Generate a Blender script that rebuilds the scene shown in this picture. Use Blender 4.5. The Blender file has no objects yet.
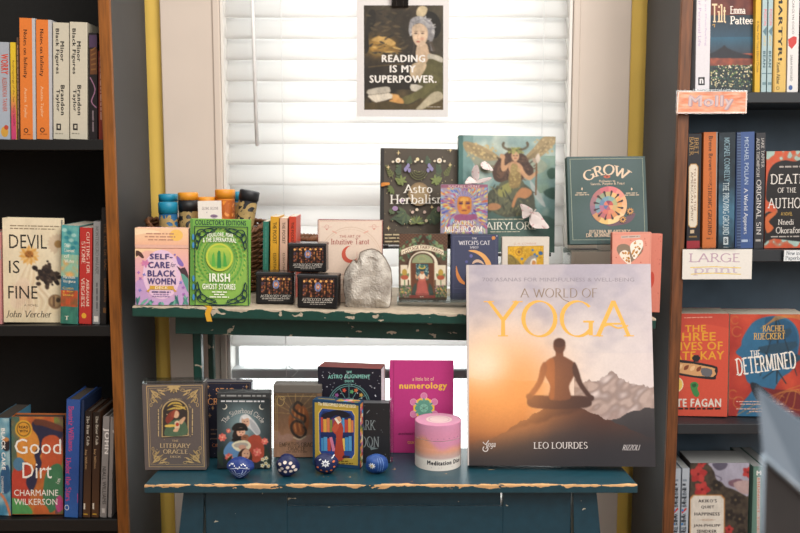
import bpy, bmesh, math, random
import numpy as np
from mathutils import Vector, Matrix, noise

random.seed(7)
SC = bpy.context.scene
COL = SC.collection
R = math.radians

# ---------------------------------------------------------------- camera
CAM_H = 1.35
TILT = R(6.6)
F = 40.0 / 36.0 * 800.0
cd = bpy.data.cameras.new('camera')
cd.lens = 40.0
cd.sensor_width = 36.0
cd.clip_start = 0.05
cd.dof.use_dof = True
cd.dof.focus_distance = 1.68
cd.dof.aperture_fstop = 4.5
cam = bpy.data.objects.new('camera', cd)
COL.objects.link(cam)
cam.location = (0, 0, CAM_H)
cam.rotation_euler = (R(90) - TILT, 0, 0)
SC.camera = cam

# ---------------------------------------------------------------- world, lamps, exposure
SC.view_settings.view_transform = 'Standard'
SC.view_settings.look = 'None'
SC.view_settings.gamma = 1.0
SC.view_settings.exposure = 0.0
w = bpy.data.worlds.new('world')
SC.world = w
w.use_nodes = True
nt = w.node_tree
nt.nodes.clear()
wo = nt.nodes.new('ShaderNodeOutputWorld')
bg = nt.nodes.new('ShaderNodeBackground')
tc = nt.nodes.new('ShaderNodeTexCoord')
sx = nt.nodes.new('ShaderNodeSeparateXYZ')
mr = nt.nodes.new('ShaderNodeMapRange')      # bright daylight beyond the window (+y), dim shop behind the viewer
mr.inputs['From Min'].default_value = -0.15
mr.inputs['From Max'].default_value = 0.35
mr.inputs['To Min'].default_value = 0.30
mr.inputs['To Max'].default_value = 5.6
mx = nt.nodes.new('ShaderNodeMix')
mx.data_type = 'RGBA'
mx.inputs[6].default_value = (1.0, 0.93, 0.86, 1)
mx.inputs[7].default_value = (1.0, 0.985, 0.965, 1)
mf = nt.nodes.new('ShaderNodeMapRange')
mf.inputs['From Min'].default_value = -0.15
mf.inputs['From Max'].default_value = 0.35
nt.links.new(tc.outputs['Generated'], sx.inputs[0])
nt.links.new(sx.outputs['Y'], mr.inputs['Value'])
nt.links.new(sx.outputs['Y'], mf.inputs['Value'])
nt.links.new(mf.outputs[0], mx.inputs[0])
nt.links.new(mx.outputs[2], bg.inputs['Color'])
mz = nt.nodes.new('ShaderNodeMapRange')      # light ceiling above, dark floor below
mz.inputs['From Min'].default_value = -.5
mz.inputs['From Max'].default_value = .6
mz.inputs['To Min'].default_value = .35
mz.inputs['To Max'].default_value = 1.5
mm = nt.nodes.new('ShaderNodeMath')
mm.operation = 'MULTIPLY'
ma = nt.nodes.new('ShaderNodeMath')
ma.operation = 'MAXIMUM'
nt.links.new(sx.outputs['Z'], mz.inputs['Value'])
nt.links.new(mr.outputs[0], mm.inputs[0])
nt.links.new(mz.outputs[0], mm.inputs[1])
nt.links.new(mm.outputs[0], ma.inputs[0])
ma.inputs[1].default_value = 0
nt.links.new(ma.outputs[0], bg.inputs['Strength'])
nt.links.new(bg.outputs[0], wo.inputs[0])


def area(name, loc, target, sx_, sy_, power, col):
    ld = bpy.data.lights.new(name, 'AREA')
    ld.shape = 'RECTANGLE'
    ld.size = sx_
    ld.size_y = sy_
    ld.energy = power
    ld.color = col
    o = bpy.data.objects.new(name, ld)
    COL.objects.link(o)
    o.location = loc
    d = Vector(target) - Vector(loc)
    o.rotation_euler = d.to_track_quat('-Z', 'Y').to_euler()
    return o


area('ceiling_lamp', (0.45, 0.2, 2.75), (-0.1, 2.0, 1.0), 1.8, 1.0, 46, (1.0, 0.95, 0.88))
area('shop_window_daylight', (1.9, -1.1, 2.3), (0.0, 1.8, 0.95), 1.4, 1.4, 42, (1.0, 0.97, 0.93))

# ---------------------------------------------------------------- projection helpers (photo frame 800 x 533)
FW = np.array([0, math.cos(TILT), -math.sin(TILT)])
UP = np.array([0, math.sin(TILT), math.cos(TILT)])
RT = np.array([1.0, 0, 0])
CP = np.array([0, 0, CAM_H])


def ray(px, py):
    return FW + RT * ((px - 400) / F) + UP * (-(py - 266.5) / F)


def at(px, py, Y):
    d = ray(px, py)
    return CP + d * (Y / d[1])


def on(px, py, pl):
    d = ray(px, py)
    z0, s = pl
    t = (z0 - CAM_H) / (d[2] - s * d[0])
    return CP + d * t


def proj(P):
    v = np.asarray(P, float) - CP
    k = F / (v @ FW)
    return np.array([400 + k * (v @ RT), 266.5 - k * (v @ UP)])


def rotm(yaw, lean, roll):
    return np.array((Matrix.Rotation(yaw, 3, 'Z') @ Matrix.Rotation(-lean, 3, 'X') @ Matrix.Rotation(roll, 3, 'Y')))


def fit(quad, pl, t=0.0, Y=None, lean=0.0, yaw=0.0, sy=R(5), sl=R(1.5), sr=R(0.5), sY=0.002):
    """pose and size of an upright rectangle whose corners show at quad (TL, TR, BR, BL) and whose foot rests on plane pl"""
    q = [np.array(p, float) for p in quad]
    bm_ = (q[2] + q[3]) / 2
    P0 = on(bm_[0], bm_[1], pl) if Y is None else at(bm_[0], bm_[1], Y)
    k = P0[1] / F
    r0 = -math.atan(pl[1])
    p = np.array([P0[0], P0[1], (q[2][0] - q[3][0]) * k, (bm_[1] - (q[0][1] + q[1][1]) / 2) * k, yaw, lean, r0])

    def res(p):
        M = rotm(p[4], p[5], p[6])
        O = np.array([p[0], p[1], pl[0] + pl[1] * p[0] + t * math.sin(max(0, p[5]))])
        out = []
        for (sxx, szz), c in zip(((-.5, 1), (.5, 1), (.5, 0), (-.5, 0)), q):
            e = proj(O + M @ np.array([sxx * p[2], 0, szz * p[3]])) - c
            out += [e[0] / .5, e[1] / .5]
        out += [(p[4] - yaw) / sy, (p[5] - lean) / sl, (p[6] - r0) / sr]
        if Y is not None:
            out.append((p[1] - Y) / sY)
        return np.array(out)
    for it in range(14):
        r = res(p)
        J = np.zeros((len(r), len(p)))
        for i in range(len(p)):
            d = np.zeros(len(p))
            d[i] = 1e-5
            J[:, i] = (res(p + d) - r) / 1e-5
        p = p - np.linalg.solve(J.T @ J + 1e-6 * np.eye(len(p)), J.T @ r)
    M = rotm(p[4], p[5], p[6])
    O = np.array([p[0], p[1], .0005 + abs(p[2] / 2 * math.sin(p[6] - r0)) + pl[0] + pl[1] * p[0] + t * math.sin(max(0, p[5]))])
    m4 = Matrix([list(M[i]) + [O[i]] for i in range(3)] + [[0, 0, 0, 1]])
    return m4, p[2], p[3]


def homog(quad, w, h):
    """photo frame -> (u, v) on a w x h face, u from -w/2, v up from its foot"""
    dst = [(-w / 2, h), (w / 2, h), (w / 2, 0), (-w / 2, 0)]
    A, b = [], []
    for (x, y), (u, v) in zip(quad, dst):
        A.append([x, y, 1, 0, 0, 0, -u * x, -u * y]); b.append(u)
        A.append([0, 0, 0, x, y, 1, -v * x, -v * y]); b.append(v)
    s = np.linalg.solve(np.array(A, float), np.array(b, float))

    def f(x, y):
        k = s[6] * x + s[7] * y + 1
        return (min(max((s[0] * x + s[1] * y + s[2]) / k, -w / 2), w / 2),
                min(max((s[3] * x + s[4] * y + s[5]) / k, 0), h))
    return f


# ---------------------------------------------------------------- colour and materials
def rgb(c):
    if isinstance(c, str):
        c = c.lstrip('#')
        return tuple(int(c[i:i + 2], 16) / 255 for i in (0, 2, 4))
    return tuple(c)


def lin(c, g=1.0, sat=.9):
    c = rgb(c)
    lu = .3 * c[0] + .59 * c[1] + .11 * c[2]
    c = [lu + (v - lu) * sat for v in c]
    return tuple(min(.92, .0015 + .97 * g * (v / 12.92 if v <= .04045 else ((v + .055) / 1.055) ** 2.4)) for v in c)


def mixc(a, b, t):
    a, b = rgb(a), rgb(b)
    t = min(1, max(0, t))
    return tuple(x + (y - x) * t for x, y in zip(a, b))


def nz(x, y, s=1.0, seed=0):
    return noise.noise(Vector((x * s, y * s, seed * 3.7)))


_mats = {}


def newmat(name):
    m = bpy.data.materials.new(name)
    m.use_nodes = True
    return m, m.node_tree, m.node_tree.nodes['Principled BSDF']


def M(name, c, rough=.5, metal=0.0, var=.08, scale=30.0, bump=0.0, bscale=80.0, coat=0.0, stretch=None):
    """plain procedural material: base colour with a little noise"""
    if name in _mats:
        return _mats[name]
    m, t, b = newmat(name)
    tcx = t.nodes.new('ShaderNodeTexCoord')
    n = t.nodes.new('ShaderNodeTexNoise')
    n.inputs['Scale'].default_value = scale
    n.inputs['Detail'].default_value = 3
    src = tcx.outputs['Object']
    if stretch:
        mp = t.nodes.new('ShaderNodeMapping')
        mp.inputs['Scale'].default_value = stretch
        t.links.new(src, mp.inputs[0])
        src = mp.outputs[0]
    t.links.new(src, n.inputs['Vector'])
    r = t.nodes.new('ShaderNodeValToRGB')
    l = lin(c)
    r.color_ramp.elements[0].position = .3
    r.color_ramp.elements[1].position = .7
    r.color_ramp.elements[0].color = [v * (1 - var) for v in l] + [1]
    r.color_ramp.elements[1].color = [min(1, v * (1 + var)) for v in l] + [1]
    t.links.new(n.outputs['Fac'], r.inputs[0])
    t.links.new(r.outputs[0], b.inputs['Base Color'])
    b.inputs['Roughness'].default_value = rough
    b.inputs['Metallic'].default_value = metal
    b.inputs['Coat Weight'].default_value = coat
    if bump:
        n2 = t.nodes.new('ShaderNodeTexNoise')
        n2.inputs['Scale'].default_value = bscale
        t.links.new(src, n2.inputs['Vector'])
        bp = t.nodes.new('ShaderNodeBump')
        bp.inputs['Strength'].default_value = bump
        bp.inputs['Distance'].default_value = .002
        t.links.new(n2.outputs['Fac'], bp.inputs['Height'])
        t.links.new(bp.outputs[0], b.inputs['Normal'])
    _mats[name] = m
    return m


def printed(name, rough, coat=0.0):
    """printed paper: the ink colours of the artwork, slightly mottled"""
    m, t, b = newmat(name)
    a = t.nodes.new('ShaderNodeAttribute')
    a.attribute_name = 'ink'
    tcx = t.nodes.new('ShaderNodeTexCoord')
    n = t.nodes.new('ShaderNodeTexNoise')
    n.inputs['Scale'].default_value = 220
    t.links.new(tcx.outputs['Object'], n.inputs['Vector'])
    mrr = t.nodes.new('ShaderNodeMapRange')
    mrr.inputs['To Min'].default_value = .93
    mrr.inputs['To Max'].default_value = 1.07
    t.links.new(n.outputs['Fac'], mrr.inputs[0])
    v = t.nodes.new('ShaderNodeVectorMath')
    v.operation = 'SCALE'
    t.links.new(a.outputs['Color'], v.inputs[0])
    t.links.new(mrr.outputs[0], v.inputs['Scale'])
    t.links.new(v.outputs[0], b.inputs['Base Color'])
    b.inputs['Roughness'].default_value = rough
    b.inputs['Specular IOR Level'].default_value = .35
    b.inputs['Coat Weight'].default_value = coat
    b.inputs['Coat Roughness'].default_value = .15
    return m


MATTE = printed('printed_matte_paper', .6)
GLOSS = printed('printed_glossy_paper', .45)
WRAP = printed('printed_box_in_film', .45, .12)

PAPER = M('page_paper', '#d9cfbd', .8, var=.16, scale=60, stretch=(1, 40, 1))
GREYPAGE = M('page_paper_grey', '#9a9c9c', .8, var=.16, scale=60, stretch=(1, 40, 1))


def clear_mat():
    m, t, b = newmat('clear_acrylic')
    t.nodes.remove(b)
    out = [n for n in t.nodes if n.type == 'OUTPUT_MATERIAL'][0]
    tr = t.nodes.new('ShaderNodeBsdfTransparent')
    tr.inputs[0].default_value = (.9, .93, .93, 1)
    gl = t.nodes.new('ShaderNodeBsdfGlossy')
    gl.inputs['Roughness'].default_value = .06
    lw = t.nodes.new('ShaderNodeLayerWeight')
    lw.inputs['Blend'].default_value = .25
    ns = t.nodes.new('ShaderNodeTexNoise')
    ns.inputs['Scale'].default_value = 14
    ad = t.nodes.new('ShaderNodeMath')
    ad.operation = 'MULTIPLY_ADD'
    ad.inputs[1].default_value = .06
    t.links.new(ns.outputs['Fac'], ad.inputs[0])
    t.links.new(lw.outputs['Facing'], ad.inputs[2])
    mxs = t.nodes.new('ShaderNodeMixShader')
    t.links.new(ad.outputs[0], mxs.inputs[0])
    t.links.new(tr.outputs[0], mxs.inputs[1])
    t.links.new(gl.outputs[0], mxs.inputs[2])
    t.links.new(mxs.outputs[0], out.inputs[0])
    return m


CLEAR = clear_mat()


# ---------------------------------------------------------------- object helpers
def tag(o, label=None, cat=None, group=None, kind=None):
    if label: o['label'] = label
    if cat: o['category'] = cat
    if group: o['group'] = group
    if kind: o['kind'] = kind
    return o


def empty(name, m4, label, cat, group=None):
    o = bpy.data.objects.new(name, None)
    o.empty_display_size = .02
    COL.objects.link(o)
    o.matrix_world = m4 if isinstance(m4, Matrix) else Matrix.Translation(Vector(m4))
    return tag(o, label, cat, group)


def copy_tree(o, m4, label, group=None):
    """a copy of a thing with copies of its parts and sub-parts"""
    c = o.copy()
    COL.objects.link(c)
    c.matrix_world = m4
    c['label'] = label
    if group: c['group'] = group
    for ch in o.children:
        k = ch.copy()
        COL.objects.link(k)
        k.parent = c
        for g in ch.children:
            d = g.copy()
            COL.objects.link(d)
            d.parent = k
    return c


def cbox(bm, x0, x1, y0, y1, z0, z1, c=.0, mi=0, seg=1):
    r = bmesh.ops.create_cube(bm, size=1.0)
    for v in r['verts']:
        v.co = Vector(((v.co.x + .5) * (x1 - x0) + x0, (v.co.y + .5) * (y1 - y0) + y0, (v.co.z + .5) * (z1 - z0) + z0))
    fs = set(f for v in r['verts'] for f in v.link_faces)
    for f in fs: f.material_index = mi
    if c > 0:
        es = list(set(e for v in r['verts'] for e in v.link_edges))
        bmesh.ops.bevel(bm, geom=es, offset=min(c, .45 * min(abs(x1 - x0), abs(y1 - y0), abs(z1 - z0))), segments=seg, affect='EDGES', profile=.6)


def lathe(bm, prof, n=32, mi=0):
    """prof: list of (r, z)"""
    rings = []
    for r, z in prof:
        rings.append([bm.verts.new((r * math.cos(2 * math.pi * i / n), r * math.sin(2 * math.pi * i / n), z)) for i in range(n)])
    for a, b in zip(rings, rings[1:]):
        for i in range(n):
            f = bm.faces.new((a[i], a[(i + 1) % n], b[(i + 1) % n], b[i]))
            f.material_index = mi
            f.smooth = True
    for rg, fl in ((rings[0], True), (rings[-1], False)):
        f = bm.faces.new(rg[::-1] if fl else rg)
        f.material_index = mi


def tube(bm, pts, r, n=8, mi=0):
    pts = [Vector(p) for p in pts]
    rings = []
    for i, p in enumerate(pts):
        d = (pts[min(i + 1, len(pts) - 1)] - pts[max(i - 1, 0)]).normalized()
        a = d.orthogonal().normalized()
        if rings:
            a = (la - d * la.dot(d)).normalized()
        la = a
        b = d.cross(a)
        rr = r[i] if isinstance(r, (list, tuple)) else r
        rings.append([bm.verts.new(p + a * rr * math.cos(2 * math.pi * k / n) + b * rr * math.sin(2 * math.pi * k / n)) for k in range(n)])
    for u, v in zip(rings, rings[1:]):
        for k in range(n):
            f = bm.faces.new((u[k], u[(k + 1) % n], v[(k + 1) % n], v[k]))
            f.smooth = True
            f.material_index = mi
    for rg in (rings[0][::-1], rings[-1]):
        f = bm.faces.new(rg)
        f.material_index = mi


def link(name, bm, mats, parent=None, loc=None):
    bmesh.ops.recalc_face_normals(bm, faces=bm.faces)
    me = bpy.data.meshes.new(name)
    bm.to_mesh(me)
    bm.free()
    for m in (mats if isinstance(mats, (list, tuple)) else [mats]):
        me.materials.append(m)
    o = bpy.data.objects.new(name, me)
    COL.objects.link(o)
    if parent: o.parent = parent
    if loc is not None: o.location = loc
    return o


def boxo(name, x0, x1, y0, y1, z0, z1, mat, parent=None, c=0.0, seg=1):
    bm = bmesh.new()
    cbox(bm, x0, x1, y0, y1, z0, z1, c, 0, seg)
    return link(name, bm, mat, parent)


# ---------------------------------------------------------------- lettering
_txt = {}


def sans(s, bold):
    k = (s, bold)
    if k in _txt: return _txt[k]
    cu = bpy.data.curves.new('t', 'FONT')
    cu.body = s
    cu.resolution_u = 2
    cu.space_character = 1 + bold * 3.2
    o = bpy.data.objects.new('t', cu)
    me = o.to_mesh()
    V = [(v.co.x, v.co.y) for v in me.vertices]
    P = [list(p.vertices) for p in me.polygons]
    o.to_mesh_clear()
    bpy.data.objects.remove(o)
    bpy.data.curves.remove(cu)
    if bold > .006:      # heavier weight: the strokes are struck again a hair to each side
        V0, P0 = V, P
        V, P = [], []
        q = bold
        for dx, dy in ((-q, 0), (q, 0), (0, q * .6), (0, -q * .6)) if bold > .016 else ((-q, 0), (q, 0)):
            b = len(V)
            V += [(x + dx, y + dy) for x, y in V0]
            P += [[b + i for i in p] for p in P0]
    _txt[k] = (V, P)
    return _txt[k]


def arc(cx, cy, rx, ry, a0, a1, n=12):
    return [(cx + rx * math.cos(R(a0 + (a1 - a0) * i / n)), cy + ry * math.sin(R(a0 + (a1 - a0) * i / n))) for i in range(n + 1)]


X = .62
GL = {
 'A': (.82, [[(.04, 0), (.41, 1), (.78, 0)], [(.17, .36), (.64, .36)]]),
 'B': (.68, [[(.14, 0), (.14, 1)], [(.14, 1), (.36, 1)] + arc(.36, .76, .2, .24, 80, -90) + [(.14, .52)], [(.36, .52)] + arc(.37, .26, .24, .26, 80, -90) + [(.14, 0)]]),
 'C': (.78, [arc(.43, .5, .38, .5, 42, 318, 18)]),
 'D': (.8, [[(.14, 0), (.14, 1)], [(.14, 1), (.36, 1)] + arc(.36, .5, .37, .5, 85, -90, 14) + [(.14, 0)]]),
 'E': (.62, [[(.14, 0), (.14, 1)], [(.14, .985), (.55, .985)], [(.14, .52), (.46, .52)], [(.14, .015), (.58, .015)]]),
 'F': (.58, [[(.14, 0), (.14, 1)], [(.14, .985), (.55, .985)], [(.14, .52), (.46, .52)]]),
 'G': (.82, [arc(.43, .5, .38, .5, 42, 320, 18), [(.74, .03), (.74, .42)], [(.56, .42), (.82, .42)]]),
 'H': (.8, [[(.14, 0), (.14, 1)], [(.66, 0), (.66, 1)], [(.14, .5), (.66, .5)]]),
 'I': (.3, [[(.15, 0), (.15, 1)]]),
 'J': (.42, [[(.26, 1), (.26, .15)] + arc(.1, .1, .16, .16, 0, -110, 6)]),
 'K': (.76, [[(.14, 0), (.14, 1)], [(.66, 1), (.18, .45)], [(.3, .58), (.7, 0)]]),
 'L': (.6, [[(.14, 0), (.14, 1)], [(.14, .015), (.57, .015)]]),
 'M': (.95, [[(.12, 0), (.14, 1), (.47, .12), (.8, 1), (.83, 0)]]),
 'N': (.82, [[(.14, 0), (.14, 1), (.68, .02), (.68, 1)]]),
 'O': (.86, [arc(.43, .5, .38, .5, 0, 360, 26)]),
 'P': (.62, [[(.14, 0), (.14, 1)], [(.14, 1), (.34, 1)] + arc(.34, .74, .22, .26, 85, -90) + [(.14, .48)]]),
 'Q': (.86, [arc(.43, .5, .38, .5, 0, 360, 26), [(.45, .15), (.85, -.2)]]),
 'R': (.72, [[(.14, 0), (.14, 1)], [(.14, 1), (.34, 1)] + arc(.34, .75, .2, .25, 85, -90) + [(.14, .5)], [(.34, .5), (.68, 0)]]),
 'S': (.58, [arc(.29, .755, .2, .245, 25, 250, 12) + arc(.29, .25, .22, .25, 70, -155, 12)]),
 'T': (.72, [[(.36, 0), (.36, 1)], [(.04, .985), (.68, .985)]]),
 'U': (.8, [[(.14, 1), (.14, .3)] + arc(.4, .28, .26, .28, 180, 360, 12) + [(.66, 1)]]),
 'V': (.8, [[(.04, 1), (.4, 0), (.76, 1)]]),
 'W': (1.1, [[(.04, 1), (.32, 0), (.55, .9), (.8, 0), (1.06, 1)]]),
 'X': (.76, [[(.06, 1), (.7, 0)], [(.68, 1), (.06, 0)]]),
 'Y': (.76, [[(.04, 1), (.38, .46), (.38, 0)], [(.72, 1), (.38, .46)]]),
 'Z': (.66, [[(.08, .985), (.58, .985), (.08, .015), (.6, .015)]]),
 'a': (.52, [arc(.22, X * .72, .18, X * .28, 150, 0, 8) + [(.4, 0)], arc(.22, X * .28, .17, X * .28, 0, 360, 14)]),
 'b': (.56, [[(.1, 0), (.1, 1)], arc(.29, X / 2, .2, X / 2, 0, 360, 16)]),
 'c': (.48, [arc(.26, X / 2, .2, X / 2, 45, 315, 14)]),
 'd': (.58, [[(.44, 0), (.44, 1)], arc(.25, X / 2, .2, X / 2, 0, 360, 16)]),
 'e': (.5, [[(.06, X * .52), (.45, X * .52)] + arc(.26, X / 2, .2, X / 2, 5, 315, 16)]),
 'f': (.36, [[(.14, 0), (.14, .8)] + arc(.28, .8, .14, .18, 180, 45, 6), [(.02, X), (.32, X)]]),
 'g': (.54, [arc(.25, X / 2, .19, X / 2, 0, 360, 16), [(.44, X), (.44, -.1)] + arc(.25, -.1, .19, .2, 0, -150, 8)]),
 'h': (.58, [[(.1, 0), (.1, 1)], [(.1, .4)] + arc(.29, .4, .18, X - .4, 180, 0, 8) + [(.47, 0)]]),
 'i': (.26, [[(.13, 0), (.13, X)], [(.13, .8), (.13, .92)]]),
 'j': (.28, [[(.15, X), (.15, -.15)] + arc(.05, -.15, .1, .12, 0, -100, 5), [(.15, .8), (.15, .92)]]),
 'k': (.54, [[(.1, 0), (.1, 1)], [(.45, X), (.13, .26)], [(.22, .36), (.5, 0)]]),
 'l': (.26, [[(.13, 0), (.13, 1)]]),
 'm': (.86, [[(.1, 0), (.1, X)], [(.1, .4)] + arc(.27, .4, .16, X - .4, 180, 0, 8) + [(.43, 0)], [(.43, .4)] + arc(.59, .4, .16, X - .4, 180, 0, 8) + [(.75, 0)]]),
 'n': (.58, [[(.1, 0), (.1, X)], [(.1, .4)] + arc(.29, .4, .18, X - .4, 180, 0, 8) + [(.47, 0)]]),
 'o': (.54, [arc(.27, X / 2, .21, X / 2, 0, 360, 18)]),
 'p': (.56, [[(.1, -.3), (.1, X)], arc(.29, X / 2, .2, X / 2, 0, 360, 16)]),
 'q': (.56, [[(.45, -.3), (.45, X)], arc(.26, X / 2, .2, X / 2, 0, 360, 16)]),
 'r': (.42, [[(.1, 0), (.1, X)], [(.1, .4)] + arc(.28, .42, .16, X - .42, 180, 40, 6)]),
 's': (.42, [arc(.21, X * .75, .13, X * .25, 30, 250, 9) + arc(.21, X * .25, .15, X * .25, 70, -150, 9)]),
 't': (.36, [[(.15, .85), (.15, .12)] + arc(.27, .12, .12, .12, 180, 300, 5), [(.02, X), (.32, X)]]),
 'u': (.58, [[(.1, X), (.1, .2)] + arc(.28, .2, .18, .2, 180, 360, 8) + [(.46, X)], [(.46, X), (.46, 0)]]),
 'v': (.52, [[(.04, X), (.26, 0), (.48, X)]]),
 'w': (.76, [[(.04, X), (.22, 0), (.38, X * .9), (.54, 0), (.72, X)]]),
 'x': (.5, [[(.05, X), (.45, 0)], [(.44, X), (.05, 0)]]),
 'y': (.52, [[(.04, X), (.27, 0)], [(.48, X), (.2, -.28), (.06, -.28)]]),
 'z': (.46, [[(.05, X), (.4, X), (.05, 0), (.42, 0)]]),
 '.': (.24, [[(.12, 0), (.12, .1)]]), ',': (.24, [[(.14, .08), (.08, -.12)]]), '!': (.28, [[(.14, .3), (.14, 1)], [(.14, 0), (.14, .1)]]),
 "'": (.2, [[(.1, .78), (.1, 1)]]), '-': (.4, [[(.06, .35), (.34, .35)]]), '&': (.8, [[(.75, .5), (.5, .05)] + arc(.3, .22, .24, .22, -60, -250, 10) + arc(.34, .8, .16, .2, -40, 220, 10) + [(.72, 0)]]),
 ' ': (.32, []),
}


def serif(s, wt=.13, thin=.045, ang=18, ser=True, mono=False):
    """letters drawn with a broad pen and foot serifs"""
    k = (s, wt, thin, ang, ser)
    if k in _txt: return _txt[k]
    V, P = [], []
    x0 = 0.0
    na = R(ang)
    for ch in s:
        wd, strokes = GL.get(ch, GL[' '])
        for st in strokes:
            pts = [Vector((x0 + a, b)) for a, b in st]
            n = len(pts)
            L_, Rr = [], []
            for i, p in enumerate(pts):
                d0 = (pts[i] - pts[i - 1]) if i else (pts[1] - pts[0])
                d1 = (pts[i + 1] - pts[i]) if i < n - 1 else d0
                if d0.length < 1e-6: d0 = d1
                if d1.length < 1e-6: d1 = d0
                sharp = d0.normalized().dot(d1.normalized()) < .6
                segs = [d0, d1] if sharp else [(d0.normalized() + d1.normalized())]
                for d in segs:
                    d = d.normalized()
                    wv = thin + (wt - thin) * abs(math.sin(math.atan2(d.y, d.x) - math.pi + na))
                    if mono: wv = wt
                    nn = Vector((-d.y, d.x)) * wv / 2
                    L_.append(p + nn); Rr.append(p - nn)
            for i in range(len(L_) - 1):
                b = len(V)
                V += [tuple(L_[i]), tuple(Rr[i]), tuple(Rr[i + 1]), tuple(L_[i + 1])]
                P.append([b, b + 1, b + 2, b + 3])
            if ser:
                for e, o_ in ((pts[0], pts[1]), (pts[-1], pts[-2])):
                    d = (e - o_).normalized()
                    if abs(d.y) > .75 and min(abs(e.y), abs(e.y - 1), abs(e.y - X), abs(e.y + .3)) < .01:
                        hw = wt * 1.15
                        up = e.y > .3
                        sg = -1 if up else 1
                        lft = hw
                        rgt = hw if not (up and (ch.islower())) else wt * .4
                        b = len(V)
                        V += [(e.x - lft, e.y), (e.x + rgt, e.y), (e.x + rgt, e.y + sg * thin), (e.x - lft, e.y + sg * thin)]
                        P.append([b, b + 1, b + 2, b + 3])
        x0 += wd + (.05 if wt > .1 else .03)
    _txt[k] = (V, P)
    return _txt[k]


# ---------------------------------------------------------------- printed artwork, drawn in the photo's frame and laid on a real face
class Art:
    def __init__(s, gain=1.0):
        s.V, s.P, s.C, s.Lz = [], [], [], []
        s.o, s.k = (0, 0), 1.0
        s.lay = 0
        s.gain = gain
        s.ras = None
        s.clip = None

    def z(s, ox, oy, k):
        s.o, s.k = (ox, oy), k
        return s

    def begin(s, x0, y0, x1, y1, res=1.3, mottle=.05, soft=1):
        """start a softly brushed picture: shapes drawn until end() blend into one fine mesh of inks"""
        nx, ny = max(4, int((x1 - x0) / s.k * res)), max(4, int((y1 - y0) / s.k * res))
        s.rx = np.linspace(x0, x1, nx + 1)
        s.ry = np.linspace(y0, y1, ny + 1)
        s.ras = np.zeros((ny + 1, nx + 1, 3)) + .3
        rs = np.random.RandomState(5)
        f = np.zeros((ny + 1, nx + 1))
        for c, am in ((4, .6), (10, .5), (26, .5), (70, .35)):
            g = rs.rand(c + 2, c + 2) - .5
            yy, xx = np.linspace(0, c, ny + 1), np.linspace(0, c, nx + 1)
            y0i, x0i = yy.astype(int), xx.astype(int)
            fy, fx = (yy - y0i)[:, None], (xx - x0i)[None, :]
            a = g[np.ix_(y0i, x0i)]; b = g[np.ix_(y0i, x0i + 1)]; d = g[np.ix_(y0i + 1, x0i)]; e = g[np.ix_(y0i + 1, x0i + 1)]
            f += am * ((a * (1 - fx) + b * fx) * (1 - fy) + (d * (1 - fx) + e * fx) * fy)
        s.nf, s.mottle, s.soft = f, mottle, soft

    def end(s):
        r, X_, Y_ = s.ras, s.rx, s.ry
        s.ras = None
        ny, nx = r.shape[:2]
        r = np.clip(r * (1 + s.mottle * 2.2 * s.nf[:, :, None]), 0, 1)
        pts = [(x, y) for y in Y_ for x in X_]
        s._add(pts, [[j * nx + i, j * nx + i + 1, (j + 1) * nx + i + 1, (j + 1) * nx + i] for j in range(ny - 1) for i in range(nx - 1)], [tuple(c) for c in r.reshape(-1, 3)])

    def _paint(s, pts, col):
        xs = [p[0] for p in pts]; ys = [p[1] for p in pts]
        dx, dy = s.rx[1] - s.rx[0], s.ry[1] - s.ry[0]
        i0 = max(0, int((min(xs) - s.rx[0]) / dx) - 3); i1 = min(len(s.rx), int((max(xs) - s.rx[0]) / dx) + 5)
        j0 = max(0, int((min(ys) - s.ry[0]) / dy) - 3); j1 = min(len(s.ry), int((max(ys) - s.ry[0]) / dy) + 5)
        if i1 <= i0 or j1 <= j0: return
        SS = 2
        gx = s.rx[0] + dx * (np.arange((i1 - i0) * SS) / SS + i0 - .25)
        gy = s.ry[0] + dy * (np.arange((j1 - j0) * SS) / SS + j0 - .25)
        Xg, Yg = np.meshgrid(gx, gy)
        ins = np.zeros(Xg.shape, bool)
        n = len(pts)
        for a in range(n):
            (xa, ya), (xb, yb) = pts[a], pts[(a + 1) % n]
            if ya == yb: continue
            ins ^= ((ya > Yg) != (yb > Yg)) & (Xg < (xb - xa) * (Yg - ya) / (yb - ya) + xa)
        m = ins.reshape(j1 - j0, SS, i1 - i0, SS).mean((1, 3))
        for _ in range(s.soft):
            p = np.pad(m, 1, mode='edge')
            m = (p[1:-1, 1:-1] * 2 + p[:-2, 1:-1] + p[2:, 1:-1] + p[1:-1, :-2] + p[1:-1, 2:]) / 6
        c = np.array(rgb(col))
        s.ras[j0:j1, i0:i1] = s.ras[j0:j1, i0:i1] * (1 - m[:, :, None]) + c * m[:, :, None]

    def _add(s, pts, polys, cols, dz=None):
        if s.ras is not None:
            for p in polys:
                s._paint([pts[q] for q in p], cols[p[0]] if isinstance(cols, list) else cols)
            return
        if s.clip:
            c = s.clip
            pts = [(min(max(x, c[0]), c[2]), min(max(y, c[1]), c[3])) for x, y in pts]
        b = len(s.V)
        s.lay += 1
        s.V += [(s.o[0] + q[0] / s.k, s.o[1] + q[1] / s.k, s.lay + (dz[i] if dz else 0)) for i, q in enumerate(pts)]
        one = not isinstance(cols, list)
        if one: c1 = lin(cols, s.gain)
        for i, p in enumerate(polys):
            s.P.append([b + q for q in p])
            if one:
                s.C.append([c1] * len(p))
            else:
                s.C.append([lin(cols[q], s.gain) for q in p])

    def poly(s, pts, c, sm=0):
        if sm: pts = smooth(pts, sm)
        s._add(pts, [list(range(len(pts)))], c)

    def rect(s, x0, y0, x1, y1, c):
        s._add([(x0, y0), (x1, y0), (x1, y1), (x0, y1)], [[0, 1, 2, 3]], c)

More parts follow.
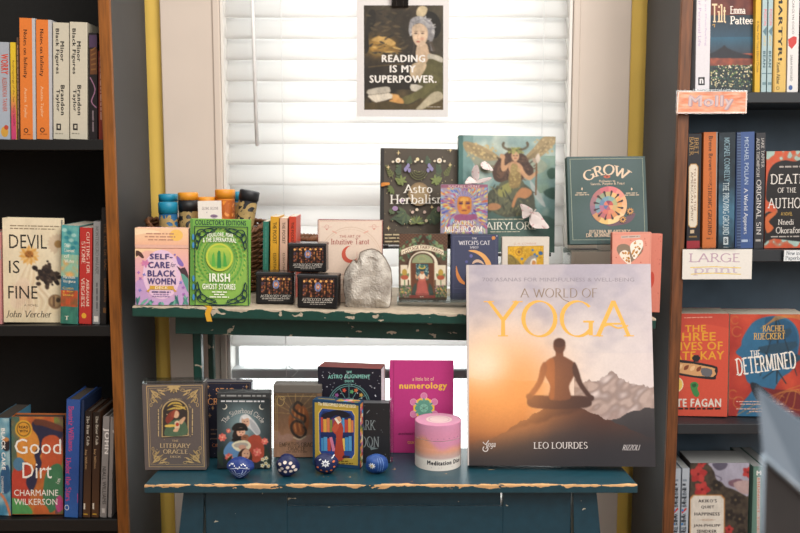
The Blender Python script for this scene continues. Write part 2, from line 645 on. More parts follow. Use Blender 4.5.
    def vgrad(s, x0, y0, x1, y1, stops, n=24):
        def f(x, y):
            t = (y - y0) / (y1 - y0)
            for (a, ca), (b, cb) in zip(stops, stops[1:]):
                if t <= b: return mixc(ca, cb, (t - a) / (b - a))
            return rgb(stops[-1][1])
        s.grid(x0, y0, x1, y1, 1, n, f)

    def ell(s, cx, cy, rx, ry, c, rot=0, n=20):
        ca, sa = math.cos(R(rot)), math.sin(R(rot))
        pts = []
        for i in range(n):
            t = 2 * math.pi * i / n
            a, b = rx * math.cos(t), ry * math.sin(t)
            pts.append((cx + a * ca - b * sa, cy + a * sa + b * ca))
        s._add(pts, [list(range(n))], c)

    def ring(s, cx, cy, rx, ry, wd, c, a0=0, a1=360, n=28):
        pts = []
        for i in range(n + 1):
            t = R(a0 + (a1 - a0) * i / n)
            pts += [(cx + rx * math.cos(t), cy - ry * math.sin(t)), (cx + (rx - wd) * math.cos(t), cy - (ry - wd) * math.sin(t))]
        s._add(pts, [[2 * i, 2 * i + 1, 2 * i + 3, 2 * i + 2] for i in range(n)], c)

    def line(s, pts, wd, c, sm=0, taper=False):
        if sm: pts = smooth(pts, sm, False)
        V = []
        n = len(pts)
        for i, p in enumerate(pts):
            a, b = pts[max(0, i - 1)], pts[min(n - 1, i + 1)]
            dx, dy = b[0] - a[0], b[1] - a[1]
            l = math.hypot(dx, dy) or 1
            h = wd / 2 * ((1 - abs(2 * i / (n - 1) - 1) ** 2 * .9) if taper else 1)
            V += [(p[0] - dy / l * h, p[1] + dx / l * h), (p[0] + dy / l * h, p[1] - dx / l * h)]
        s._add(V, [[2 * i, 2 * i + 1, 2 * i + 3, 2 * i + 2] for i in range(n - 1)], c)

    def frame(s, x0, y0, x1, y1, wd, c):
        for r in ((x0, y0, x1, y0 + wd), (x0, y1 - wd, x1, y1), (x0, y0 + wd, x0 + wd, y1 - wd), (x1 - wd, y0 + wd, x1, y1 - wd)):
            s.rect(*r, c)
            s.lay -= 1
        s.lay += 1

    def grid(s, x0, y0, x1, y1, nx, ny, f):
        if s.ras is not None:
            for j, y in enumerate(s.ry):
                if y0 - 1e-6 <= y <= y1 + 1e-6:
                    for i, x in enumerate(s.rx):
                        if x0 - 1e-6 <= x <= x1 + 1e-6: s.ras[j, i] = rgb(f(x, y))
            return
        pts = [(x0 + (x1 - x0) * i / nx, y0 + (y1 - y0) * j / ny) for j in range(ny + 1) for i in range(nx + 1)]
        s._add(pts, [[j * (nx + 1) + i, j * (nx + 1) + i + 1, (j + 1) * (nx + 1) + i + 1, (j + 1) * (nx + 1) + i] for j in range(ny) for i in range(nx)], [f(*p) for p in pts])

    def cells(s, x0, y0, x1, y1, nx, ny, f):
        """small flat patches, one ink each"""
        pts, polys, cols = [], [], []
        for j in range(ny):
            for i in range(nx):
                c = f(i, j)
                if c is None: continue
                a, b = x0 + (x1 - x0) * i / nx, y0 + (y1 - y0) * j / ny
                e, g = x0 + (x1 - x0) * (i + 1) / nx, y0 + (y1 - y0) * (j + 1) / ny
                k = len(pts)
                pts += [(a, b), (e, b), (e, g), (a, g)]
                cols += [c] * 4
                polys.append([k, k + 1, k + 2, k + 3])
        s._add(pts, polys, cols)

    def text(s, st, x0, y0, x1, y1, c, f='s', d=0, rot=0, arcp=None, sk=0, wt=None, bow=0, caps=False):
        """f: s sans, b bold sans, e serif, E bold serif, t thin hairline serif; d=1 reads down a spine"""
        if f in 'sbhx':
            V, P = sans(st, {'s': .004, 'b': .022, 'h': .04, 'x': .062}[f])
        else:
            V, P = serif(st, *{'e': (.13, .05), 'E': (.165, .07), 't': (.07, .035), 'm': (.11, .09), 'y': (.105, .03)}[f])
        if not V: return
        xs = [v[0] for v in V]; ys = [v[1] for v in V]
        ax, bx, ay, by = min(xs), max(xs), min(ys), max(ys)
        out = []
        for a, b in V:
            a2 = (a - ax) / (bx - ax or 1)
            b2 = (b - ay) / (by - ay or 1)
            if arcp:
                cx, cy, r, hgt, d0, d1 = arcp
                t = R(d0 + (d1 - d0) * a2)
                rr = r + b2 * hgt
                out.append((cx + rr * math.sin(t), cy - rr * math.cos(t)))
            elif d:
                out.append((x0 + b2 * (x1 - x0), y0 + a2 * (y1 - y0)))
            else:
                out.append((x0 + a2 * (x1 - x0) + sk * (b2 - .5), y1 - b2 * (y1 - y0) + bow * (4 * (a2 - .5) ** 2)))
        if rot:
            cx, cy = (x0 + x1) / 2, (y0 + y1) / 2
            ca, sa = math.cos(R(rot)), math.sin(R(rot))
            out = [(cx + (x - cx) * ca - (y - cy) * sa, cy + (x - cx) * sa + (y - cy) * ca) for x, y in out]
        if f in 'sbhx':      # overlapping strokes lie a hair apart
            n1 = len(V) // {'s': 1, 'b': 4, 'h': 4, 'x': 4}[f]
            dz = [.2 * (i // n1) for i in range(len(V))]
        else:
            dz = [.14 * ((i // 4) % 6) for i in range(len(V))]
        s._add(out, P, c, dz)

    def fine(s, x0, y0, x1, y1, c, d=0, seed=1):
        """a line of print too small to read"""
        rr = random.Random(seed)
        a, e = (y0, y1) if d else (x0, x1)
        h = (x1 - x0) if d else (y1 - y0)
        pts, polys = [], []
        p = a
        while p < e:
            q = min(e, p + h * rr.uniform(.9, 3.4))
            k = len(pts)
            lo, hi = .22, .78
            if d:
                pts += [(x0 + h * lo, p), (x0 + h * hi, p), (x0 + h * hi, q), (x0 + h * lo, q)]
            else:
                pts += [(p, y0 + h * lo), (q, y0 + h * lo), (q, y0 + h * hi), (p, y0 + h * hi)]
            polys.append([k, k + 1, k + 2, k + 3])
            p = q + h * .45
        s._add(pts, polys, c)

    def dots(s, x0, y0, x1, y1, n, r, c, seed=1):
        rr = random.Random(seed)
        pts, polys = [], []
        for i in range(n):
            x, y, q = rr.uniform(x0, x1), rr.uniform(y0, y1), r * rr.uniform(.6, 1.3)
            k = len(pts)
            pts += [(x - q, y), (x, y - q), (x + q, y), (x, y + q)]
            polys.append([k, k + 1, k + 2, k + 3])
        s._add(pts, polys, c)

    def leaf(s, x, y, l, wd, ang, c):
        ca, sa = math.cos(R(ang)), math.sin(R(ang))
        pts = []
        for t, q in ((0, 0), (.25, .8), (.5, 1), (.75, .7), (1, 0), (.75, -.7), (.5, -1), (.25, -.8)):
            a, b = t * l, q * wd / 2
            pts.append((x + a * ca - b * sa, y + a * sa + b * ca))
        s._add(pts, [list(range(8))], c)

    def mapped(s, mp, y=0.0, step=.00003):
        out = []
        for a, b, l in s.V:
            u, v = mp(a, b)
            out.append((u, y - .00012 - step * l, v))
        return out


def smooth(pts, n=4, closed=True):
    out = []
    N = len(pts)
    rng = range(N) if closed else range(N - 1)
    for i in rng:
        if closed:
            p0, p1, p2, p3 = pts[i - 1], pts[i], pts[(i + 1) % N], pts[(i + 2) % N]
        else:
            p0, p1, p2, p3 = pts[max(0, i - 1)], pts[i], pts[i + 1], pts[min(N - 1, i + 2)]
        for k in range(n):
            t = k / n
            out.append(tuple(.5 * ((2 * p1[j]) + (-p0[j] + p2[j]) * t + (2 * p0[j] - 5 * p1[j] + 4 * p2[j] - p3[j]) * t * t + (-p0[j] + 3 * p1[j] - 3 * p2[j] + p3[j]) * t ** 3) for j in (0, 1)))
    if not closed: out.append(pts[-1])
    return out


def printed_mesh(name, bm, base, arts, parent, mat, gain=1.0):
    """bm body in one ink (or inks by material index) plus laid-on artwork, as one mesh. arts: list of (Art, map)"""
    bmesh.ops.recalc_face_normals(bm, faces=bm.faces)
    bases = [lin(b, gain) for b in (base if isinstance(base, list) else [base])]
    V = [tuple(v.co) for v in bm.verts]
    bm.verts.index_update()
    P = [[v.index for v in f.verts] for f in bm.faces]
    C = [[bases[f.material_index]] * len(f.verts) for f in bm.faces]
    sm = [f.smooth for f in bm.faces]
    bm.free()
    for art, mp in arts:
        b = len(V)
        V += art.mapped(mp)
        P += [[b + i for i in p] for p in art.P]
        C += art.C
        sm += [False] * len(art.P)
    me = bpy.data.meshes.new(name)
    me.from_pydata(V, [], P)
    ca = me.color_attributes.new('ink', 'FLOAT_COLOR', 'CORNER')
    flat = []
    for p, c in zip(P, C):
        for q in c:
            flat += [q[0], q[1], q[2], 1.0]
    ca.data.foreach_set('color', flat)
    me.polygons.foreach_set('use_smooth', sm)
    me.materials.append(mat)
    o = bpy.data.objects.new(name, me)
    COL.objects.link(o)
    if parent: o.parent = parent
    return o


# ---------------------------------------------------------------- books and boxes
def front_book(name, quad, t, pl, base, paint, label, cat='book', group=None, mat=None, hard=True, gain=1.0, pages=None, side=None, spine_w=None, **kw):
    """book that shows its front cover"""
    m4, w_, h = fit(quad, pl, t, **kw)
    root = empty(name, m4, label, cat, group)
    b = .0026 if hard else .0008
    bm = bmesh.new()
    cbox(bm, -w_ / 2, w_ / 2, 0, b, 0, h, .0007, 0)
    cbox(bm, -w_ / 2, w_ / 2, t - b, t, 0, h, .0007, 0)
    cbox(bm, -w_ / 2, -w_ / 2 + b, b * .5, t - b * .5, 0, h, .0007, 1)
    a = Art(gain)
    paint(a)
    printed_mesh('cover', bm, [base, side or base], [(a, homog(quad, w_, h))], root, mat or GLOSS, gain)
    i = .003 if hard else .0003
    boxo('page_block', -w_ / 2 + b, w_ / 2 - i, b + .0002, t - b - .0002, i, h - i, pages or PAPER, root)
    return root


def spine_book(name, quad, pl, base, paint, label, group=None, D=.135, mat=None, hard=True, gain=1.0, Y=1.822, pages=None, cat='book', round_=.0012, **kw):
    """book that shows its spine"""
    kw.setdefault('sl', R(.02)); kw.setdefault('sy', R(.15))
    m4, w_, h = fit(quad, pl, 0, Y=Y, **kw)
    w_ -= .0012
    root = empty(name, m4, label, cat, group)
    b = .0024 if hard else .0008
    bm = bmesh.new()
    # gently rounded spine
    n = 6
    rd = round_ if hard else .0006
    prof = [(w_ / 2 * q, rd * abs(q) ** 14) for q in (-1, -.97, -.9, 0, .9, .97, 1)]
    fr = [[bm.verts.new((x, y, zz)) for x, y in prof] for zz in (0, h)]
    bk = [[bm.verts.new((x, y + .0025, zz)) for x, y in prof] for zz in (0, h)]
    for i in range(n):
        f = bm.faces.new((fr[0][i], fr[0][i + 1], fr[1][i + 1], fr[1][i]))
        bm.faces.new((bk[0][i + 1], bk[0][i], bk[1][i], bk[1][i + 1]))
        bm.faces.new((fr[1][i], fr[1][i + 1], bk[1][i + 1], bk[1][i]))
        bm.faces.new((fr[0][i + 1], fr[0][i], bk[0][i], bk[0][i + 1]))
    cbox(bm, -w_ / 2, -w_ / 2 + b, rd, D, 0, h)
    cbox(bm, w_ / 2 - b, w_ / 2, rd, D, 0, h)
    a = Art(gain)
    paint(a)
    hm = homog(quad, w_, h)
    art_o = a
    # lay artwork on the rounded spine
    def mapped(mp, y=0.0, step=.00003):
        out = []
        for px, py, l in art_o.V:
            u, v = hm(px, py)
            out.append((u, -.00015 - step * l, v))
        return out
    a.mapped = mapped
    printed_mesh('cover', bm, base, [(a, hm)], root, mat or GLOSS, gain)
    i = .003 if hard else .0004
    boxo('page_block', -w_ / 2 + b, w_ / 2 - b, rd + .003, D - .003, i, h - i, pages or PAPER, root)
    return root


def deck_box(name, quad, t, pl, base, paint, label, cat='card box', group=None, mat=None, gain=1.0, style='lift', side=None, split=None, top=None, sidepaint=None, toppaint=None, **kw):
    """card deck box. lift: front lid over a back tray; tuck: flap at the top"""
    m4, w_, h = fit(quad, pl, t, **kw)
    root = empty(name, m4, label, cat, group)
    a = Art(gain)
    paint(a)
    side = side or base
    top = top or side
    bm = bmesh.new()
    if style == 'lift':
        y1 = t * .72
        cbox(bm, -w_ / 2, w_ / 2, 0, y1, 0, h, .0012, 0)
    elif style == 'tuck':
        zs = h * split
        cbox(bm, -w_ / 2, w_ / 2, 0, t, 0, zs - .0004, .001, 0)
    bm.faces.ensure_lookup_table()
    bm.normal_update()
    for f in bm.faces:
        if f.normal.x > .9 or f.normal.x < -.9: f.material_index = 1
        if f.normal.z > .9: f.material_index = 2
    hm = homog(quad, w_, h)
    if style == 'lift':
        printed_mesh('lid', bm, [base, side, top], [(a, hm)], root, mat or GLOSS, gain)
        b2 = bmesh.new()
        cbox(b2, -w_ / 2 + .001, w_ / 2 - .001, y1 + .0002, t, .0003, h - .001, .001, 0)
        printed_mesh('tray', b2, side, [], root, mat or GLOSS, gain)
    else:
        zc = zs / h
        lo, hi = Art(gain), Art(gain)
        lo.__dict__.update({k: v for k, v in a.__dict__.items()})
        printed_mesh('box_body', bm, [base, side, top], [(a, lambda x, y: (hm(x, y)[0], min(hm(x, y)[1], zs - .0006)))], root, mat or GLOSS, gain)
        b2 = bmesh.new()
        cbox(b2, -w_ / 2 - .0003, w_ / 2 + .0003, 0, t + .0003, zs, h, .001, 0)
        c = Art(gain)
        if toppaint: toppaint(c)
        o = printed_mesh('flap', b2, top, [(c, lambda x, y: (hm(x, y)[0], max(hm(x, y)[1], zs + .0005)))], root, mat or GLOSS, gain)
        o.data.vertices.foreach_get
    return root


def film(root_name, root, w_, h, t, z1=None):
    pass

# ================================================================ the setting
YF = 1.80          # bookcase fronts
YW = 2.11          # window wall
WALLM = M('yellow_wall_paint', '#f7cd58', .6, var=.05, scale=8)
TRIMM = M('beige_trim_paint', '#e2d2c4', .5, var=.04, scale=5)
FLOORM = M('floor_boards', '#6b4c33', .5, var=.2, scale=6, stretch=(12, 1, 1))
WHITEP = M('white_paint', '#eeeae4', .45, var=.02)

boxo('floor', -3, 3, -1.2, 2.4, -.05, 0, FLOORM)['kind'] = 'structure'

# window wall with its opening
WX0, WX1 = at(223, 60, YW)[0], at(570, 60, YW)[0]
WZ0, WZ1 = .55, 1.98
bm = bmesh.new()
cbox(bm, -2.2, WX0, YW, YW + .095, 0, 2.5)
cbox(bm, WX1, 2.2, YW, YW + .095, 0, 2.5)
cbox(bm, WX0, WX1, YW, YW + .095, 0, WZ0)
cbox(bm, WX0, WX1, YW, YW + .095, WZ1, 2.5)
o = link('wall_back', bm, WALLM)
o['kind'] = 'structure'

# casing boards round the window
TL0, TR1 = at(161, 60, YW - .02)[0], at(630.5, 60, YW - .02)[0]
for k, (a, b) in enumerate(((TL0, WX0 - .002), (WX1 + .002, TR1))):
    bm = bmesh.new()
    cbox(bm, a, b, YW - .02, YW - .0005, .08, 2.1, .002)
    i0 = (b - .016, b) if k == 0 else (a, a + .016)
    cbox(bm, i0[0], i0[1], YW - .026, YW - .0195, .08, 2.1, .002)
    link('trim_%d' % (k + 1), bm, TRIMM)['kind'] = 'structure'
bm = bmesh.new()
cbox(bm, WX0 - .0005, WX0 + .006, YW - .02, YW + .0945, WZ0, WZ1)
cbox(bm, WX1 - .006, WX1 + .0005, YW - .02, YW + .0945, WZ0, WZ1)
link('trim_5', bm, WHITEP)['kind'] = 'structure'
boxo('trim_3', WX0, WX1, YW - .02, YW - .0005, WZ1, WZ1 + .1, TRIMM)['kind'] = 'structure'
boxo('trim_4', WX0 - .02, WX1 + .02, YW - .05, YW + .06, WZ0 - .03, WZ0, WHITEP, c=.004)['kind'] = 'structure'

# window sashes and glass
win = empty('window_1', ((WX0 + WX1) / 2, YW + .068, WZ0), None, None)
win['kind'] = 'structure'
hw = (WX1 - WX0) / 2
bm = bmesh.new()
hz = WZ1 - WZ0
cbox(bm, -hw, -hw + .014, -.02, .02, 0, hz)
cbox(bm, hw - .014, hw, -.02, .02, 0, hz)
cbox(bm, -hw, hw, -.02, .02, 0, .05)
cbox(bm, -hw, hw, -.02, .02, hz - .05, hz)
cbox(bm, -hw, hw, -.025, .02, .70, .735)
link('window_frame', bm, M('sash_paint', '#c9ccce', .4, var=.03), win)
boxo('window_pane', -hw + .012, hw - .012, -.003, .003, .04, hz - .04, CLEAR, win)

# blind
SLATM, t_, b_ = newmat('blind_slat')
n_ = t_.nodes.new('ShaderNodeTexNoise')
n_.inputs['Scale'].default_value = 9
r_ = t_.nodes.new('ShaderNodeValToRGB')
r_.color_ramp.elements[0].color = (.80, .79, .77, 1)
r_.color_ramp.elements[1].color = (.86, .85, .84, 1)
t_.links.new(n_.outputs['Fac'], r_.inputs[0])
t_.links.new(r_.outputs[0], b_.inputs['Base Color'])
b_.inputs['Roughness'].default_value = .5
tl_ = t_.nodes.new('ShaderNodeBsdfTranslucent')
tl_.inputs[0].default_value = (.95, .93, .92, 1)
ms_ = t_.nodes.new('ShaderNodeMixShader')
ms_.inputs[0].default_value = .55
ou_ = [n for n in t_.nodes if n.type == 'OUTPUT_MATERIAL'][0]
t_.links.new(b_.outputs[0], ms_.inputs[1])
t_.links.new(tl_.outputs[0], ms_.inputs[2])
t_.links.new(ms_.outputs[0], ou_.inputs[0])

BY = YW + .016
b0, b1 = at(224.5, 60, BY)[0] + .002, at(568, 60, BY)[0] - .002
zrail = at(400, 372, BY)[2]
zs0 = at(400, 17.0, BY)[2]
pitch = (at(400, 17, BY)[2] - at(400, 184, BY)[2]) / 8
blind = empty('window_blind', (b0, BY, zrail), 'white horizontal slatted blind drawn down over the window between the bookcases', 'blind')
bw = b1 - b0
bm = bmesh.new()
ta = R(64)
k = -9
zz = zs0 + 9 * pitch
while zz > zrail + .03:
    if zz < WZ1 - .05:
        N = 6
        rows = []
        for i in range(N + 1):
            s_ = (i / N - .5) * .058
            bulge = .0022 * (1 - (2 * i / N - 1) ** 2)
            y = -s_ * math.cos(ta) * -1 + bulge * math.sin(ta) * -1
            z = zz - zrail + pitch / 2 - s_ * -1 * math.sin(ta)
            rows.append((y, z))
        # upper edge leans outwards (+y), lower edge towards the room
        top = [[bm.verts.new((x, y, z)) for y, z in rows] for x in (0, bw)]
        bot = [[bm.verts.new((x, y + .0024, z - .0012)) for y, z in rows] for x in (0, bw)]
        for i in range(N):
            for a, b in ((top, 1), (bot, 0)):
                f = bm.faces.new((a[0][i], a[1][i], a[1][i + 1], a[0][i + 1]))
                f.smooth = True
        for i in (0, N):
            bm.faces.new((top[0][i], top[1][i], bot[1][i], bot[0][i]))
        for e in (0, 1):
            for i in range(N):
                bm.faces.new((top[e][i], top[e][i + 1], bot[e][i + 1], bot[e][i]))
    zz -= pitch
link('slats', bm, SLATM, blind)
boxo('bottom_rail', 0, bw, -.022, .022, -.012, .012, M('blind_rail', '#b9bcbf', .5, var=.02), blind, c=.003)
boxo('head_rail', 0, bw, -.028, .028, WZ1 - zrail - .055, WZ1 - zrail - .005, WHITEP, blind)
CORD = M('blind_cord', '#e6e6e6', .7)
for px in (283.5, 541):
    xx = at(px, 80, BY)[0] - b0
    bm = bmesh.new()
    z_ = -.01
    for s in (-.0285, .028):
        tube(bm, [(xx, s, -.005), (xx, s, WZ1 - zrail - .05)], .0008, 5)
    link('ladder_cord', bm, CORD, blind)
bm = bmesh.new()
p0, p1 = at(250, -40, BY - .05), at(257, 146, BY - .05)
p0[2] = WZ1 - .05
tube(bm, [Vector(p0) - Vector((b0, BY, zrail)), Vector(p1) - Vector((b0, BY, zrail))], .0042, 8)
o = link('tilt_wand', bm, M('wand_plastic', '#f4f3f3', .4), blind)
bm = bmesh.new()
p = [at(x, y, BY - .035) for x, y in ((292, 352), (296, 360), (289, 367), (298, 371), (291, 378))]
tube(bm, smooth3 if False else [Vector(q) - Vector((b0, BY, zrail)) for q in p], .0011, 5)
link('pull_cord', bm, CORD, blind)

# ================================================================ bookcases
OAKR = M('oak_edging_red', '#6e3c18', .5, var=.4, scale=22, stretch=(8, 8, .6))
OAK = M('oak_edging', '#90500f', .5, var=.36, scale=22, stretch=(8, 8, .6))
DARK = M('shelf_paint_shaded', '#08090a', .5, var=.12, scale=12)  # darker copy of the shelf paint: the left case's shade put into the colour
PANELM = M('dark_panel_paint', '#3a3b3c', .5, var=.12, scale=7)
PANELM.node_tree.nodes['Principled BSDF'].inputs['Specular IOR Level'].default_value = .35
BACKL = M('back_board_shaded', '#0e0d0c', .8, var=.2, scale=120)  # interior shade of the left case deepened into this colour
DARKR = M('shelf_paint_lit', '#23282e', .5, var=.12, scale=12)  # lighter copy of the shelf paint, light on the right case put in
BACKR = M('blue_back_board_lit', '#50687c', .6, var=.15, scale=14)  # blue boards, raised in colour to stand in for light reaching inside


def bookcase(side, label, shelves, backm):
    """side -1 left, +1 right; shelves: z of the tops"""
    sgn = side
    pxo = 109 if side < 0 else 682
    xo = at(pxo, 0, YF)[0]                       # outer face of the side panel that looks at the window
    th = .0225
    root = empty('bookcase', (xo, YF, 0), label, 'bookcase')
    wd = .84 * sgn
    H = 2.15
    D = .25
    def bx(name, a, b, y0, y1, z0, z1, m, c=0):
        return boxo(name, min(a, b), max(a, b), y0, y1, z0, z1, m, root, c)
    DK_ = DARK if side < 0 else DARKR
    e = bx('side_panel', 0, th * sgn, .012, D, 0, H, PANELM)
    e = bx('side_edging', 0, th * sgn, 0, .0118, 0, H, OAK if side < 0 else OAKR, .001)
    bx('side_panel', wd - th * sgn, wd, .012, D, 0, H, PANELM)
    bx('side_edging', wd - th * sgn, wd, 0, .0118, 0, H, OAK if side < 0 else OAKR, .001)
    a, b = th * sgn + .0005 * sgn, wd - (th + .0005) * sgn
    bm = bmesh.new()
    cbox(bm, min(a, b), max(a, b), D - .012, D - .001, .02, H)
    if side > 0:
        pass
    link('back_panel', bm, backm, root)
    bx('shelf', a, b, .004, D - .013, H - .022, H, DK_)
    for z, t in shelves:
        bx('shelf', a, b, .002, D - .013, z - t, z, DK_, .001)
    return root


def shz(px, py, Y=YF): return at(px, py, Y)[2]


LZ = [shz(50, 139.5), shz(50, 326.0), shz(50, 520.0)]
RZ = [shz(750, 92.0), shz(730, 250.0), shz(730, 424.5), shz(730, 424.5) - .365]
bookcase(-1, 'dark bookcase with orange oak edging at the left of the window', [(LZ[0], .021), (LZ[1], .022), (LZ[2], .026), (LZ[2] - .36, .022), (.1, .022)], BACKL)
bookcase(1, 'dark bookcase with reddish oak edging at the right, signs clipped on', [(RZ[0], .021), (RZ[1], .024), (RZ[2], .021), (RZ[3], .021), (.1, .022)], BACKR)

# ================================================================ the two painted tables
def chipped(name, paint, under, edge_k, chips, rough=.38, topworn=None):
    """flaking paint: bare wood shows along the front top edge (object z = 0, y = 0) and in scattered chips"""
    m, t, b = newmat(name)
    tcx = t.nodes.new('ShaderNodeTexCoord')
    sp = t.nodes.new('ShaderNodeSeparateXYZ')
    t.links.new(tcx.outputs['Object'], sp.inputs[0])
    def mth(op, a, bb=None, c=None):
        n = t.nodes.new('ShaderNodeMath')
        n.operation = op
        for i, v in enumerate((a, bb, c)):
            if v is None: continue
            if isinstance(v, (int, float)): n.inputs[i].default_value = v
            else: t.links.new(v, n.inputs[i])
        return n.outputs[0]
    def nzn(sc, st, det=4):
        mp = t.nodes.new('ShaderNodeMapping')
        mp.inputs['Scale'].default_value = st
        t.links.new(tcx.outputs['Object'], mp.inputs[0])
        n = t.nodes.new('ShaderNodeTexNoise')
        n.inputs['Scale'].default_value = sc
        n.inputs['Detail'].default_value = det
        t.links.new(mp.outputs[0], n.inputs['Vector'])
        return n.outputs['Fac']
    d = mth('ADD', mth('ABSOLUTE', sp.outputs['Z']), mth('MULTIPLY', mth('ABSOLUTE', sp.outputs['Y']), .8))
    edge = mth('SUBTRACT', 1.0, mth('DIVIDE', d, edge_k))
    edge = mth('MAXIMUM', edge, -.6)
    n1 = nzn(26, (1, 3, 3))
    score = mth('ADD', mth('MULTIPLY', edge, .22), n1)
    worn = mth('GREATER_THAN', score, .60)
    n2 = nzn(34, (1, 1, 1.6), 5)
    chip = mth('GREATER_THAN', n2, chips)
    mask = mth('MAXIMUM', worn, chip)
    if topworn:
        ge = t.nodes.new('ShaderNodeNewGeometry')
        s2 = t.nodes.new('ShaderNodeSeparateXYZ')
        t.links.new(ge.outputs['Normal'], s2.inputs[0])
        up = mth('GREATER_THAN', s2.outputs['Z'], .8)
        mask = mth('MAXIMUM', mask, mth('MULTIPLY', up, mth('GREATER_THAN', nzn(9, (1, 1, 1)), topworn)))
    n3 = nzn(60, (1, 1, 1))
    def ramp(c, v):
        r = t.nodes.new('ShaderNodeValToRGB')
        l = lin(c)
        r.color_ramp.elements[0].position, r.color_ramp.elements[1].position = .3, .7
        r.color_ramp.elements[0].color = [q * (1 - v) for q in l] + [1]
        r.color_ramp.elements[1].color = [q * (1 + v) for q in l] + [1]
        t.links.new(n3, r.inputs[0])
        return r.outputs[0]
    mxn = t.nodes.new('ShaderNodeMix')
    mxn.data_type = 'RGBA'
    t.links.new(mask, mxn.inputs[0])
    t.links.new(ramp(paint, .12), mxn.inputs[6])
    t.links.new(ramp(under, .16), mxn.inputs[7])
    t.links.new(mxn.outputs[2], b.inputs['Base Color'])
    rr = mth('MULTIPLY_ADD', mask, .4, rough)
    t.links.new(rr, b.inputs['Roughness'])
    bp = t.nodes.new('ShaderNodeBump')
    bp.inputs['Strength'].default_value = .5
    bp.inputs['Distance'].default_value = .001
    t.links.new(mth('SUBTRACT', 1.0, mask), bp.inputs['Height'])
    t.links.new(bp.outputs[0], b.inputs['Normal'])
    return m


GREENP = chipped('chipped_green_paint', '#0f4238', '#b8a892', .0045, .635, .4, .3)
BLUEP = chipped('chipped_blue_paint', '#14414f', '#d2a068', .0058, .73, .3)
BLUES = chipped('worn_blue_paint', '#103e50', '#b9b7a4', .0001, .70, .4)

# green table, its top a little out of level
GY = 1.72
gl, gr = at(132, 306, GY), at(656.5, 318.5, GY)
GS = (gr[2] - gl[2]) / (gr[0] - gl[0])
GP = (gl[2] - GS * gl[0], GS)
gth = .021
ga = math.atan(GS)
groot = empty('side_table', (0, GY + .18, 0), 'chipped green table whose worn top carries the basket and standing books', 'table')
bm = bmesh.new()
L = (gr[0] - gl[0]) / math.cos(ga)
cbox(bm, 0, L, 0, .355, -gth, 0, .0025, 0, 2)
for v in bm.verts: pass
o = link('table_top', bm, GREENP, groot)
o.matrix_world = Matrix.Translation(Vector(gl)) @ Matrix.Rotation(-ga, 4, 'Y')
ax0 = at(176, 330, GY + .05)[0]
bm = bmesh.new()
cbox(bm, ax0 - gl[0], L - .05, .05, .072, -gth - .042, -gth - .0006, .001)
o = link('apron', bm, GREENP, groot)
o.matrix_world = Matrix.Translation(Vector(gl)) @ Matrix.Rotation(-ga, 4, 'Y')
for xa, xb, ya in ((187, 195.5, GY + .052), (203, 208.5, GY + .26)):
    a, b = at(xa, 360, ya)[0], at(xb, 360, ya)[0]
    for m_ in (0, 1):
        if m_: a, b = gl[0] + gr[0] - b, gl[0] + gr[0] - a
        zt = GP[0] + GS * (a + b) / 2 - gth - .002 - (.002 if not m_ else .004)
        o = boxo('leg', a, b, ya + .052, ya + .075, 0, zt, GREENP, groot, .002)
        o.matrix_world = Matrix.Identity(4)

# blue table in front
BYF = 1.545
bl, br = at(144, 485, BYF), at(638, 484.5, BYF)
BZ = (bl[2] + br[2]) / 2
BP = (BZ, 0.0)
broot = empty('side_table', (0, BYF + .08, 0), 'chipped blue table in front carrying the card decks and painted stones', 'table')
bth = at(400, 485, BYF)[2] - at(400, 493.5, BYF)[2]
bm = bmesh.new()
x0, x1 = bl[0], br[0]
cbox(bm, 0, x1 - x0, 0, .21, -bth, 0, .002, 0, 2)
for v in bm.verts:
    if v.co.y > .1:
        v.co.x += .012 if v.co.x < .2 else -.012
o = link('table_top', bm, BLUEP, broot)
o.matrix_world = Matrix.Translation(Vector((x0, BYF, BZ)))
# front with a sunk rail, splayed legs either side
YA = BYF + .03
zt = BZ - bth - .0006
def A_(px, py, Y=YA): return at(px, py, Y)
bm = bmesh.new()
za = A_(400, 493, YA)[2]
fx0, fx1 = A_(205, 496)[0], A_(571, 496)[0]
rx0, rx1 = A_(287, 500)[0], A_(503, 500)[0]
rz = A_(400, 506.5)[2]
cbox(bm, fx0, rx0, 0, .02, .06, zt, .001)
cbox(bm, rx1, fx1, 0, .02, .06, zt, .001)
cbox(bm, rx0 - .0005, rx1 + .0005, 0, .02, .06, rz, .001)
o = link('front_panel', bm, BLUES, broot)
o.matrix_world = Matrix.Translation(Vector((0, YA, 0)))
o = boxo('rail', rx0 + .001, rx1 - .004, .005, .018, rz + .0012, zt, BLUES, broot)
o.matrix_world = Matrix.Translation(Vector((0, YA, 0)))
for (pa, pb, qa, qb) in ((183.5, 204, 179.5, 203), (573, 596.5, 573.5, 600)):
    bm = bmesh.new()
    ztop = zt - .0004
    z2 = A_(400, 533)[2]
    def xx(p, q, z): 
        a, b = A_(p, 496)[0], A_(q, 533)[0]
        zz1 = A_(400, 496)[2]
        return a + (b - a) * (z - zz1) / (z2 - zz1)
    q = {}
    vs = []
    for y in (-.004, .026):
        for z in (0.0, ztop):
            xa, xb = xx(pa, qa, z), xx(pb, qb, z)
            vs.append([bm.verts.new((xa, y, z)), bm.verts.new((xb, y, z))])
    f0, f1, k0, k1 = vs
    for quad_ in ((f0[0], f0[1], f1[1], f1[0]), (k0[1], k0[0], k1[0], k1[1]), (f0[0], f1[0], k1[0], k0[0]), (f0[1], k0[1], k1[1], f1[1]), (f1[0], f1[1], k1[1], k1[0]), (f0[1], f0[0], k0[0], k0[1])):
        bm.faces.new(quad_)
    o = link('leg', bm, BLUES, broot)
    o.matrix_world = Matrix.Translation(Vector((0, YA, 0)))
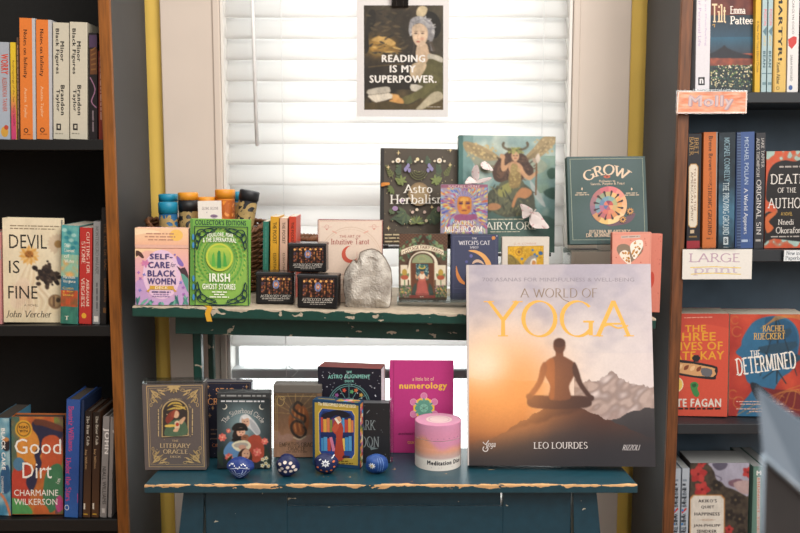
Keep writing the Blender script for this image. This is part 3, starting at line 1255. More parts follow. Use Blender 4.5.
for xa in (fx0 - .02, fx1):
    o = boxo('leg', xa, xa + .02, YA + .088, YA + .11, 0, zt - .0005, BLUES, broot)
    o.matrix_world = Matrix.Identity(4)

# ================================================================ things on the green table
GLD = '#d9b56c'


# ---- wicker basket with patterned tubes
def weave(name, cx, cy, z0, rx, ry, h, label, dip=0, n=26):
    WIC = M('wicker_brown', '#7a4a28', .6, var=.35, scale=70)
    root = empty(name, (cx, cy, z0), label, 'basket')
    root.rotation_euler = (0, -ga, 0)
    bm = bmesh.new()
    rows = max(5, int(h / .0062))
    for r in range(rows):
        z = .004 + (h - .012) * r / (rows - 1)
        fl = 1 + .06 * z / h
        pts = []
        for i in range(n * 2 + 1):
            t = 2 * math.pi * i / (n * 2)
            wv = .0024 * (1 if (i // 2 + r) % 2 else -1) * (1 if i % 2 == 0 else 0)
            pts.append(((rx * fl + wv) * math.cos(t), (ry * fl + wv) * math.sin(t), (z + .0006 * math.sin(5 * t + r)) * (1 - dip / h * max(0, -math.sin(t)) ** 1.5)))
        tube(bm, pts, .0034, 5)
    link('woven_wall', bm, WIC, root)
    bm = bmesh.new()
    for k in range(2):
        pts = []
        for i in range(73):
            t = 2 * math.pi * i / 72
            a = 20 * t + k * math.pi
            pts.append(((rx * 1.07 + .0035 * math.cos(a)) * math.cos(t), (ry * 1.07 + .0035 * math.cos(a)) * math.sin(t), h - dip * max(0, -math.sin(t)) ** 1.5 + .0035 * math.sin(a)))
        tube(bm, pts, .0038, 5)
    link('braided_rim', bm, WIC, root)
    bm = bmesh.new()
    lathe(bm, [(.001, .0), (rx * .96, .0), (rx * .96, .004), (.001, .004)], 28)
    for v in bm.verts: v.co.y *= ry / rx
    link('base', bm, WIC, root)
    return root


def gz(x): return GP[0] + GS * x


BKY = GY + .245
bxl, bxr = at(147, 250, BKY)[0], at(265, 250, BKY)[0]
bcx, brx = (bxl + bxr) / 2, (bxr - bxl) / 2 / 1.08
bh = at(200, 223, BKY)[2] - gz(bcx)
weave('wicker_basket', bcx, BKY, gz(bcx) + .004, brx, .07, bh, 'large brown wicker basket behind the green book, full of patterned tubes', dip=.04)


def scroll(bm, r, z0, z1, mi, seed, n=9):
    """flat gold curls wrapped on a tube of radius r"""
    rr = random.Random(seed)
    for k in range(n):
        a0 = 2 * math.pi * k / n + rr.uniform(-.2, .2)
        zc = z0 + (z1 - z0) * (rr.random() if n > 9 else (k * .618 % 1))
        sz = rr.uniform(.8, 1.2) * .0125
        ph = rr.uniform(0, 6.28)
        prev = None
        N = 22
        sg = rr.choice((1, -1))
        for i in range(N + 1):
            t = i / N
            ang = ph + sg * t * 4.9
            rad = sz * (.25 + 1.0 * t)
            wd = sz * (.25 + .5 * math.sin(math.pi * min(1, t * 1.05)))
            pa = []
            for q in (rad - wd / 2, rad + wd / 2):
                dx, dz = q * math.cos(ang), q * math.sin(ang)
                th = a0 + dx / r
                z = min(max(zc + dz, z0), z1)
                pa.append(bm.verts.new(((r + .0004) * math.cos(th), (r + .0004) * math.sin(th), z)))
            if prev:
                try:
                    f = bm.faces.new((prev[0], prev[1], pa[1], pa[0]))
                    f.material_index = mi
                except ValueError:
                    pass
            prev = pa


GOLD = M('antique_gold_print', '#b99a5e', .5, var=.15, scale=80)


def tube_thing(pxl, pxr, ytop, Y, capc, bodyc, label, caph, L=.15, tiltx=0.0, tilty=0.0, band=None, seed=1, gold=None, cap2=None):
    """tall card tube with a push-on cap, standing in the basket"""
    a, b = at(pxl, ytop, Y), at(pxr, ytop, Y)
    r = (b[0] - a[0]) / 2
    top = (a + b) / 2
    m4 = Matrix.Translation(Vector(top)) @ Matrix.Rotation(tilty, 4, 'Y') @ Matrix.Rotation(tiltx, 4, 'X') @ Matrix.Translation((0, 0, -L))
    root = empty('patterned_tube', m4, label, 'tube', 'patterned card tubes in the wicker basket')
    bm = bmesh.new()
    lathe(bm, [(r * .93, 0), (r * .93, L - caph + .002)], 32, 0)
    scroll(bm, r * .93, L * .45, L - caph - .004, 1, seed, 30)
    link('tube_body', bm, [M('tube_' + bodyc, bodyc, .5), gold or GOLD], root)
    bm = bmesh.new()
    c = .0018
    pr = [(r * .94, L - caph), (r, L - caph), (r, L - c), (r - c, L), (.002, L)]
    lathe(bm, pr, 32, 0)
    link('cap', bm, M('tube_' + capc, capc, .45), root)
    if band:
        bm = bmesh.new()
        lathe(bm, [(r * .95, L - caph - band[1]), (r * .995, L - caph - band[1]), (r * .995, L - caph - .0004), (r * .95, L - caph - .0004)], 32)
        link('band', bm, M('tube_' + band[0], band[0], .5), root)
    return root


y0 = BKY
tube_thing(158.2, 177.4, 202, y0 - .03, '#1292ba', '#155f93', 'bright blue tube with gold curls, at the front left of the basket', .024, seed=3)
tube_thing(158.6, 177.4, 194, y0 + .02, '#1292ba', '#155f93', 'blue tube with a gold band, standing behind the front blue tube', .016, band=('#a98f58', .014), seed=4)
tube_thing(178, 198, 192.5, y0 - .012, '#f29a1c', '#1a1b20', 'black and gold tube with orange cap beside the blue tubes', .016, band=('#1c1b1f', .024), seed=5)
tube_thing(197.5, 216, 197, y0 + .012, '#f29a1c', '#e58a1a', 'plain orange tube half hidden behind the small white card', .02, seed=6, gold=M('tube_dull_orange', '#c9822a', .5))
tube_thing(215, 235, 189.5, y0 + .012, '#f2961a', '#ef8a20', 'tallest orange tube, right of the small white card', .019, seed=8, gold=M('tube_deep_orange', '#d0661a', .5))
tube_thing(231.5, 243, 191.5, y0 + .035, '#1292ba', '#2a78a8', 'slim blue tube mostly hidden behind the leaning black tube', .02, seed=9)
tube_thing(240, 260, 190.5, y0 - .02, '#25262b', '#17181d', 'black and gold tube leaning right with a dark cap', .02, tilty=R(11), seed=12)


def p_card(a):
    a.z(150, 180, 6.957)
    a.text('GLOBAL GROOVE', 360, 192, 472, 212, '#7d6f78', 's', rot=-3)
    a.text('x', 390, 226, 400, 238, '#9a8f98', 's')
    a.ell(446, 256, 26, 12, '#8a6c8c'); a.ell(446, 264, 16, 8, '#5d4668')
    a.rect(430, 262, 462, 268, '#bba9b4')


# small card standing among the tubes (bottom in the basket)
m4, w_, h_ = fit([(197.2, 202), (220.9, 200.4), (222.5, 226), (199, 227.5)], (at(210, 226, BKY - .055)[2], 0), Y=BKY - .058, lean=R(8))
a_ = Art(); p_card(a_)
bm = bmesh.new(); cbox(bm, -w_ / 2, w_ / 2, 0, .0016, -.02, h_)
o = printed_mesh('small_card', bm, '#e9dfd6', [(a_, homog([(197.2, 202), (220.9, 200.4), (222.5, 226), (199, 227.5)], w_, h_))], None, MATTE)
o.matrix_world = m4
tag(o, 'small white card propped among the tubes in the basket', 'card')


# ---- self care deck
def p_self(a):
    a.z(130, 220, 5.92)
    a.grid(20, 150, 345, 515, 10, 16, lambda x, y: mixc(mixc('#f6bd9f', '#eaa9b8', (y - 150) / 150), '#c9a4d2', (y - 330) / 150))
    a.poly([(30, 150), (200, 150), (160, 190), (90, 185), (30, 230)], '#f9cfa2', 4)
    a.poly([(30, 380), (90, 360), (110, 460), (180, 500), (30, 505)], '#c69ccf', 4)
    a.poly([(345, 330), (290, 380), (280, 470), (345, 505)], '#c8a0d4', 4)
    a.ell(188, 325, 112, 146, '#ecc6e3')
    a.ell(185, 320, 92, 118, '#eeccdd')
    a.leaf(60, 260, 70, 26, 0, '#e58aa8')
    for i in range(5): a.leaf(92, 262, 28, 14, i * 72 + 10, '#d77fb0')
    a.poly([(36, 185), (66, 196), (84, 226), (70, 230), (50, 214), (36, 222)], '#5a3b35', 2)
    a.poly([(276, 272), (300, 290), (325, 282), (345, 330), (345, 375), (310, 330)], '#4d3740', 2)
    a.poly([(300, 318), (345, 350), (345, 430), (325, 390)], '#5fa090', 2)
    a.poly([(275, 218), (292, 224), (318, 262), (312, 278), (285, 262)], '#8b6fc0', 2)
    a.ell(266, 208, 6, 6, '#8b6fc0')
    for i, (x, y) in enumerate(((52, 316), (84, 328), (62, 350), (300, 372), (316, 400), (60, 420), (318, 440))):
        for k in range(4): a.leaf(x, y, 11, 6, k * 90 + i * 20, '#7e7fd0' if i % 2 else '#b06fc4')
    V = '#53467f'
    a.text('SELF-', 118, 202, 254, 236, V, 'h')
    a.text('CARE', 108, 250, 236, 288, V, 'h')
    a.text('for', 243, 254, 272, 280, V, 's', sk=6)
    a.text('BLACK', 105, 300, 270, 338, V, 'h')
    a.text('WOMEN', 104, 346, 272, 384, V, 'h')
    a.poly([(98, 424), (118, 408), (118, 392), (260, 392), (260, 408), (278, 424), (262, 426), (258, 414), (122, 414), (112, 430)], '#d9a53c')
    a.text('DECK', 150, 395, 226, 411, '#f6e3c0', 'b')
    a.fine(130, 422, 240, 434, V, seed=2); a.fine(140, 438, 230, 446, '#8f78ab', seed=3); a.fine(132, 450, 236, 458, '#8f78ab', seed=4)
    G1, G2, G3 = '#4c8f83', '#6db29a', '#356f6c'
    for x, l, an, c in ((40, 60, -70, G1), (60, 66, -40, G2), (48, 50, -100, G3), (90, 60, -25, G1), (110, 40, -60, G3), (130, 36, -120, G2), (250, 46, -60, G2), (270, 66, -80, G1), (290, 70, -110, G3), (310, 66, -60, G1), (330, 70, -95, G2), (230, 40, -40, G3), (345, 60, -120, G1), (170, 26, -60, G1), (200, 26, -120, G2)):
        a.leaf(x, 508, l, 15, an, c)


def p_selftop(a):
    a.z(130, 220, 5.92)
    a.vgrad(20, 48, 345, 150, [(0, '#f7cda2'), (.6, '#f8c69c'), (1, '#f5b795')], 6)
    a.ell(275, 92, 40, 34, '#f8c35e')
    a.poly([(30, 60), (120, 60), (180, 76), (80, 84), (30, 92)], '#fbdcb4', 3)
    for y, x0, x1 in ((84, 96, 262), (102, 88, 270), (120, 108, 258)):
        a.fine(x0, y - 7, x1, y + 7, '#c58a72', seed=y)


deck_box('tuck_box_deck', [(134.8, 228.3), (188.6, 228.5), (188.3, 305), (135.6, 305.6)], .036, GP, '#f6bd9f', p_self,
         'peach and lilac self care card deck at the left end of the green table', style='tuck', split=.735, side='#e9b4a0', toppaint=p_selftop, lean=R(1))


# ---- green clothbound book with ribbon
def p_irish(a):
    a.z(185, 215, 4.845)
    GB, DK, YL = '#74b046', '#16383a', '#a9c841'
    a.rect(28, 18, 322, 450, GB)
    a.rect(26, 18, 40, 450, '#5c983e')
    a.text("COLLECTOR'S EDITIONS", 50, 26, 298, 52, DK, 'h')
    a.rect(50, 58, 305, 438, '#86b649')
    for k, r in enumerate((148, 128, 108, 90)):
        a.ring(168, 212, r * .86, r, 7, '#68a446' if k % 2 else '#9fc24a')
    for k in range(36):
        t = R(k * 10)
        for r in (96, 118, 140):
            a.leaf(168 + r * .84 * math.cos(t), 212 + r * math.sin(t), 17, 7, k * 10 + 60, '#4f9f3c' if r != 118 else '#5aa93a')
    a.ell(168, 206, 66, 68, '#c4d040'); a.ell(168, 206, 58, 60, '#92c23e')
    a.grid(120, 160, 216, 250, 8, 8, lambda x, y: mixc('#b4cc44', '#6fae48', (y - 160) / 90))
    a.ring(168, 206, 66, 68, 9, '#c4d040')
    a.poly([(156, 258), (158, 185), (165, 172), (173, 180), (176, 258)], '#2f8f43')
    a.poly([(130, 252), (132, 200), (142, 180), (148, 252)], '#5cb23e'); a.poly([(186, 252), (188, 175), (198, 200), (204, 250)], '#4aa63e')
    W = '#eef4df'
    a.text('FOLKLORE, FEAR', 110, 86, 236, 108, W, 'h', bow=6)
    a.text('& THE SUPERNATURAL', 88, 110, 250, 132, W, 'h', bow=4)
    a.text('IRISH', 118, 284, 218, 326, W, 'h')
    a.text('GHOST STORIES', 84, 334, 244, 362, W, 'h')
    for y, p, q in ((374, 130, 202), (386, 140, 190), (398, 118, 212)): a.fine(p, y - 5, q, y + 5, W, seed=y)
    a.frame(47, 56, 308, 441, 4, DK)
    for cx, cy, fx, fy in ((60, 76, 1, 1), (292, 76, -1, 1), (60, 420, 1, -1), (292, 420, -1, -1)):
        a.ring(cx + fx * 22, cy + fy * 14, 24, 20, 5, DK, 0, 360)
        a.ring(cx + fx * 4, cy + fy * 36, 13, 24, 5, DK)
        a.ring(cx + fx * 60, cy + fy * 2, 30, 12, 4.5, DK)
        a.ring(cx + fx * 0, cy + fy * 70, 9, 22, 4.5, DK)
        a.ell(cx + fx * 12, cy + fy * 20, 7, 7, DK)
        a.line([(cx, cy + fy * 95), (cx + fx * 10, cy + fy * 60), (cx + fx * 30, cy + fy * 30), (cx + fx * 95, cy - fy * 8)], 5, DK, 4)
    a.line([(60, 396), (110, 428), (168, 436), (230, 428), (290, 396)], 5, DK, 4)
    a.line([(60, 100), (110, 68), (168, 64), (230, 68), (290, 100)], 4, DK, 4)
    for y in (110, 150, 310, 350, 400): a.ell(42, y, 5, 15, '#3f8fd0')


ir = front_book('hardcover_book', [(190.5, 219.5), (250.8, 219.5), (249, 305.6), (189.5, 305.8)], .03, GP, '#6fa848', p_irish,
                'bright green hardcover with black scrollwork and a yellow ribbon, beside the peach deck', group='front facing books on the green table', mat=GLOSS, side='#4f8f3e', lean=R(1.5), Y=None)
bm = bmesh.new()
# ribbon hangs over the table's edge
mi = ir.matrix_world.inverted()
pts = [on(205, 306.2, GP), on(206.5, 310.6, GP), at(207.5, 313.5, GY - .002), at(209.5, 321.5, GY - .003)]
pts[0][1] += .004; pts[0][2] += .0016; pts[1][2] += .0012; pts[1][1] = GY - .0012
prev = None
for p in pts:
    q = [bm.verts.new(mi @ Vector((p[0] + d, p[1] + e, p[2]))) for d, e in ((-.0052, 0), (.0052, 0), (.0052, .0008), (-.0052, .0008))]
    if prev:
        for i in range(4): bm.faces.new((prev[i], prev[(i + 1) % 4], q[(i + 1) % 4], q[i]))
    else:
        bm.faces.new(q[::-1])
    prev = q
bm.faces.new(prev)
link('ribbon_bookmark', bm, M('ribbon_yellow', '#e2a51e', .5), ir)


# ---- four slim pocket guides
def pocket(quad, base, dark, label, n, txt=True):
    def p(a):
        a.z(240, 200, 4.444)
        x0, x1 = (quad[0][0] - 240) * 4.444, (quad[1][0] - 240) * 4.444
        if txt:
            a.text('THE POCKET', x0 + 11, 100, x1 - 10, 196, dark, 'b', d=1)
            a.text('ESSENTIAL', x0 + 14, 238, x1 - 12, 318, dark, 's', d=1)
        else:
            a.fine(x0 + 10, 120, x1 - 8, 300, dark, d=1, seed=n)
    return spine_book('slim_paperback', quad, GP, base, p, label, 'slim pocket guides behind the candy tins', D=.09, Y=GY + .135, hard=False)


pocket([(262.6, 221.5), (268.8, 222), (268.4, 300), (262.4, 300)], '#2f7a68', '#4c9180', 'slim green book, leftmost spine of the pocket guides behind the tins', 1, False)
pocket([(270.2, 216.6), (279.0, 217.2), (278.4, 300), (269.6, 300)], '#e3a526', '#33250f', 'slim yellow spine between the green and the pale pink pocket guide', 2)
pocket([(279.6, 218.2), (287.6, 218.6), (287.2, 300), (279.2, 300)], '#dfb49c', '#4a3830', 'slim pale pink spine between the yellow and the red pocket guide', 3)
pocket([(288.6, 216.5), (296.3, 217), (295.6, 300), (288.0, 300)], '#d8452c', '#3a1512', 'slim red spine, rightmost of the pocket guides behind the tins', 4)
cx_ = at(287, 250, GY + .285)[0]
weave('wicker_basket', at(299, 250, GY + .28)[0], GY + .28, gz(cx_) + .004, .042, .04, at(300, 239, GY + .25)[2] - gz(cx_) - .003, 'small wicker basket just showing behind the pocket guides', n=20)


# ---- candy tins
def p_tin(x0, y0, x1, y1, sd):
    """stained glass label: x0.. in photo frame"""
    def p(a):
        W, H = x1 - x0, y1 - y0
        rr = random.Random(4)
        lx0, lx1, ly0, ly1 = x0 + W * .11, x1 - W * .07, y0 + H * .02, y1 - H * .05
        a.rect(lx0, ly0, lx1, ly1, '#1d1714')
        pal = ['#5a3424', '#8a4a2a', '#b8763a', '#331c18', '#4a251f', '#744234', '#27160f', '#9a583c', '#4a3a4a', '#3f2a22']
        gy1 = ly0 + (ly1 - ly0) * .66
        a.cells(lx0, ly0, lx1, gy1, 22, 12, lambda i, j: pal[rr.randrange(10)] if i % 4 else '#1d120e')
        for i in range(6):
            a.ell(lx0 + (i + .5) * (lx1 - lx0) / 6, ly0 + (gy1 - ly0) * .14, W * .03, H * .04, '#f0b060')
        a.ell((lx0 + lx1) / 2, ly0 + (gy1 - ly0) * .45, W * .085, H * .16, '#6f7fae')
        a.ell((lx0 + lx1) / 2, ly0 + (gy1 - ly0) * .45, W * .05, H * .09, '#d98a5a')
        a.ell((lx0 + lx1) / 2, ly0 + (gy1 - ly0) * .45, W * .02, H * .04, '#d8e0ea')
        for i in range(7):
            a.rect(lx0 + i * (lx1 - lx0) / 6 - W * .006, ly0, lx0 + i * (lx1 - lx0) / 6 + W * .006, gy1, '#140d0b')
        a.rect(lx0, gy1, lx1, ly1, '#151415')
        a.text('ASTROLOGY CANDY', lx0 + W * .02, gy1 + H * .03, lx1 - W * .02, gy1 + H * .13, '#d9d2c8', 'm')
        a.fine(lx0 + W * .06, gy1 + H * .145, lx1 - W * .06, gy1 + H * .2, '#b3ada5', seed=3)
        a.fine(lx0 + W * .22, gy1 + H * .21, lx1 - W * .22, gy1 + H * .26, '#9a948c', seed=4)
    return p


TIN = M('black_tin', '#2b2b2e', .25, metal=.5, var=.06)
TINL = M('black_tin_lid', '#3d3d40', .22, metal=.5, var=.06)


def candy_tin(quad, t, lidh, label, pl, Y=None, yaw=0, sy=R(5)):
    m4, w_, h = fit(quad, pl, 0, Y=Y, yaw=yaw, lean=0, sl=R(.2), sy=sy)
    root = empty('candy_tin', m4, label, 'tin', 'black candy tins with stained glass labels')
    bm = bmesh.new(); cbox(bm, -w_ / 2 + .0008, w_ / 2 - .0008, .0008, t - .0008, 0, h - lidh * .6, .004, 0, 3)
    link('tin_body', bm, TIN, root)
    bm = bmesh.new(); cbox(bm, -w_ / 2, w_ / 2, 0, t, h - lidh, h, .0045, 0, 3)
    link('lid', bm, TINL, root)
    a = Art(); p_tin(quad[3][0], quad[0][1] + (quad[3][1] - quad[0][1]) * lidh / h, quad[2][0], quad[3][1], 1)(a)
    bm = bmesh.new(); cbox(bm, -w_ / 2 + .004, w_ / 2 - .004, .0002, .0006, .003, h - lidh - .001)
    printed_mesh('label', bm, '#151415', [(a, homog(quad, w_, h))], root, GLOSS)
    return m4, w_, h


tinA = candy_tin([(255, 272.5), (294.5, 272.5), (294.5, 305), (255.5, 304.5)], .042, .008, 'black candy tin at the bottom left of the pile of three', GP)
tinB = candy_tin([(296.3, 274.6), (337.6, 275.6), (337.4, 309.4), (297, 308.6)], .042, .008, 'black candy tin at the bottom right of the pile, nearest the grey geode', GP, yaw=R(-7), sy=R(1))
zA = (tinA[0] @ Vector((0, 0, tinA[2])))[2]
zB = (tinB[0] @ Vector((0, 0, tinB[2])))[2]
tz = max(zA, zB) + .0015
candy_tin([(287.6, 243), (326.6, 244), (326.4, 274.8), (288, 274.2)], .042, .008, 'black candy tin resting on top of the two others', (tz, 0.0), Y=(tinA[0].translation.y + tinB[0].translation.y) / 2 + .003)


# ---- tarot book box, cream with a red moon
def p_art(a):
    a.z(240, 200, 4.444)
    a.grid(344, 88, 634, 470, 6, 8, lambda x, y: mixc('#efd9c7', '#e9cdb8', (y - 90) / 300))
    RD = '#c2604f'
    a.frame(344, 88, 634, 478, 3.4, '#8a3530')
    a.frame(350, 95, 628, 480, 2.4, '#e4b9a4')
    a.ring(490, 300, 150, 178, 2.2, '#ddbda4', 20, 160)
    a.ring(490, 300, 140, 168, 1.2, '#ddbda4', 20, 160)
    for cx in (385, 595):
        a.ring(cx, 122, 10, 10, 2, '#e0a898'); a.line([(cx - 24, 122), (cx + 24, 122)], 1.5, '#e0a898')
        a.ell(cx, 132, 4, 4, '#e09a8a'); a.line([(cx + (25 if cx < 400 else -25), 140), (cx + (45 if cx < 400 else -45), 150)], 5, '#edb09a')
    a.text('THE ART OF', 442, 158, 536, 170, '#c98d7e', 'b')
    a.text('Intuitive Tarot', 404, 174, 574, 200, '#b5534d', 'e')
    a.ell(488, 244, 36, 38, '#da5a44'); a.ell(500, 237, 31, 32, '#ecd3c0')
    a.line([(520, 232), (520, 280)], 2, '#dca090')
    for k in range(5): a.fine(400, 330 + k * 22, 600, 338 + k * 22, '#d9b3a0', seed=k)


deck_box('book_box', [(317.4, 220), (382.6, 221.3), (382.2, 303.4), (317.6, 302.6)], .04, GP, '#ecd3c0', p_art,
         'cream square card set with a thin red moon behind the grey geode', style='lift', side='#8a2e2c', lean=R(1))


# ---- geode
def geode():
    s = 4.444
    out = [(478, 478), (468, 440), (461, 400), (461, 352), (470, 318), (488, 290), (505, 270), (516, 284), (528, 262), (532, 240), (556, 228), (586, 222), (614, 232), (640, 258), (660, 294), (672, 330), (672, 390), (669, 440), (664, 472), (640, 482), (560, 484)]
    pts = [(240 + x / s, 200 + y / s) for x, y in out]
    pts = smooth(pts, 3)
    Yg = on(369, 308.2, GP)[1]
    P = [at(x, y, Yg) for x, y in pts]
    cx = sum(p[0] for p in P) / len(P); zb = gz(cx)
    root = empty('crystal_geode', (cx, Yg, zb), 'upright grey and white crystal geode slab in front of the cream card set', 'geode')
    loop = [(p[0] - cx, max(p[2] - zb, 0.0)) for p in P]
    cz = .055
    bm = bmesh.new()
    rings = []
    N = 14
    for k in range(N + 1):
        q = 1 - k / N * .98
        ring_ = []
        for x, z in loop:
            xx, zz = x * q, cz + (z - cz) * q
            d = 1 - q
            rid = .002 * abs(noise.noise(Vector((xx * 45, zz * 45, 3)))) + .0011 * noise.noise(Vector((xx * 190, zz * 190, 9)))
            groove = .010 * math.exp(-((xx - .006 - .1 * (zz - .05)) / .012) ** 2) * (1 if zz < .1 else .5)
            y = -.004 - .016 * min(1, d * 3.0) - rid * min(1, d * 6) + groove * min(1, d * 3)
            ring_.append(bm.verts.new((xx, y + .01, zz)))
        rings.append(ring_)
    n = len(loop)
    for a, b in zip(rings, rings[1:]):
        for i in range(n): bm.faces.new((a[i], a[(i + 1) % n], b[(i + 1) % n], b[i]))
    bm.faces.new(rings[-1])
    prev = rings[0]
    crust = []
    for k, (q, y) in enumerate(((1.03, .014), (1.0, .03), (.9, .045))):
        rg = [bm.verts.new((x * q * (1 + .03 * noise.noise(Vector((x * 90, z * 90, k)))), y, max(0, cz + (z - cz) * q))) for x, z in loop]
        for i in range(n):
            f = bm.faces.new((prev[(i + 1) % n], prev[i], rg[i], rg[(i + 1) % n]))
            f.material_index = 1
        prev = rg
    f = bm.faces.new(prev[::-1]); f.material_index = 1
    m, t, b = newmat('geode_crystal')
    tcx = t.nodes.new('ShaderNodeTexCoord')
    vo = t.nodes.new('ShaderNodeTexVoronoi'); vo.inputs['Scale'].default_value = 260
    n1 = t.nodes.new('ShaderNodeTexNoise'); n1.inputs['Scale'].default_value = 38; n1.inputs['Detail'].default_value = 5
    t.links.new(tcx.outputs['Object'], vo.inputs['Vector']); t.links.new(tcx.outputs['Object'], n1.inputs['Vector'])
    r = t.nodes.new('ShaderNodeValToRGB')
    e = r.color_ramp.elements
    e[0].position, e[0].color = .3, lin('#8d837a') + (1,)
    e[1].position, e[1].color = .72, lin('#dcd6cc') + (1,)
    k_ = e.new(.5); k_.color = lin('#b9b1a7') + (1,)
    t.links.new(n1.outputs['Fac'], r.inputs[0])
    t.links.new(r.outputs[0], b.inputs['Base Color'])
    b.inputs['Roughness'].default_value = .6
    bp = t.nodes.new('ShaderNodeBump'); bp.inputs['Strength'].default_value = .55; bp.inputs['Distance'].default_value = .003
    t.links.new(vo.outputs['Distance'], bp.inputs['Height']); t.links.new(bp.outputs[0], b.inputs['Normal'])
    c2 = M('geode_crust', '#6f6052', .7, var=.35, scale=90, bump=.8, bscale=140)
    bmesh.ops.recalc_face_normals(bm, faces=bm.faces)
    mats = [m, c2]
    fr = bmesh.new()
    o = link('crystal_face', bm, mats, root)
    # split crust from crystal as a part of its own
    b1 = bmesh.new(); b1.from_mesh(o.data)
    bmesh.ops.delete(b1, geom=[f for f in b1.faces if f.material_index == 0], context='FACES')
    for f in b1.faces: f.material_index = 0
    link('crust', b1, c2, root)
    b1 = bmesh.new(); b1.from_mesh(o.data)
    bmesh.ops.delete(b1, geom=[f for f in b1.faces if f.material_index == 1], context='FACES')
    b1.to_mesh(o.data); b1.free()
    return root


geode()


# ---- clear acrylic risers
def riser(x0, x1, Y0, Y1, ztop, zbase, label, lip=.012, kind='front'):
    """bent clear sheet: top ledge, front lip, back leg"""
    cx = (x0 + x1) / 2
    root = empty('acrylic_riser', (cx, Y0, zbase), label, 'display stand', 'clear acrylic display risers')
    hw_ = (x1 - x0) / 2
    h = ztop - zbase
    th = .0028
    boxo('ledge', -hw_, hw_, 0, Y1 - Y0, h - th, h, CLEAR, root)
    boxo('front_lip', -hw_, hw_, -.003, -.0002, h - th, h + lip, CLEAR, root)
    boxo('side_leg', -hw_, -hw_ + th, 0, Y1 - Y0, 0, h - th - .0002, CLEAR, root)
    boxo('side_leg', hw_ - th, hw_, 0, Y1 - Y0, 0, h - th - .0002, CLEAR, root)
    return root


YC = GY + .075      # front row of decks
z1 = at(424, 300.5, YC)[2]
PL1 = (z1, 0.0)
xa, xb = at(397, 300, YC)[0], at(553, 300, YC)[0]
riser(xa, xb, YC - .006, YC + .06, z1, gz(xa) + .0045, 'low clear acrylic riser under the cottage and cat decks', lip=.016)
YS = GY + .15       # second tier
z2 = at(464, 234.5, YS)[2]
xs0, xs1 = at(438, 234, YS)[0], at(492, 234, YS)[0]
riser(xs0, xs1, YS - .004, YS + .03, z2, gz(xs0) + .0015, 'tall clear acrylic riser lifting the rainbow portrait deck', lip=.004)


# ---- dark herbal book
def p_astro(a):
    a.z(378, 145, 5.918)
    a.rect(10, 10, 480, 620, '#50463a')
    a.rect(12, 10, 36, 620, '#2d2a28')
    G = ['#6c7142', '#5b6b4a', '#7d8a4c', '#4d5d48', '#66743f']
    def plant(x, y, hgt, ang, c, n=6):
        ca, sa = math.cos(R(ang)), math.sin(R(ang))
        a.line([(x, y), (x + hgt * ca, y + hgt * sa)], 3, c)
        for i in range(n):
            t = (i + 1) / (n + .5)
            px_, py_ = x + hgt * t * ca, y + hgt * t * sa
            for sg in (1, -1): a.leaf(px_, py_, 26 * (1.2 - t), 10, ang + sg * 48, c)
    for sx in (1, -1):
        cx = 240
        def q(x): return cx + sx * x
        for (x, y, h_, an, c) in ((110, 215, 110, -80, G[1]), (130, 185, 70, -110, G[3]), (150, 200, 90, -60, G[0]), (60, 130, 60, -100, G[3]), (90, 240, 60, -40, G[2]), (170, 420, 60, -120, G[1]), (70, 470, 70, -20, G[3]), (90, 420, 80, 20, G[3])):
            plant(q(x), y, h_, an if sx > 0 else 180 - an, c)
        for k in range(6): a.leaf(q(100), 215, 34, 14, k * 60 + 20, G[2])
        for k in range(5): a.leaf(q(150), 262, 40, 14, (k * 30 - 30) if sx > 0 else 180 - (k * 30 - 30), G[4])
        for k in range(7): a.leaf(q(70), 415, 66, 22, (k * 26 - 40) if sx > 0 else 180 - (k * 26 - 40), G[3] if k % 2 else G[1])
        for k in range(4): a.ring(cx, 150, 20 + 12 * k, 20 + 14 * k, 3, G[0], 200, 340)
        for (x, y) in ((62, 128), (78, 150), (70, 140), (56, 156)): a.ell(q(x), y, 9, 13, '#8f86b4')
        a.ell(q(122), 100, 15, 15, '#e8dcc8') if sx > 0 else a.ell(q(122), 96, 15, 15, '#e8dcc8')
        a.ell(q(122), 99, 6, 6, '#cfae7c'); a.ell(q(152), 104, 8, 7, '#ddd0b6'); a.ell(q(94), 102, 7, 7, '#d8c9ae')
        a.ell(q(36), 404, 9, 9, '#d9b9a8'); a.ell(q(20), 104, 7, 7, '#e5d9bd'); a.ell(q(46), 455, 9, 9, '#ddc7a2')
    a.ell(101, 381, 17, 14, '#a685b0'); a.ell(358, 388, 11, 16, '#b98a9a'); a.ell(138, 335, 16, 10, '#a77fb0')
    for k in range(9): a.leaf(228, 470, 50, 15, 180 + k * 22 + 2, G[k % 3])
    a.ell(232, 92, 10, 10, '#e8d6a0'); a.ell(230, 390, 9, 9, '#e4cdb0')
    a.poly([(20, 230), (40, 226), (66, 228), (68, 240), (44, 244), (20, 250)], '#e08a2e', 2); a.ell(28, 238, 10, 8, '#d97a20')
    a.ell(242, 298, 64, 70, '#8d7350'); a.ell(242, 298, 55, 61, '#9a7f58'); a.ell(248, 290, 36, 40, '#a38a62')
    W = '#efe8dc'
    a.text('Astro', 148, 240, 320, 292, W, 'e')
    a.text('Herbalism', 70, 300, 372 + 36, 356, W, 'e')
    for (x, y) in ((60, 136), (62, 498), (318, 376), (120, 52), (425, 40), (423, 128)):
        a.poly([(x - 12, y), (x - 3, y - 3), (x, y - 16), (x + 3, y - 3), (x + 12, y), (x + 3, y + 3), (x, y + 16), (x - 3, y + 3)], '#dcc489')
    a.dots(40, 20, 470, 600, 60, 2.6, '#c9b88a', 5)
    for k, (p, q_) in enumerate(((40, 150), (40, 190), (40, 170))): a.fine(p, 530 + k * 20, q_, 544 + k * 20, '#cbb98f', seed=k)


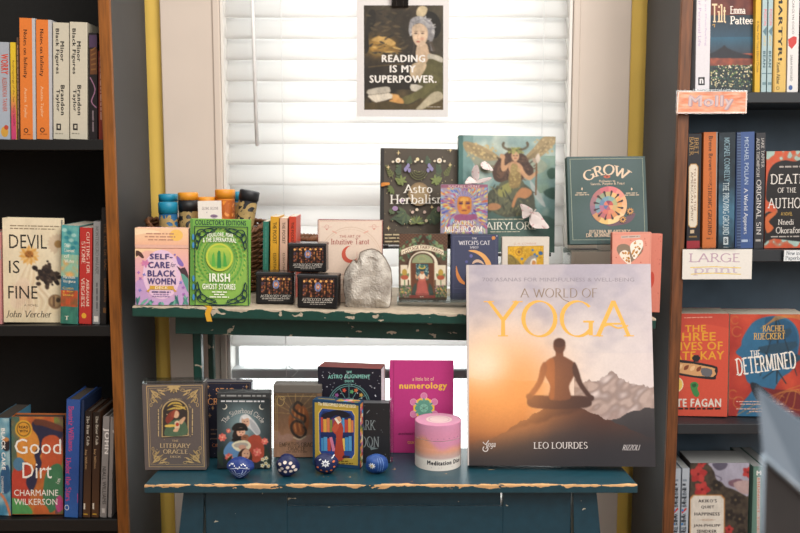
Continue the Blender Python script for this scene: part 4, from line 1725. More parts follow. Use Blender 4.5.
YA2 = GY + .215
zA2 = at(418, 246.5, YA2)[2]
front_book('hardcover_book', [(380.5, 148.2), (458, 150.5), (457.5, 247), (379.8, 245.5)], .016, (zA2, 0), '#50463a', p_astro,
           'dark brown hardcover with mirrored herbs and a dull gold moon, left of the fairy book', group='front facing books on the green table', Y=YA2, lean=R(7), side='#2d2a28')


def easel(x0, x1, Y, z, zbase, label, back=.11):
    """black wire book easel: ledge, two front hooks, back prop"""
    BLK = M('black_easel', '#17181a', .4)
    cx = (x0 + x1) / 2
    root = empty('book_easel', (cx, Y, zbase), label, 'book stand')
    h = z - zbase
    hw_ = (x1 - x0) / 2
    bm = bmesh.new(); cbox(bm, -hw_, hw_, -.010, .03, h - .004, h - .0004, .001)
    cbox(bm, -hw_, -hw_ + .012, -.013, -.0102, h - .004, h + .004); cbox(bm, hw_ - .012, hw_, -.013, -.0102, h - .004, h + .004)
    link('ledge', bm, BLK, root)
    for s in (-1, 1): boxo('leg', s * hw_ * .5 - .004, s * hw_ * .5 + .004, .012, .02, 0, h - .0042, BLK, root)
    return root


easel(at(383, 247, YA2)[0], at(453, 247, YA2)[0], YA2, zA2, gz(-.0) + .004, 'black book easel under the dark brown herbal book')


# ---- fairy book
def p_fairy(a):
    a.z(455, 130, 5.076)
    def sky(x, y):
        n = nz(x, y, .012, 2) + .5 * nz(x, y, .03, 5)
        t = (y - 20) / 500
        c = mixc('#8fa9a6', '#5f8584', t)
        c = mixc(c, '#c9d3c4', max(0, .9 * n + .25 * math.exp(-((x - 270) / 130) ** 2 - ((y - 90) / 80) ** 2)))
        if x > 380 and 140 < y < 330: c = mixc(c, '#7d9a86', .5 + n)
        c = mixc(c, '#4f6b62', max(0, (y - 380) / 130) * .8)
        if x < 90: c = mixc(c, '#4f7d78', .4)
        return c
    a.begin(18, 22, 514, 640, 1.5, .06)
    a.grid(18, 22, 514, 640, 60, 70, sky)
    a.rect(16, 22, 40, 640, '#3f6b66')
    W1, W2 = '#a08a62', '#77684c'
    # wings
    a.poly([(42, 62), (110, 74), (180, 108), (226, 142), (236, 156), (160, 168), (96, 150), (52, 108)], W1, 3)
    a.poly([(60, 110), (150, 160), (226, 160), (214, 215), (150, 222), (100, 180)], '#8a8f7c', 3)
    a.poly([(352, 150), (400, 96), (450, 40), (508, 40), (506, 78), (440, 140), (380, 170)], W1, 3)
    a.poly([(350, 170), (420, 150), (470, 190), (430, 230), (370, 220)], '#93a08c', 3)
    a.poly([(380, 260), (430, 330), (460, 395), (440, 390), (396, 330)], '#a9b3b0', 3)
    for k in range(6):
        a.line([(60 + k * 10, 70 + k * 12), (140, 112 + k * 6), (226, 150)], 2.2, W2, 3)
        a.line([(505 - k * 14, 44 + k * 14), (430, 100 + k * 8), (360, 158)], 2.2, W2, 3)
    a.dots(60, 70, 210, 150, 40, 6, '#c4ab74', 3); a.dots(400, 50, 500, 130, 30, 6, '#c0a878', 4)
    # hair
    a.poly([(284, 112), (250, 130), (212, 165), (190, 215), (204, 262), (250, 274), (330, 268), (360, 240), (392, 250), (398, 208), (376, 172), (350, 130)], '#4c3328', 4)
    a.poly([(220, 180), (240, 160), (262, 200), (240, 250), (212, 240)], '#6b4a36', 3)
    rr = random.Random(5)
    for k in range(90):
        t, q = rr.uniform(0, 6.28), rr.uniform(.4, 1)
        a.leaf(300 + 98 * q * math.cos(t), 200 + 66 * q * math.sin(t), rr.uniform(18, 40), 6, rr.uniform(0, 360), rr.choice(['#5e4232', '#3c281f', '#6f4f3a']))
    # rock and dress
    a.poly([(166, 330), (230, 290), (300, 262), (350, 280), (398, 330), (400, 440), (330, 475), (200, 470), (166, 440)], '#4a4c3c', 4)
    a.poly([(236, 270), (330, 258), (350, 300), (300, 390), (210, 440), (180, 400), (212, 330)], '#5b5d46', 4)
    a.poly([(226, 300), (290, 268), (300, 300), (262, 346), (220, 340)], '#8d8a4a', 4)
    for k in range(110):
        a.leaf(rr.uniform(176, 392), rr.uniform(280, 460), rr.uniform(16, 46), rr.uniform(5, 10), rr.uniform(30, 150), rr.choice(['#565640', '#3f4236', '#6a6a4c', '#34382f', '#75704c']))
    SK = '#c8966c'
    a.poly([(340, 300), (384, 312), (388, 336), (356, 356), (318, 352), (300, 400), (288, 392), (306, 340)], '#b97c4e', 3)
    a.poly([(170, 384), (206, 378), (236, 394), (214, 412), (170, 412)], '#b07a50', 3)
    # torso, arms
    a.poly([(286, 168), (320, 172), (344, 196), (338, 226), (326, 262), (284, 262), (278, 226), (270, 190)], SK, 4)
    a.poly([(278, 176), (262, 208), (240, 216), (232, 190), (238, 146), (250, 142), (252, 186), (274, 172)], SK, 3)
    a.poly([(232, 150), (226, 132), (236, 126), (254, 136), (252, 152)], SK, 2)
    a.poly([(336, 190), (356, 222), (378, 240), (412, 216), (420, 224), (384, 262), (352, 250), (334, 222)], SK, 3)
    a.poly([(276, 226), (330, 222), (330, 290), (280, 300)], '#8d7444', 3)
    a.poly([(290, 176), (320, 190), (300, 240), (282, 226)], '#9c8450', 3)
    a.dots(280, 190, 330, 290, 40, 4, '#b8a060', 8)
    a.rect(298, 150, 314, 178, '#b98560')
    a.ell(306, 138, 20, 27, '#d2a27a'); a.ell(306, 150, 7, 3, '#a8584a'); a.ell(298, 136, 5, 2.4, '#4a3428'); a.ell(314, 136, 5, 2.4, '#4a3428'); a.line([(306, 136), (304, 146)], 2, '#a87850')
    a.poly([(268, 122), (286, 104), (306, 98), (330, 104), (344, 124), (324, 118), (304, 114), (284, 122)], '#8f8a48', 3)
    a.dots(266, 96, 348, 124, 50, 5, '#a8a45c', 6); a.dots(266, 96, 348, 124, 24, 4, '#5f6a38', 7)
    for sx in (1, -1):
        a.line([(306 + sx * 20, 106), (306 + sx * 44, 102), (306 + sx * 62, 88), (306 + sx * 58, 68)], 11, '#5a4a34', 4)
        a.line([(306 + sx * 62, 88), (306 + sx * 66, 76), (306 + sx * 57, 66)], 6, '#5a4a34', 3)
    # staff
    a.line([(414, 172), (410, 340)], 8, '#7a5236', 2); a.leaf(418, 178, 54, 26, -85, '#d2c2b2'); a.leaf(412, 178, 36, 18, -120, '#b49a86')
    a.poly([(466, 220), (490, 200), (512, 210), (512, 250), (480, 256)], '#3f5f52', 3); a.poly([(450, 320), (512, 300), (512, 360), (470, 350)], '#3c5a50', 3)
    a.poly([(166, 430), (260, 452), (380, 440), (512, 470), (512, 640), (166, 640)], '#46625a', 3)
    a.end()
    W = '#e9e4d4'
    a.text('FAIRYLORE', 128, 474, 412, 514, W, 'e')
    a.fine(168, 456, 350, 466, '#b9b79e', seed=1); a.fine(180, 520, 330, 528, '#b9b79e', seed=2)


YFa = GY + .205
zFa = at(505, 254, YFa)[2]
FQ = [(458.5, 135.5), (555.6, 138), (554.4, 254.5), (458, 253)]
fb = front_book('hardcover_book', FQ, .022, (zFa, 0), '#3f6b66', p_fairy,
                'teal hardcover showing a winged horned fairy with long hair', group='front facing books on the green table', Y=YFa, lean=R(7), side='#355f5b', gain=1.0)
easel(at(462, 254, YFa)[0], at(550, 254, YFa)[0], YFa, zFa, gz(.2) + .004, 'black book easel under the winged fairy book')


# paper butterflies clipped to the fairy book
def butterfly(wings, body, label, Y):
    """wings: outlines in the fairy crop's frame"""
    z = lambda p: (455 + p[0] / 5.076, 130 + p[1] / 5.076)
    c = z(body[0])
    O = at(c[0], c[1], Y)
    root = empty('paper_butterfly', O, label, 'butterfly', 'pale paper butterflies on the fairy book')
    PB = M('butterfly_paper', '#ecdcd8', .6, var=.06, scale=90)
    PB2 = M('butterfly_pink', '#dfb3b4', .6, var=.1, scale=90)
    for k, wpts in enumerate(wings):
        pts = smooth([z(p) for p in wpts], 4)
        bm = bmesh.new()
        cx = sum(p[0] for p in pts) / len(pts); cy = sum(p[1] for p in pts) / len(pts)
        def v3(x, y, dy):
            d = math.hypot(x - c[0], y - c[1])
            p = at(x, y, Y - .0012 * d - .002 + dy)
            return Vector(p) - Vector(O)
        fr = [bm.verts.new(v3(x, y, 0)) for x, y in pts]
        bk = [bm.verts.new(v3(x, y, .0008)) for x, y in pts]
        inn = [bm.verts.new(v3(cx + (x - cx) * .6, cy + (y - cy) * .6, -.0012)) for x, y in pts]
        n = len(pts)
        for i in range(n):
            j = (i + 1) % n
            f = bm.faces.new((fr[i], fr[j], inn[j], inn[i])); f.material_index = 1 if i % 7 == 0 else 0
            bm.faces.new((fr[j], fr[i], bk[i], bk[j]))
        f = bm.faces.new(inn); f.material_index = 0
        bm.faces.new(bk[::-1])
        link('wing', bm, [PB, PB2], root)
    bm = bmesh.new()
    tube(bm, [Vector(at(*z(p), Y - .003)) - Vector(O) for p in body], [.0012, .002, .0012], 6)
    link('body', bm, M('butterfly_body', '#b9aaa2', .6), root)
    return root


dfy = fb.matrix_world
Ybut = YFa - .004
butterfly([[(104, 178), (118, 184), (124, 222), (118, 252), (96, 248), (84, 224), (90, 194)], [(96, 250), (74, 236), (56, 256), (52, 272), (86, 274), (120, 266)], [(100, 262), (140, 246), (186, 240), (170, 258), (120, 272)]],
          [(92, 246), (102, 256), (114, 266)], 'cream paper butterfly with raised wing above the rainbow portrait deck', Ybut + .004)
butterfly([[(130, 172), (150, 158), (164, 170), (176, 200), (160, 202), (140, 194)], [(164, 168), (182, 184), (194, 204), (176, 204)]], [(160, 166), (167, 182), (174, 198)],
          'small lilac paper butterfly on the fairy\'s left wing, upper left', Ybut + .012)
butterfly([[(330, 378), (352, 378), (378, 392), (396, 406), (384, 430), (362, 446), (342, 446), (340, 412)], [(392, 420), (424, 418), (452, 456), (478, 496), (440, 500), (400, 496), (378, 470), (382, 440)]],
          [(378, 444), (394, 422), (412, 402)], 'large pink paper butterfly at the lower right of the fairy book', Ybut + .0)


# ---- rainbow portrait deck
def p_sacred(a):
    a.z(435, 180, 9.683)
    pal = ['#e8963c', '#5e6fc0', '#d9c46a', '#b45a86', '#7fb4c8', '#8a5aa8', '#e2b45a', '#d66a4a', '#9fb0dc', '#c9d29a', '#6a4a92']
    rr = random.Random(11)
    a.begin(52, 44, 512, 540, 2.2, .06)
    a.rect(52, 44, 512, 540, '#a38fa0')
    for k in range(620):
        t = rr.uniform(0, 360); r0 = rr.uniform(84, 330)
        x, y = 284 + r0 * math.cos(R(t)), 250 + r0 * math.sin(R(t)) * .95
        if 54 < x < 508 and 80 < y < 500:
            dn = t + 20 * math.sin(r0 / 40)
            a.leaf(x, y, rr.uniform(30, 64), rr.uniform(10, 20), dn, pal[rr.randrange(11)])

    a.ell(284, 200, 84, 88, '#8a86b8')
    for k in range(40): a.leaf(284 + 60 * math.cos(R(180 + k * 4.6)), 210 + 60 * math.sin(R(180 + k * 4.6)), 44, 9, 180 + k * 4.6, ('#b7b4d6', '#5a5090', '#d9b9a0', '#7a6aa8')[k % 4])
    a.poly([(226, 170), (284, 160), (344, 176), (356, 240), (342, 310), (290, 340), (236, 316), (214, 250)], '#cf8138', 4)
    a.poly([(250, 180), (284, 168), (320, 180), (318, 206), (250, 208)], '#e2a24a', 3)
    a.poly([(268, 210), (284, 206), (290, 258), (300, 272), (262, 274)], '#e0a046', 3)
    for sx in (-1, 1): a.ell(284 + sx * 34, 228, 22, 9, '#5c3450'); a.line([(284 + sx * 14, 212), (284 + sx * 56, 214)], 7, '#6a3a40')
    a.ell(282, 296, 26, 8, '#8f4a3a'); a.ell(244, 268, 14, 18, '#d9704a'); a.ell(326, 268, 14, 18, '#b8583e')
    a.poly([(200, 340), (260, 330), (320, 336), (390, 330), (400, 380), (210, 390)], '#a0567e', 3)
    a.rect(58, 46, 510, 78, '#9a5f78')
    a.end()
    a.text('RACHEL HUNT', 130, 54, 436, 76, '#e7cfc6', 'm')
    a.text('SACRED', 176, 394, 380, 438, '#f1e4da', 'e')
    a.text('MUSHROOM', 92, 446, 462, 502, '#f5ebe2', 'E')


deck_box('oracle_deck_box', [(440.8, 184.4), (487.8, 185), (487.4, 234), (440.4, 233.4)], .022, (z2, 0), '#a38fa0', p_sacred,
         'rainbow coloured deck with an orange face in a feather headdress', style='lift', side='#6a5a8a', Y=YS, lean=R(1))


# ---- cottage deck
def p_cottage(a):
    a.z(395, 228, 6.35)
    a.begin(20, 34, 340, 460, 2.2, .05)
    a.rect(20, 34, 340, 460, '#5c4536')
    a.cells(30, 38, 332, 130, 26, 9, lambda i, j: '#6e4f3c' if (i + j) % 2 else '#54392c')
    GR = ['#5f7a56', '#3f5e48', '#7d9366', '#4f6f5a']
    rr = random.Random(5)
    for k in range(110):
        t = rr.random()
        x = 30 + 300 * t
        y = 150 - 90 * (1 - abs(2 * t - 1)) + rr.uniform(-26, 60)
        a.leaf(x, y, 28, 14, rr.uniform(0, 360), GR[rr.randrange(4)])
    a.poly([(178, 46), (190, 46), (296, 240), (282, 240), (180, 76), (76, 240), (62, 240)], '#4a3226')
    a.rect(26, 236, 332, 366, '#e3d6bc')
    for x in (30, 84, 254, 326): a.rect(x - 4, 230, x + 4, 366, '#5a4030')
    a.poly([(62, 330)] + [(180 + 92 * math.cos(R(t)), 232 - 84 * math.sin(R(t))) for t in range(180, -1, -12)] + [(272, 330)], '#e8ddc4')
    a.poly([(106, 226)] + [(175 + 70 * math.cos(R(t)), 222 - 58 * math.sin(R(t))) for t in range(180, -1, -12)] + [(244, 226)], '#8f9a72')
    a.ring(175, 224, 76, 66, 9, '#4e3628', 0, 180)
    a.ring(172, 196, 26, 16, 2, '#c9b06c', 0, 360)
    a.rect(98, 224, 250, 446, '#7a4c34'); a.rect(106, 224, 242, 440, '#6b3f2c')
    a.rect(134, 228, 212, 330, '#2f5660')
    a.dots(134, 228, 212, 330, 60, 4, '#a8c0b0', 3)
    BN = '#e7d9bc'
    pts = [(40 + (310 - 40) * i / 12, 150 - 34 * math.sin(math.pi * i / 12)) for i in range(13)]
    a.poly([(x, y - 10 + 2) for x, y in pts] + [(x, y + 24) for x, y in pts[::-1]], BN)
    for cx in (60, 290):
        a.leaf(cx, 322, 62, 34, -90, '#8f9a66'); a.leaf(cx - 8, 322, 40, 20, -120, '#6f8456'); a.leaf(cx + 8, 322, 40, 20, -60, '#6f8456')
        a.ell(cx, 314, 24, 16, '#b5583c'); a.rect(cx - 3, 330, cx + 3, 366, '#6a8a5a'); a.ell(cx, 282, 16, 20, '#b9973c')
        a.rect(cx - 34, 366, cx + 40, 440, '#4c6048')
        a.dots(cx - 34, 366, cx + 40, 440, 34, 6, '#c98a92', int(cx)); a.dots(cx - 34, 380, cx + 40, 440, 20, 5, '#dca64a', int(cx) + 2); a.dots(cx - 34, 366, cx + 40, 440, 34, 5, '#6f8a58', int(cx) + 5)
    a.poly([(104, 440), (112, 380), (134, 350), (136, 440)], '#3f4a44', 2); a.poly([(244, 440), (236, 380), (214, 350), (212, 440)], '#3f4a44', 2)
    a.poly([(150, 332), (192, 332), (208, 400), (212, 428), (132, 428), (136, 396)], '#b5584e', 3)
    a.poly([(152, 296), (190, 296), (194, 334), (150, 334)], '#c46a58', 2)
    a.poly([(156, 290), (188, 290), (186, 322), (158, 322)], '#e7d3b8', 2)
    for sx in (1, -1): a.line([(172 + sx * 20, 304), (172 + sx * 34, 322), (172 + sx * 40, 296)], 9, '#d8a276', 3)
    a.ell(172, 280, 12, 15, '#b5764e'); a.ell(172, 262, 20, 14, '#244048'); a.ell(172, 250, 22, 12, '#cfae4c'); a.ell(172, 246, 14, 8, '#3c6a58')
    a.rect(90, 428, 256, 446, '#a8463c')
    a.end()
    a.text('COTTAGE FAIRY TAROT', 0, 0, 0, 0, '#7a4f44', 'b', arcp=(176, 330, 196, 22, -37, 37)); a.text('tarot', 156, 432, 182, 441, '#e8d2ba', 'b')


deck_box('tarot_deck_box', [(399.7, 234.2), (447.6, 234.2), (446.8, 299.8), (398.6, 299.8)], .03, PL1, '#4a3a30', p_cottage,
         'brown deck with a cottage doorway and a seated woman in a red skirt', style='lift', side='#3c3028', Y=YC, lean=R(1))


def p_witch(a):
    a.z(445, 228, 6.957)
    a.rect(36, 40, 380, 560, '#454a67')
    a.rect(36, 40, 46, 560, '#2f3350')
    a.frame(60, 60, 356, 560, 2.5, '#5d6180')
    W = '#d8d4dc'
    a.text('THE', 186, 68, 222, 80, W, 'E')
    a.text("WITCH'S CAT", 92, 90, 314, 120, W, 'E')
    a.text('TAROT', 172, 128, 234, 144, W, 'E')
    a.poly([(162, 160), (210, 156), (268, 180), (306, 222), (322, 262), (318, 330), (286, 380), (290, 330), (288, 268), (262, 214), (216, 178)], '#e8a860', 4)
    a.poly([(78, 262), (92, 310), (120, 360), (160, 400), (104, 380), (78, 330)], '#e08a48', 3)
    a.poly([(190, 252), (200, 230), (226, 220), (256, 232), (272, 256), (250, 246), (222, 240)], '#d8b49a', 3)
    a.ell(182, 196, 11, 12, '#6a6aa8'); a.ell(150, 236, 10, 10, '#5a5c98')
    a.poly([(150, 300), (240, 280), (270, 340), (260, 440), (150, 440)], '#23253a', 3)
    for k in range(6): a.leaf(338, 72, 16, 10, k * 60, '#d98a4a')
    a.poly([(356, 56), (364, 52), (362, 64)], W)
    a.frame(60, 420, 356, 560, 2.5, '#5d6180')


deck_box('tarot_deck_box', [(450.7, 234.6), (498.6, 235), (497.8, 299.8), (450.4, 299.6)], .03, PL1, '#454a67', p_witch,
         'slate blue deck with an orange crescent moon, right of the cottage deck', style='lift', side='#343854', Y=YC, lean=R(1))


def p_bird(a):
    a.z(445, 228, 6.957)
    a.rect(394, 58, 728, 560, '#d9cec2')
    a.rect(394, 58, 402, 560, '#c2b6aa')
    a.text('G. M. COMBINE', 478, 104, 636, 117, '#c99a86', 's')
    a.begin(436, 126, 686, 430, 2, .1)
    a.rect(436, 126, 686, 430, '#d8a324')
    rr = random.Random(3)
    a.dots(440, 130, 682, 425, 90, 6, '#b8841c', 2); a.dots(440, 130, 682, 300, 50, 4, '#ecc24a', 4)
    a.ring(515, 168, 26, 26, 6, '#a8701e'); a.ell(515, 168, 10, 10, '#8a5a24')
    a.poly([(438, 185), (480, 200), (520, 240), (530, 270), (438, 270)], '#8f7a3c', 3); a.ring(450, 250, 46, 60, 5, '#5f5230', 0, 100)
    a.poly([(545, 262), (566, 222), (596, 196), (628, 192), (640, 214), (632, 246), (640, 320), (560, 330)], '#9a9288', 4)
    a.poly([(596, 232), (630, 214), (634, 260), (600, 290)], '#e6dfd0', 3); a.poly([(610, 228), (632, 236), (628, 264), (606, 256)], '#d08a4a', 2)
    for x, y in ((624, 186), (640, 198), (666, 176), (536, 216), (610, 156), (672, 182)): a.ell(x, y, 9, 8, '#3f76b8')
    a.ell(664, 178, 13, 13, '#2f5f9a')
    a.end()


deck_box('card_box', [(501.8, 236.6), (549.2, 237.6), (548.6, 299.8), (501.6, 299.6)], .026, PL1, '#d9cec2', p_bird,
         'cream boxed card set with a grey bird on a golden yellow picture', style='lift', side='#b9ada2', Y=YC + .002, lean=R(1))


# ---- GROW
def p_grow(a):
    a.z(560, 150, 4.635)
    a.grid(25, 20, 415, 445, 12, 12, lambda x, y: mixc('#344f4c', '#42595a', .5 + .8 * nz(x, y, .008, 3)))
    TN = '#e1c2a4'
    a.line([(44, 40), (378, 46), (398, 424), (62, 424), (44, 40)], 2.4, '#9fa68e')
    a.text('GROW', 0, 0, 0, 0, TN, 'E', arcp=(218, 268, 148, 50, -38, 36))
    a.ell(218, 127, 16, 7, '#c4583c'); a.ell(218, 127, 5, 4, '#7a2a20')
    a.text('Pathways to', 182, 142, 256, 155, TN, 'e')
    a.text('Success, Purpose & Peace', 142, 153, 300, 168, TN, 'e')
    for x0, y in ((70, 196), (300, 202)):
        a.fine(x0 + 6, y, x0 + 58, y + 9, '#b9a58c', seed=x0); a.fine(x0, y + 9, x0 + 66, y + 18, '#b9a58c', seed=x0 + 1)
        a.poly([(x0 + 32, y - 22), (x0 + 36, y - 14), (x0 + 32, y - 7), (x0 + 28, y - 14)], TN)
    cx, cy = 226, 262
    a.poly([(218, 344), (260, 340), (300, 322), (330, 306), (352, 300), (340, 330), (316, 348), (280, 356), (230, 360)], '#6a4a58', 3)
    rings = [(86, ['#e7a878', '#e58a7a', '#de6f74', '#c9606c', '#b06a6a', '#9a6a72', '#8f6478', '#c98a5a', '#e2b86a', '#edc884', '#efc08a', '#e9b07e']),
             (62, ['#e59a5a', '#e9b06a', '#b7a06a', '#8f9a78', '#7a9a94', '#6f8fa0', '#b8606a', '#d8705c', '#d98a52', '#e0a45a']),
             (42, ['#a9a873', '#7fa39a', '#6b95a8', '#5f7fa0', '#b06a86', '#d0665c', '#d98060', '#c9a468']),
             (22, ['#c24a4a', '#8a3a56', '#d9705a', '#5a6a9a', '#b5566a', '#e09a6a'])]
    for r, cols in rings:
        n = len(cols)
        for i, c in enumerate(cols):
            a0, a1 = 360 * i / n, 360 * (i + 1) / n
            pts = [(cx, cy)] + [(cx + r * math.cos(R(a0 + (a1 - a0) * q / 5)), cy - r * 1.04 * math.sin(R(a0 + (a1 - a0) * q / 5))) for q in range(6)]
            a.poly(pts, c)
    for k in range(12):
        t = R(30 * k + 12)
        a.leaf(cx + 40 * math.cos(t), cy + 40 * math.sin(t), 32, 6, 30 * k + 12, '#3a3038')
        a.ell(cx + 64 * math.cos(t), cy + 64 * math.sin(t), 7, 5, '#3f2c30', 30 * k)
    for x, y, r in ((293, 330, 15), (326, 292, 15)):
        a.ell(x, y, r, r, '#4a3044')
        for k in range(10): a.leaf(x, y, r + 3, 5, k * 36, '#d99a4a')
        a.ell(x, y, 6, 6, '#3a2030')
    a.text('JUSTINA BLAKENEY', 136, 378, 330, 394, TN, 'E')
    a.text('DR. BONNIE THOMAS', 122, 394, 330, 412, TN, 'E')


YG = GY + .12
zG = at(609, 246, YG)[2]
front_book('hardcover_book', [(566.4, 156), (644, 158), (649.2, 245.5), (570.2, 246)], .02, (zG, -.0), '#3a5250', p_grow,
           'dark green hardcover with a ring of coloured wedges, beside the right bookcase', group='front facing books on the green table', Y=YG, lean=R(9), sr=R(3), sy=R(1.5), side='#274644', pages=PAPER)
# its clear stand
xg0, xg1 = at(568, 247, YG)[0], at(625, 247, YG)[0]
st = empty('acrylic_stand', ((xg0 + xg1) / 2, YG, gz(.4)), 'clear acrylic stand holding up the dark green book', 'display stand')
hh = zG - gz(.4) - .0055
hw_ = (xg1 - xg0) / 2
boxo('ledge', -hw_, hw_, -.03, .05, hh - .003, hh, CLEAR, st)
boxo('front_lip', -hw_ * .1, hw_, -.033, -.0302, hh - .003, hh + .02, CLEAR, st)
for s in (-1, 1): boxo('side_leg', s * hw_ - .0015, s * hw_ + .0015, -.03, .05, .002, hh - .0032, CLEAR, st)
boxo('dark_lining', -hw_, -.002, -.028, -.002, hh + .0002, hh + .001, M('black_lining', '#1c1f22', .35), st)
boxo('shelf', -hw_ + .002, hw_ - .002, -.05, .03, hh * .55, hh * .55 + .003, CLEAR, st)


# ---- heart decks
def p_heart(a):
    a.z(600, 220, 4.1)
    a.rect(40, 40, 220, 400, '#e0907c')
    a.frame(48, 58, 204, 400, 1.6, '#d07c6a')
    a.rect(84, 66, 162, 76, '#c9b9ae'); a.fine(86, 67, 160, 75, '#a07f74', seed=2)
    def heart(dx, dy, k): return [(121 + dx + k * 55 * (math.sin(t) ** 3), 132 + dy - k * (40 * math.cos(t) - 14 * math.cos(2 * t) - 6 * math.cos(3 * t))) for t in [2 * math.pi * i / 30 for i in range(30)]]
    a.poly(heart(0, 0, 1), '#8a7460')
    h2 = heart(0, 0, .97)
    a.poly([(121, 110), (140, 88), (168, 86), (174, 108), (160, 138), (138, 162)], '#efe4d6', 3)
    a.poly([(78, 140), (96, 124), (116, 134), (126, 170), (122, 186), (96, 166)], '#ecdcca', 3)
    a.dots(130, 96, 166, 150, 16, 5, '#c98a3c', 3); a.dots(88, 132, 120, 178, 14, 5, '#c58434', 4)
    a.dots(50, 80, 200, 330, 16, 3, '#c25f50', 9)
    a.poly([(205, 235), (214, 225), (222, 240), (218, 270), (208, 290), (200, 270)], '#c8402e', 3)


def p_none(a): pass


def p_heart2(a):
    a.z(600, 220, 4.1)
    a.dots(222, 70, 252, 330, 8, 3, '#c25f50', 9)
    a.poly([(205, 228), (216, 222), (222, 240), (220, 268), (208, 290), (198, 270)], '#c8402e', 3)


YH = GY + .03
deck_box('tarot_deck_box', [(611.8, 232), (650.4, 233.4), (651.4, 314.5), (612.4, 313.6)], .02, GP, '#e0907c', p_heart,
         'coral pink deck with a heart shaped picture, behind the top of the yoga book', style='lift', side='#b2553f', group='coral pink heart decks', Y=YH, lean=R(3), sl=R(.5), sy=R(1))
deck_box('tarot_deck_box', [(624, 233.4), (662.8, 234.2), (659.6, 315.4), (622, 314.6)], .026, GP, '#d67a66', p_heart2,
         'coral pink deck showing only its right edge, tucked behind the heart deck', style='lift', side='#a54a38', group='coral pink heart decks', Y=YH + .036, lean=R(3), sl=R(.5), sy=R(1))


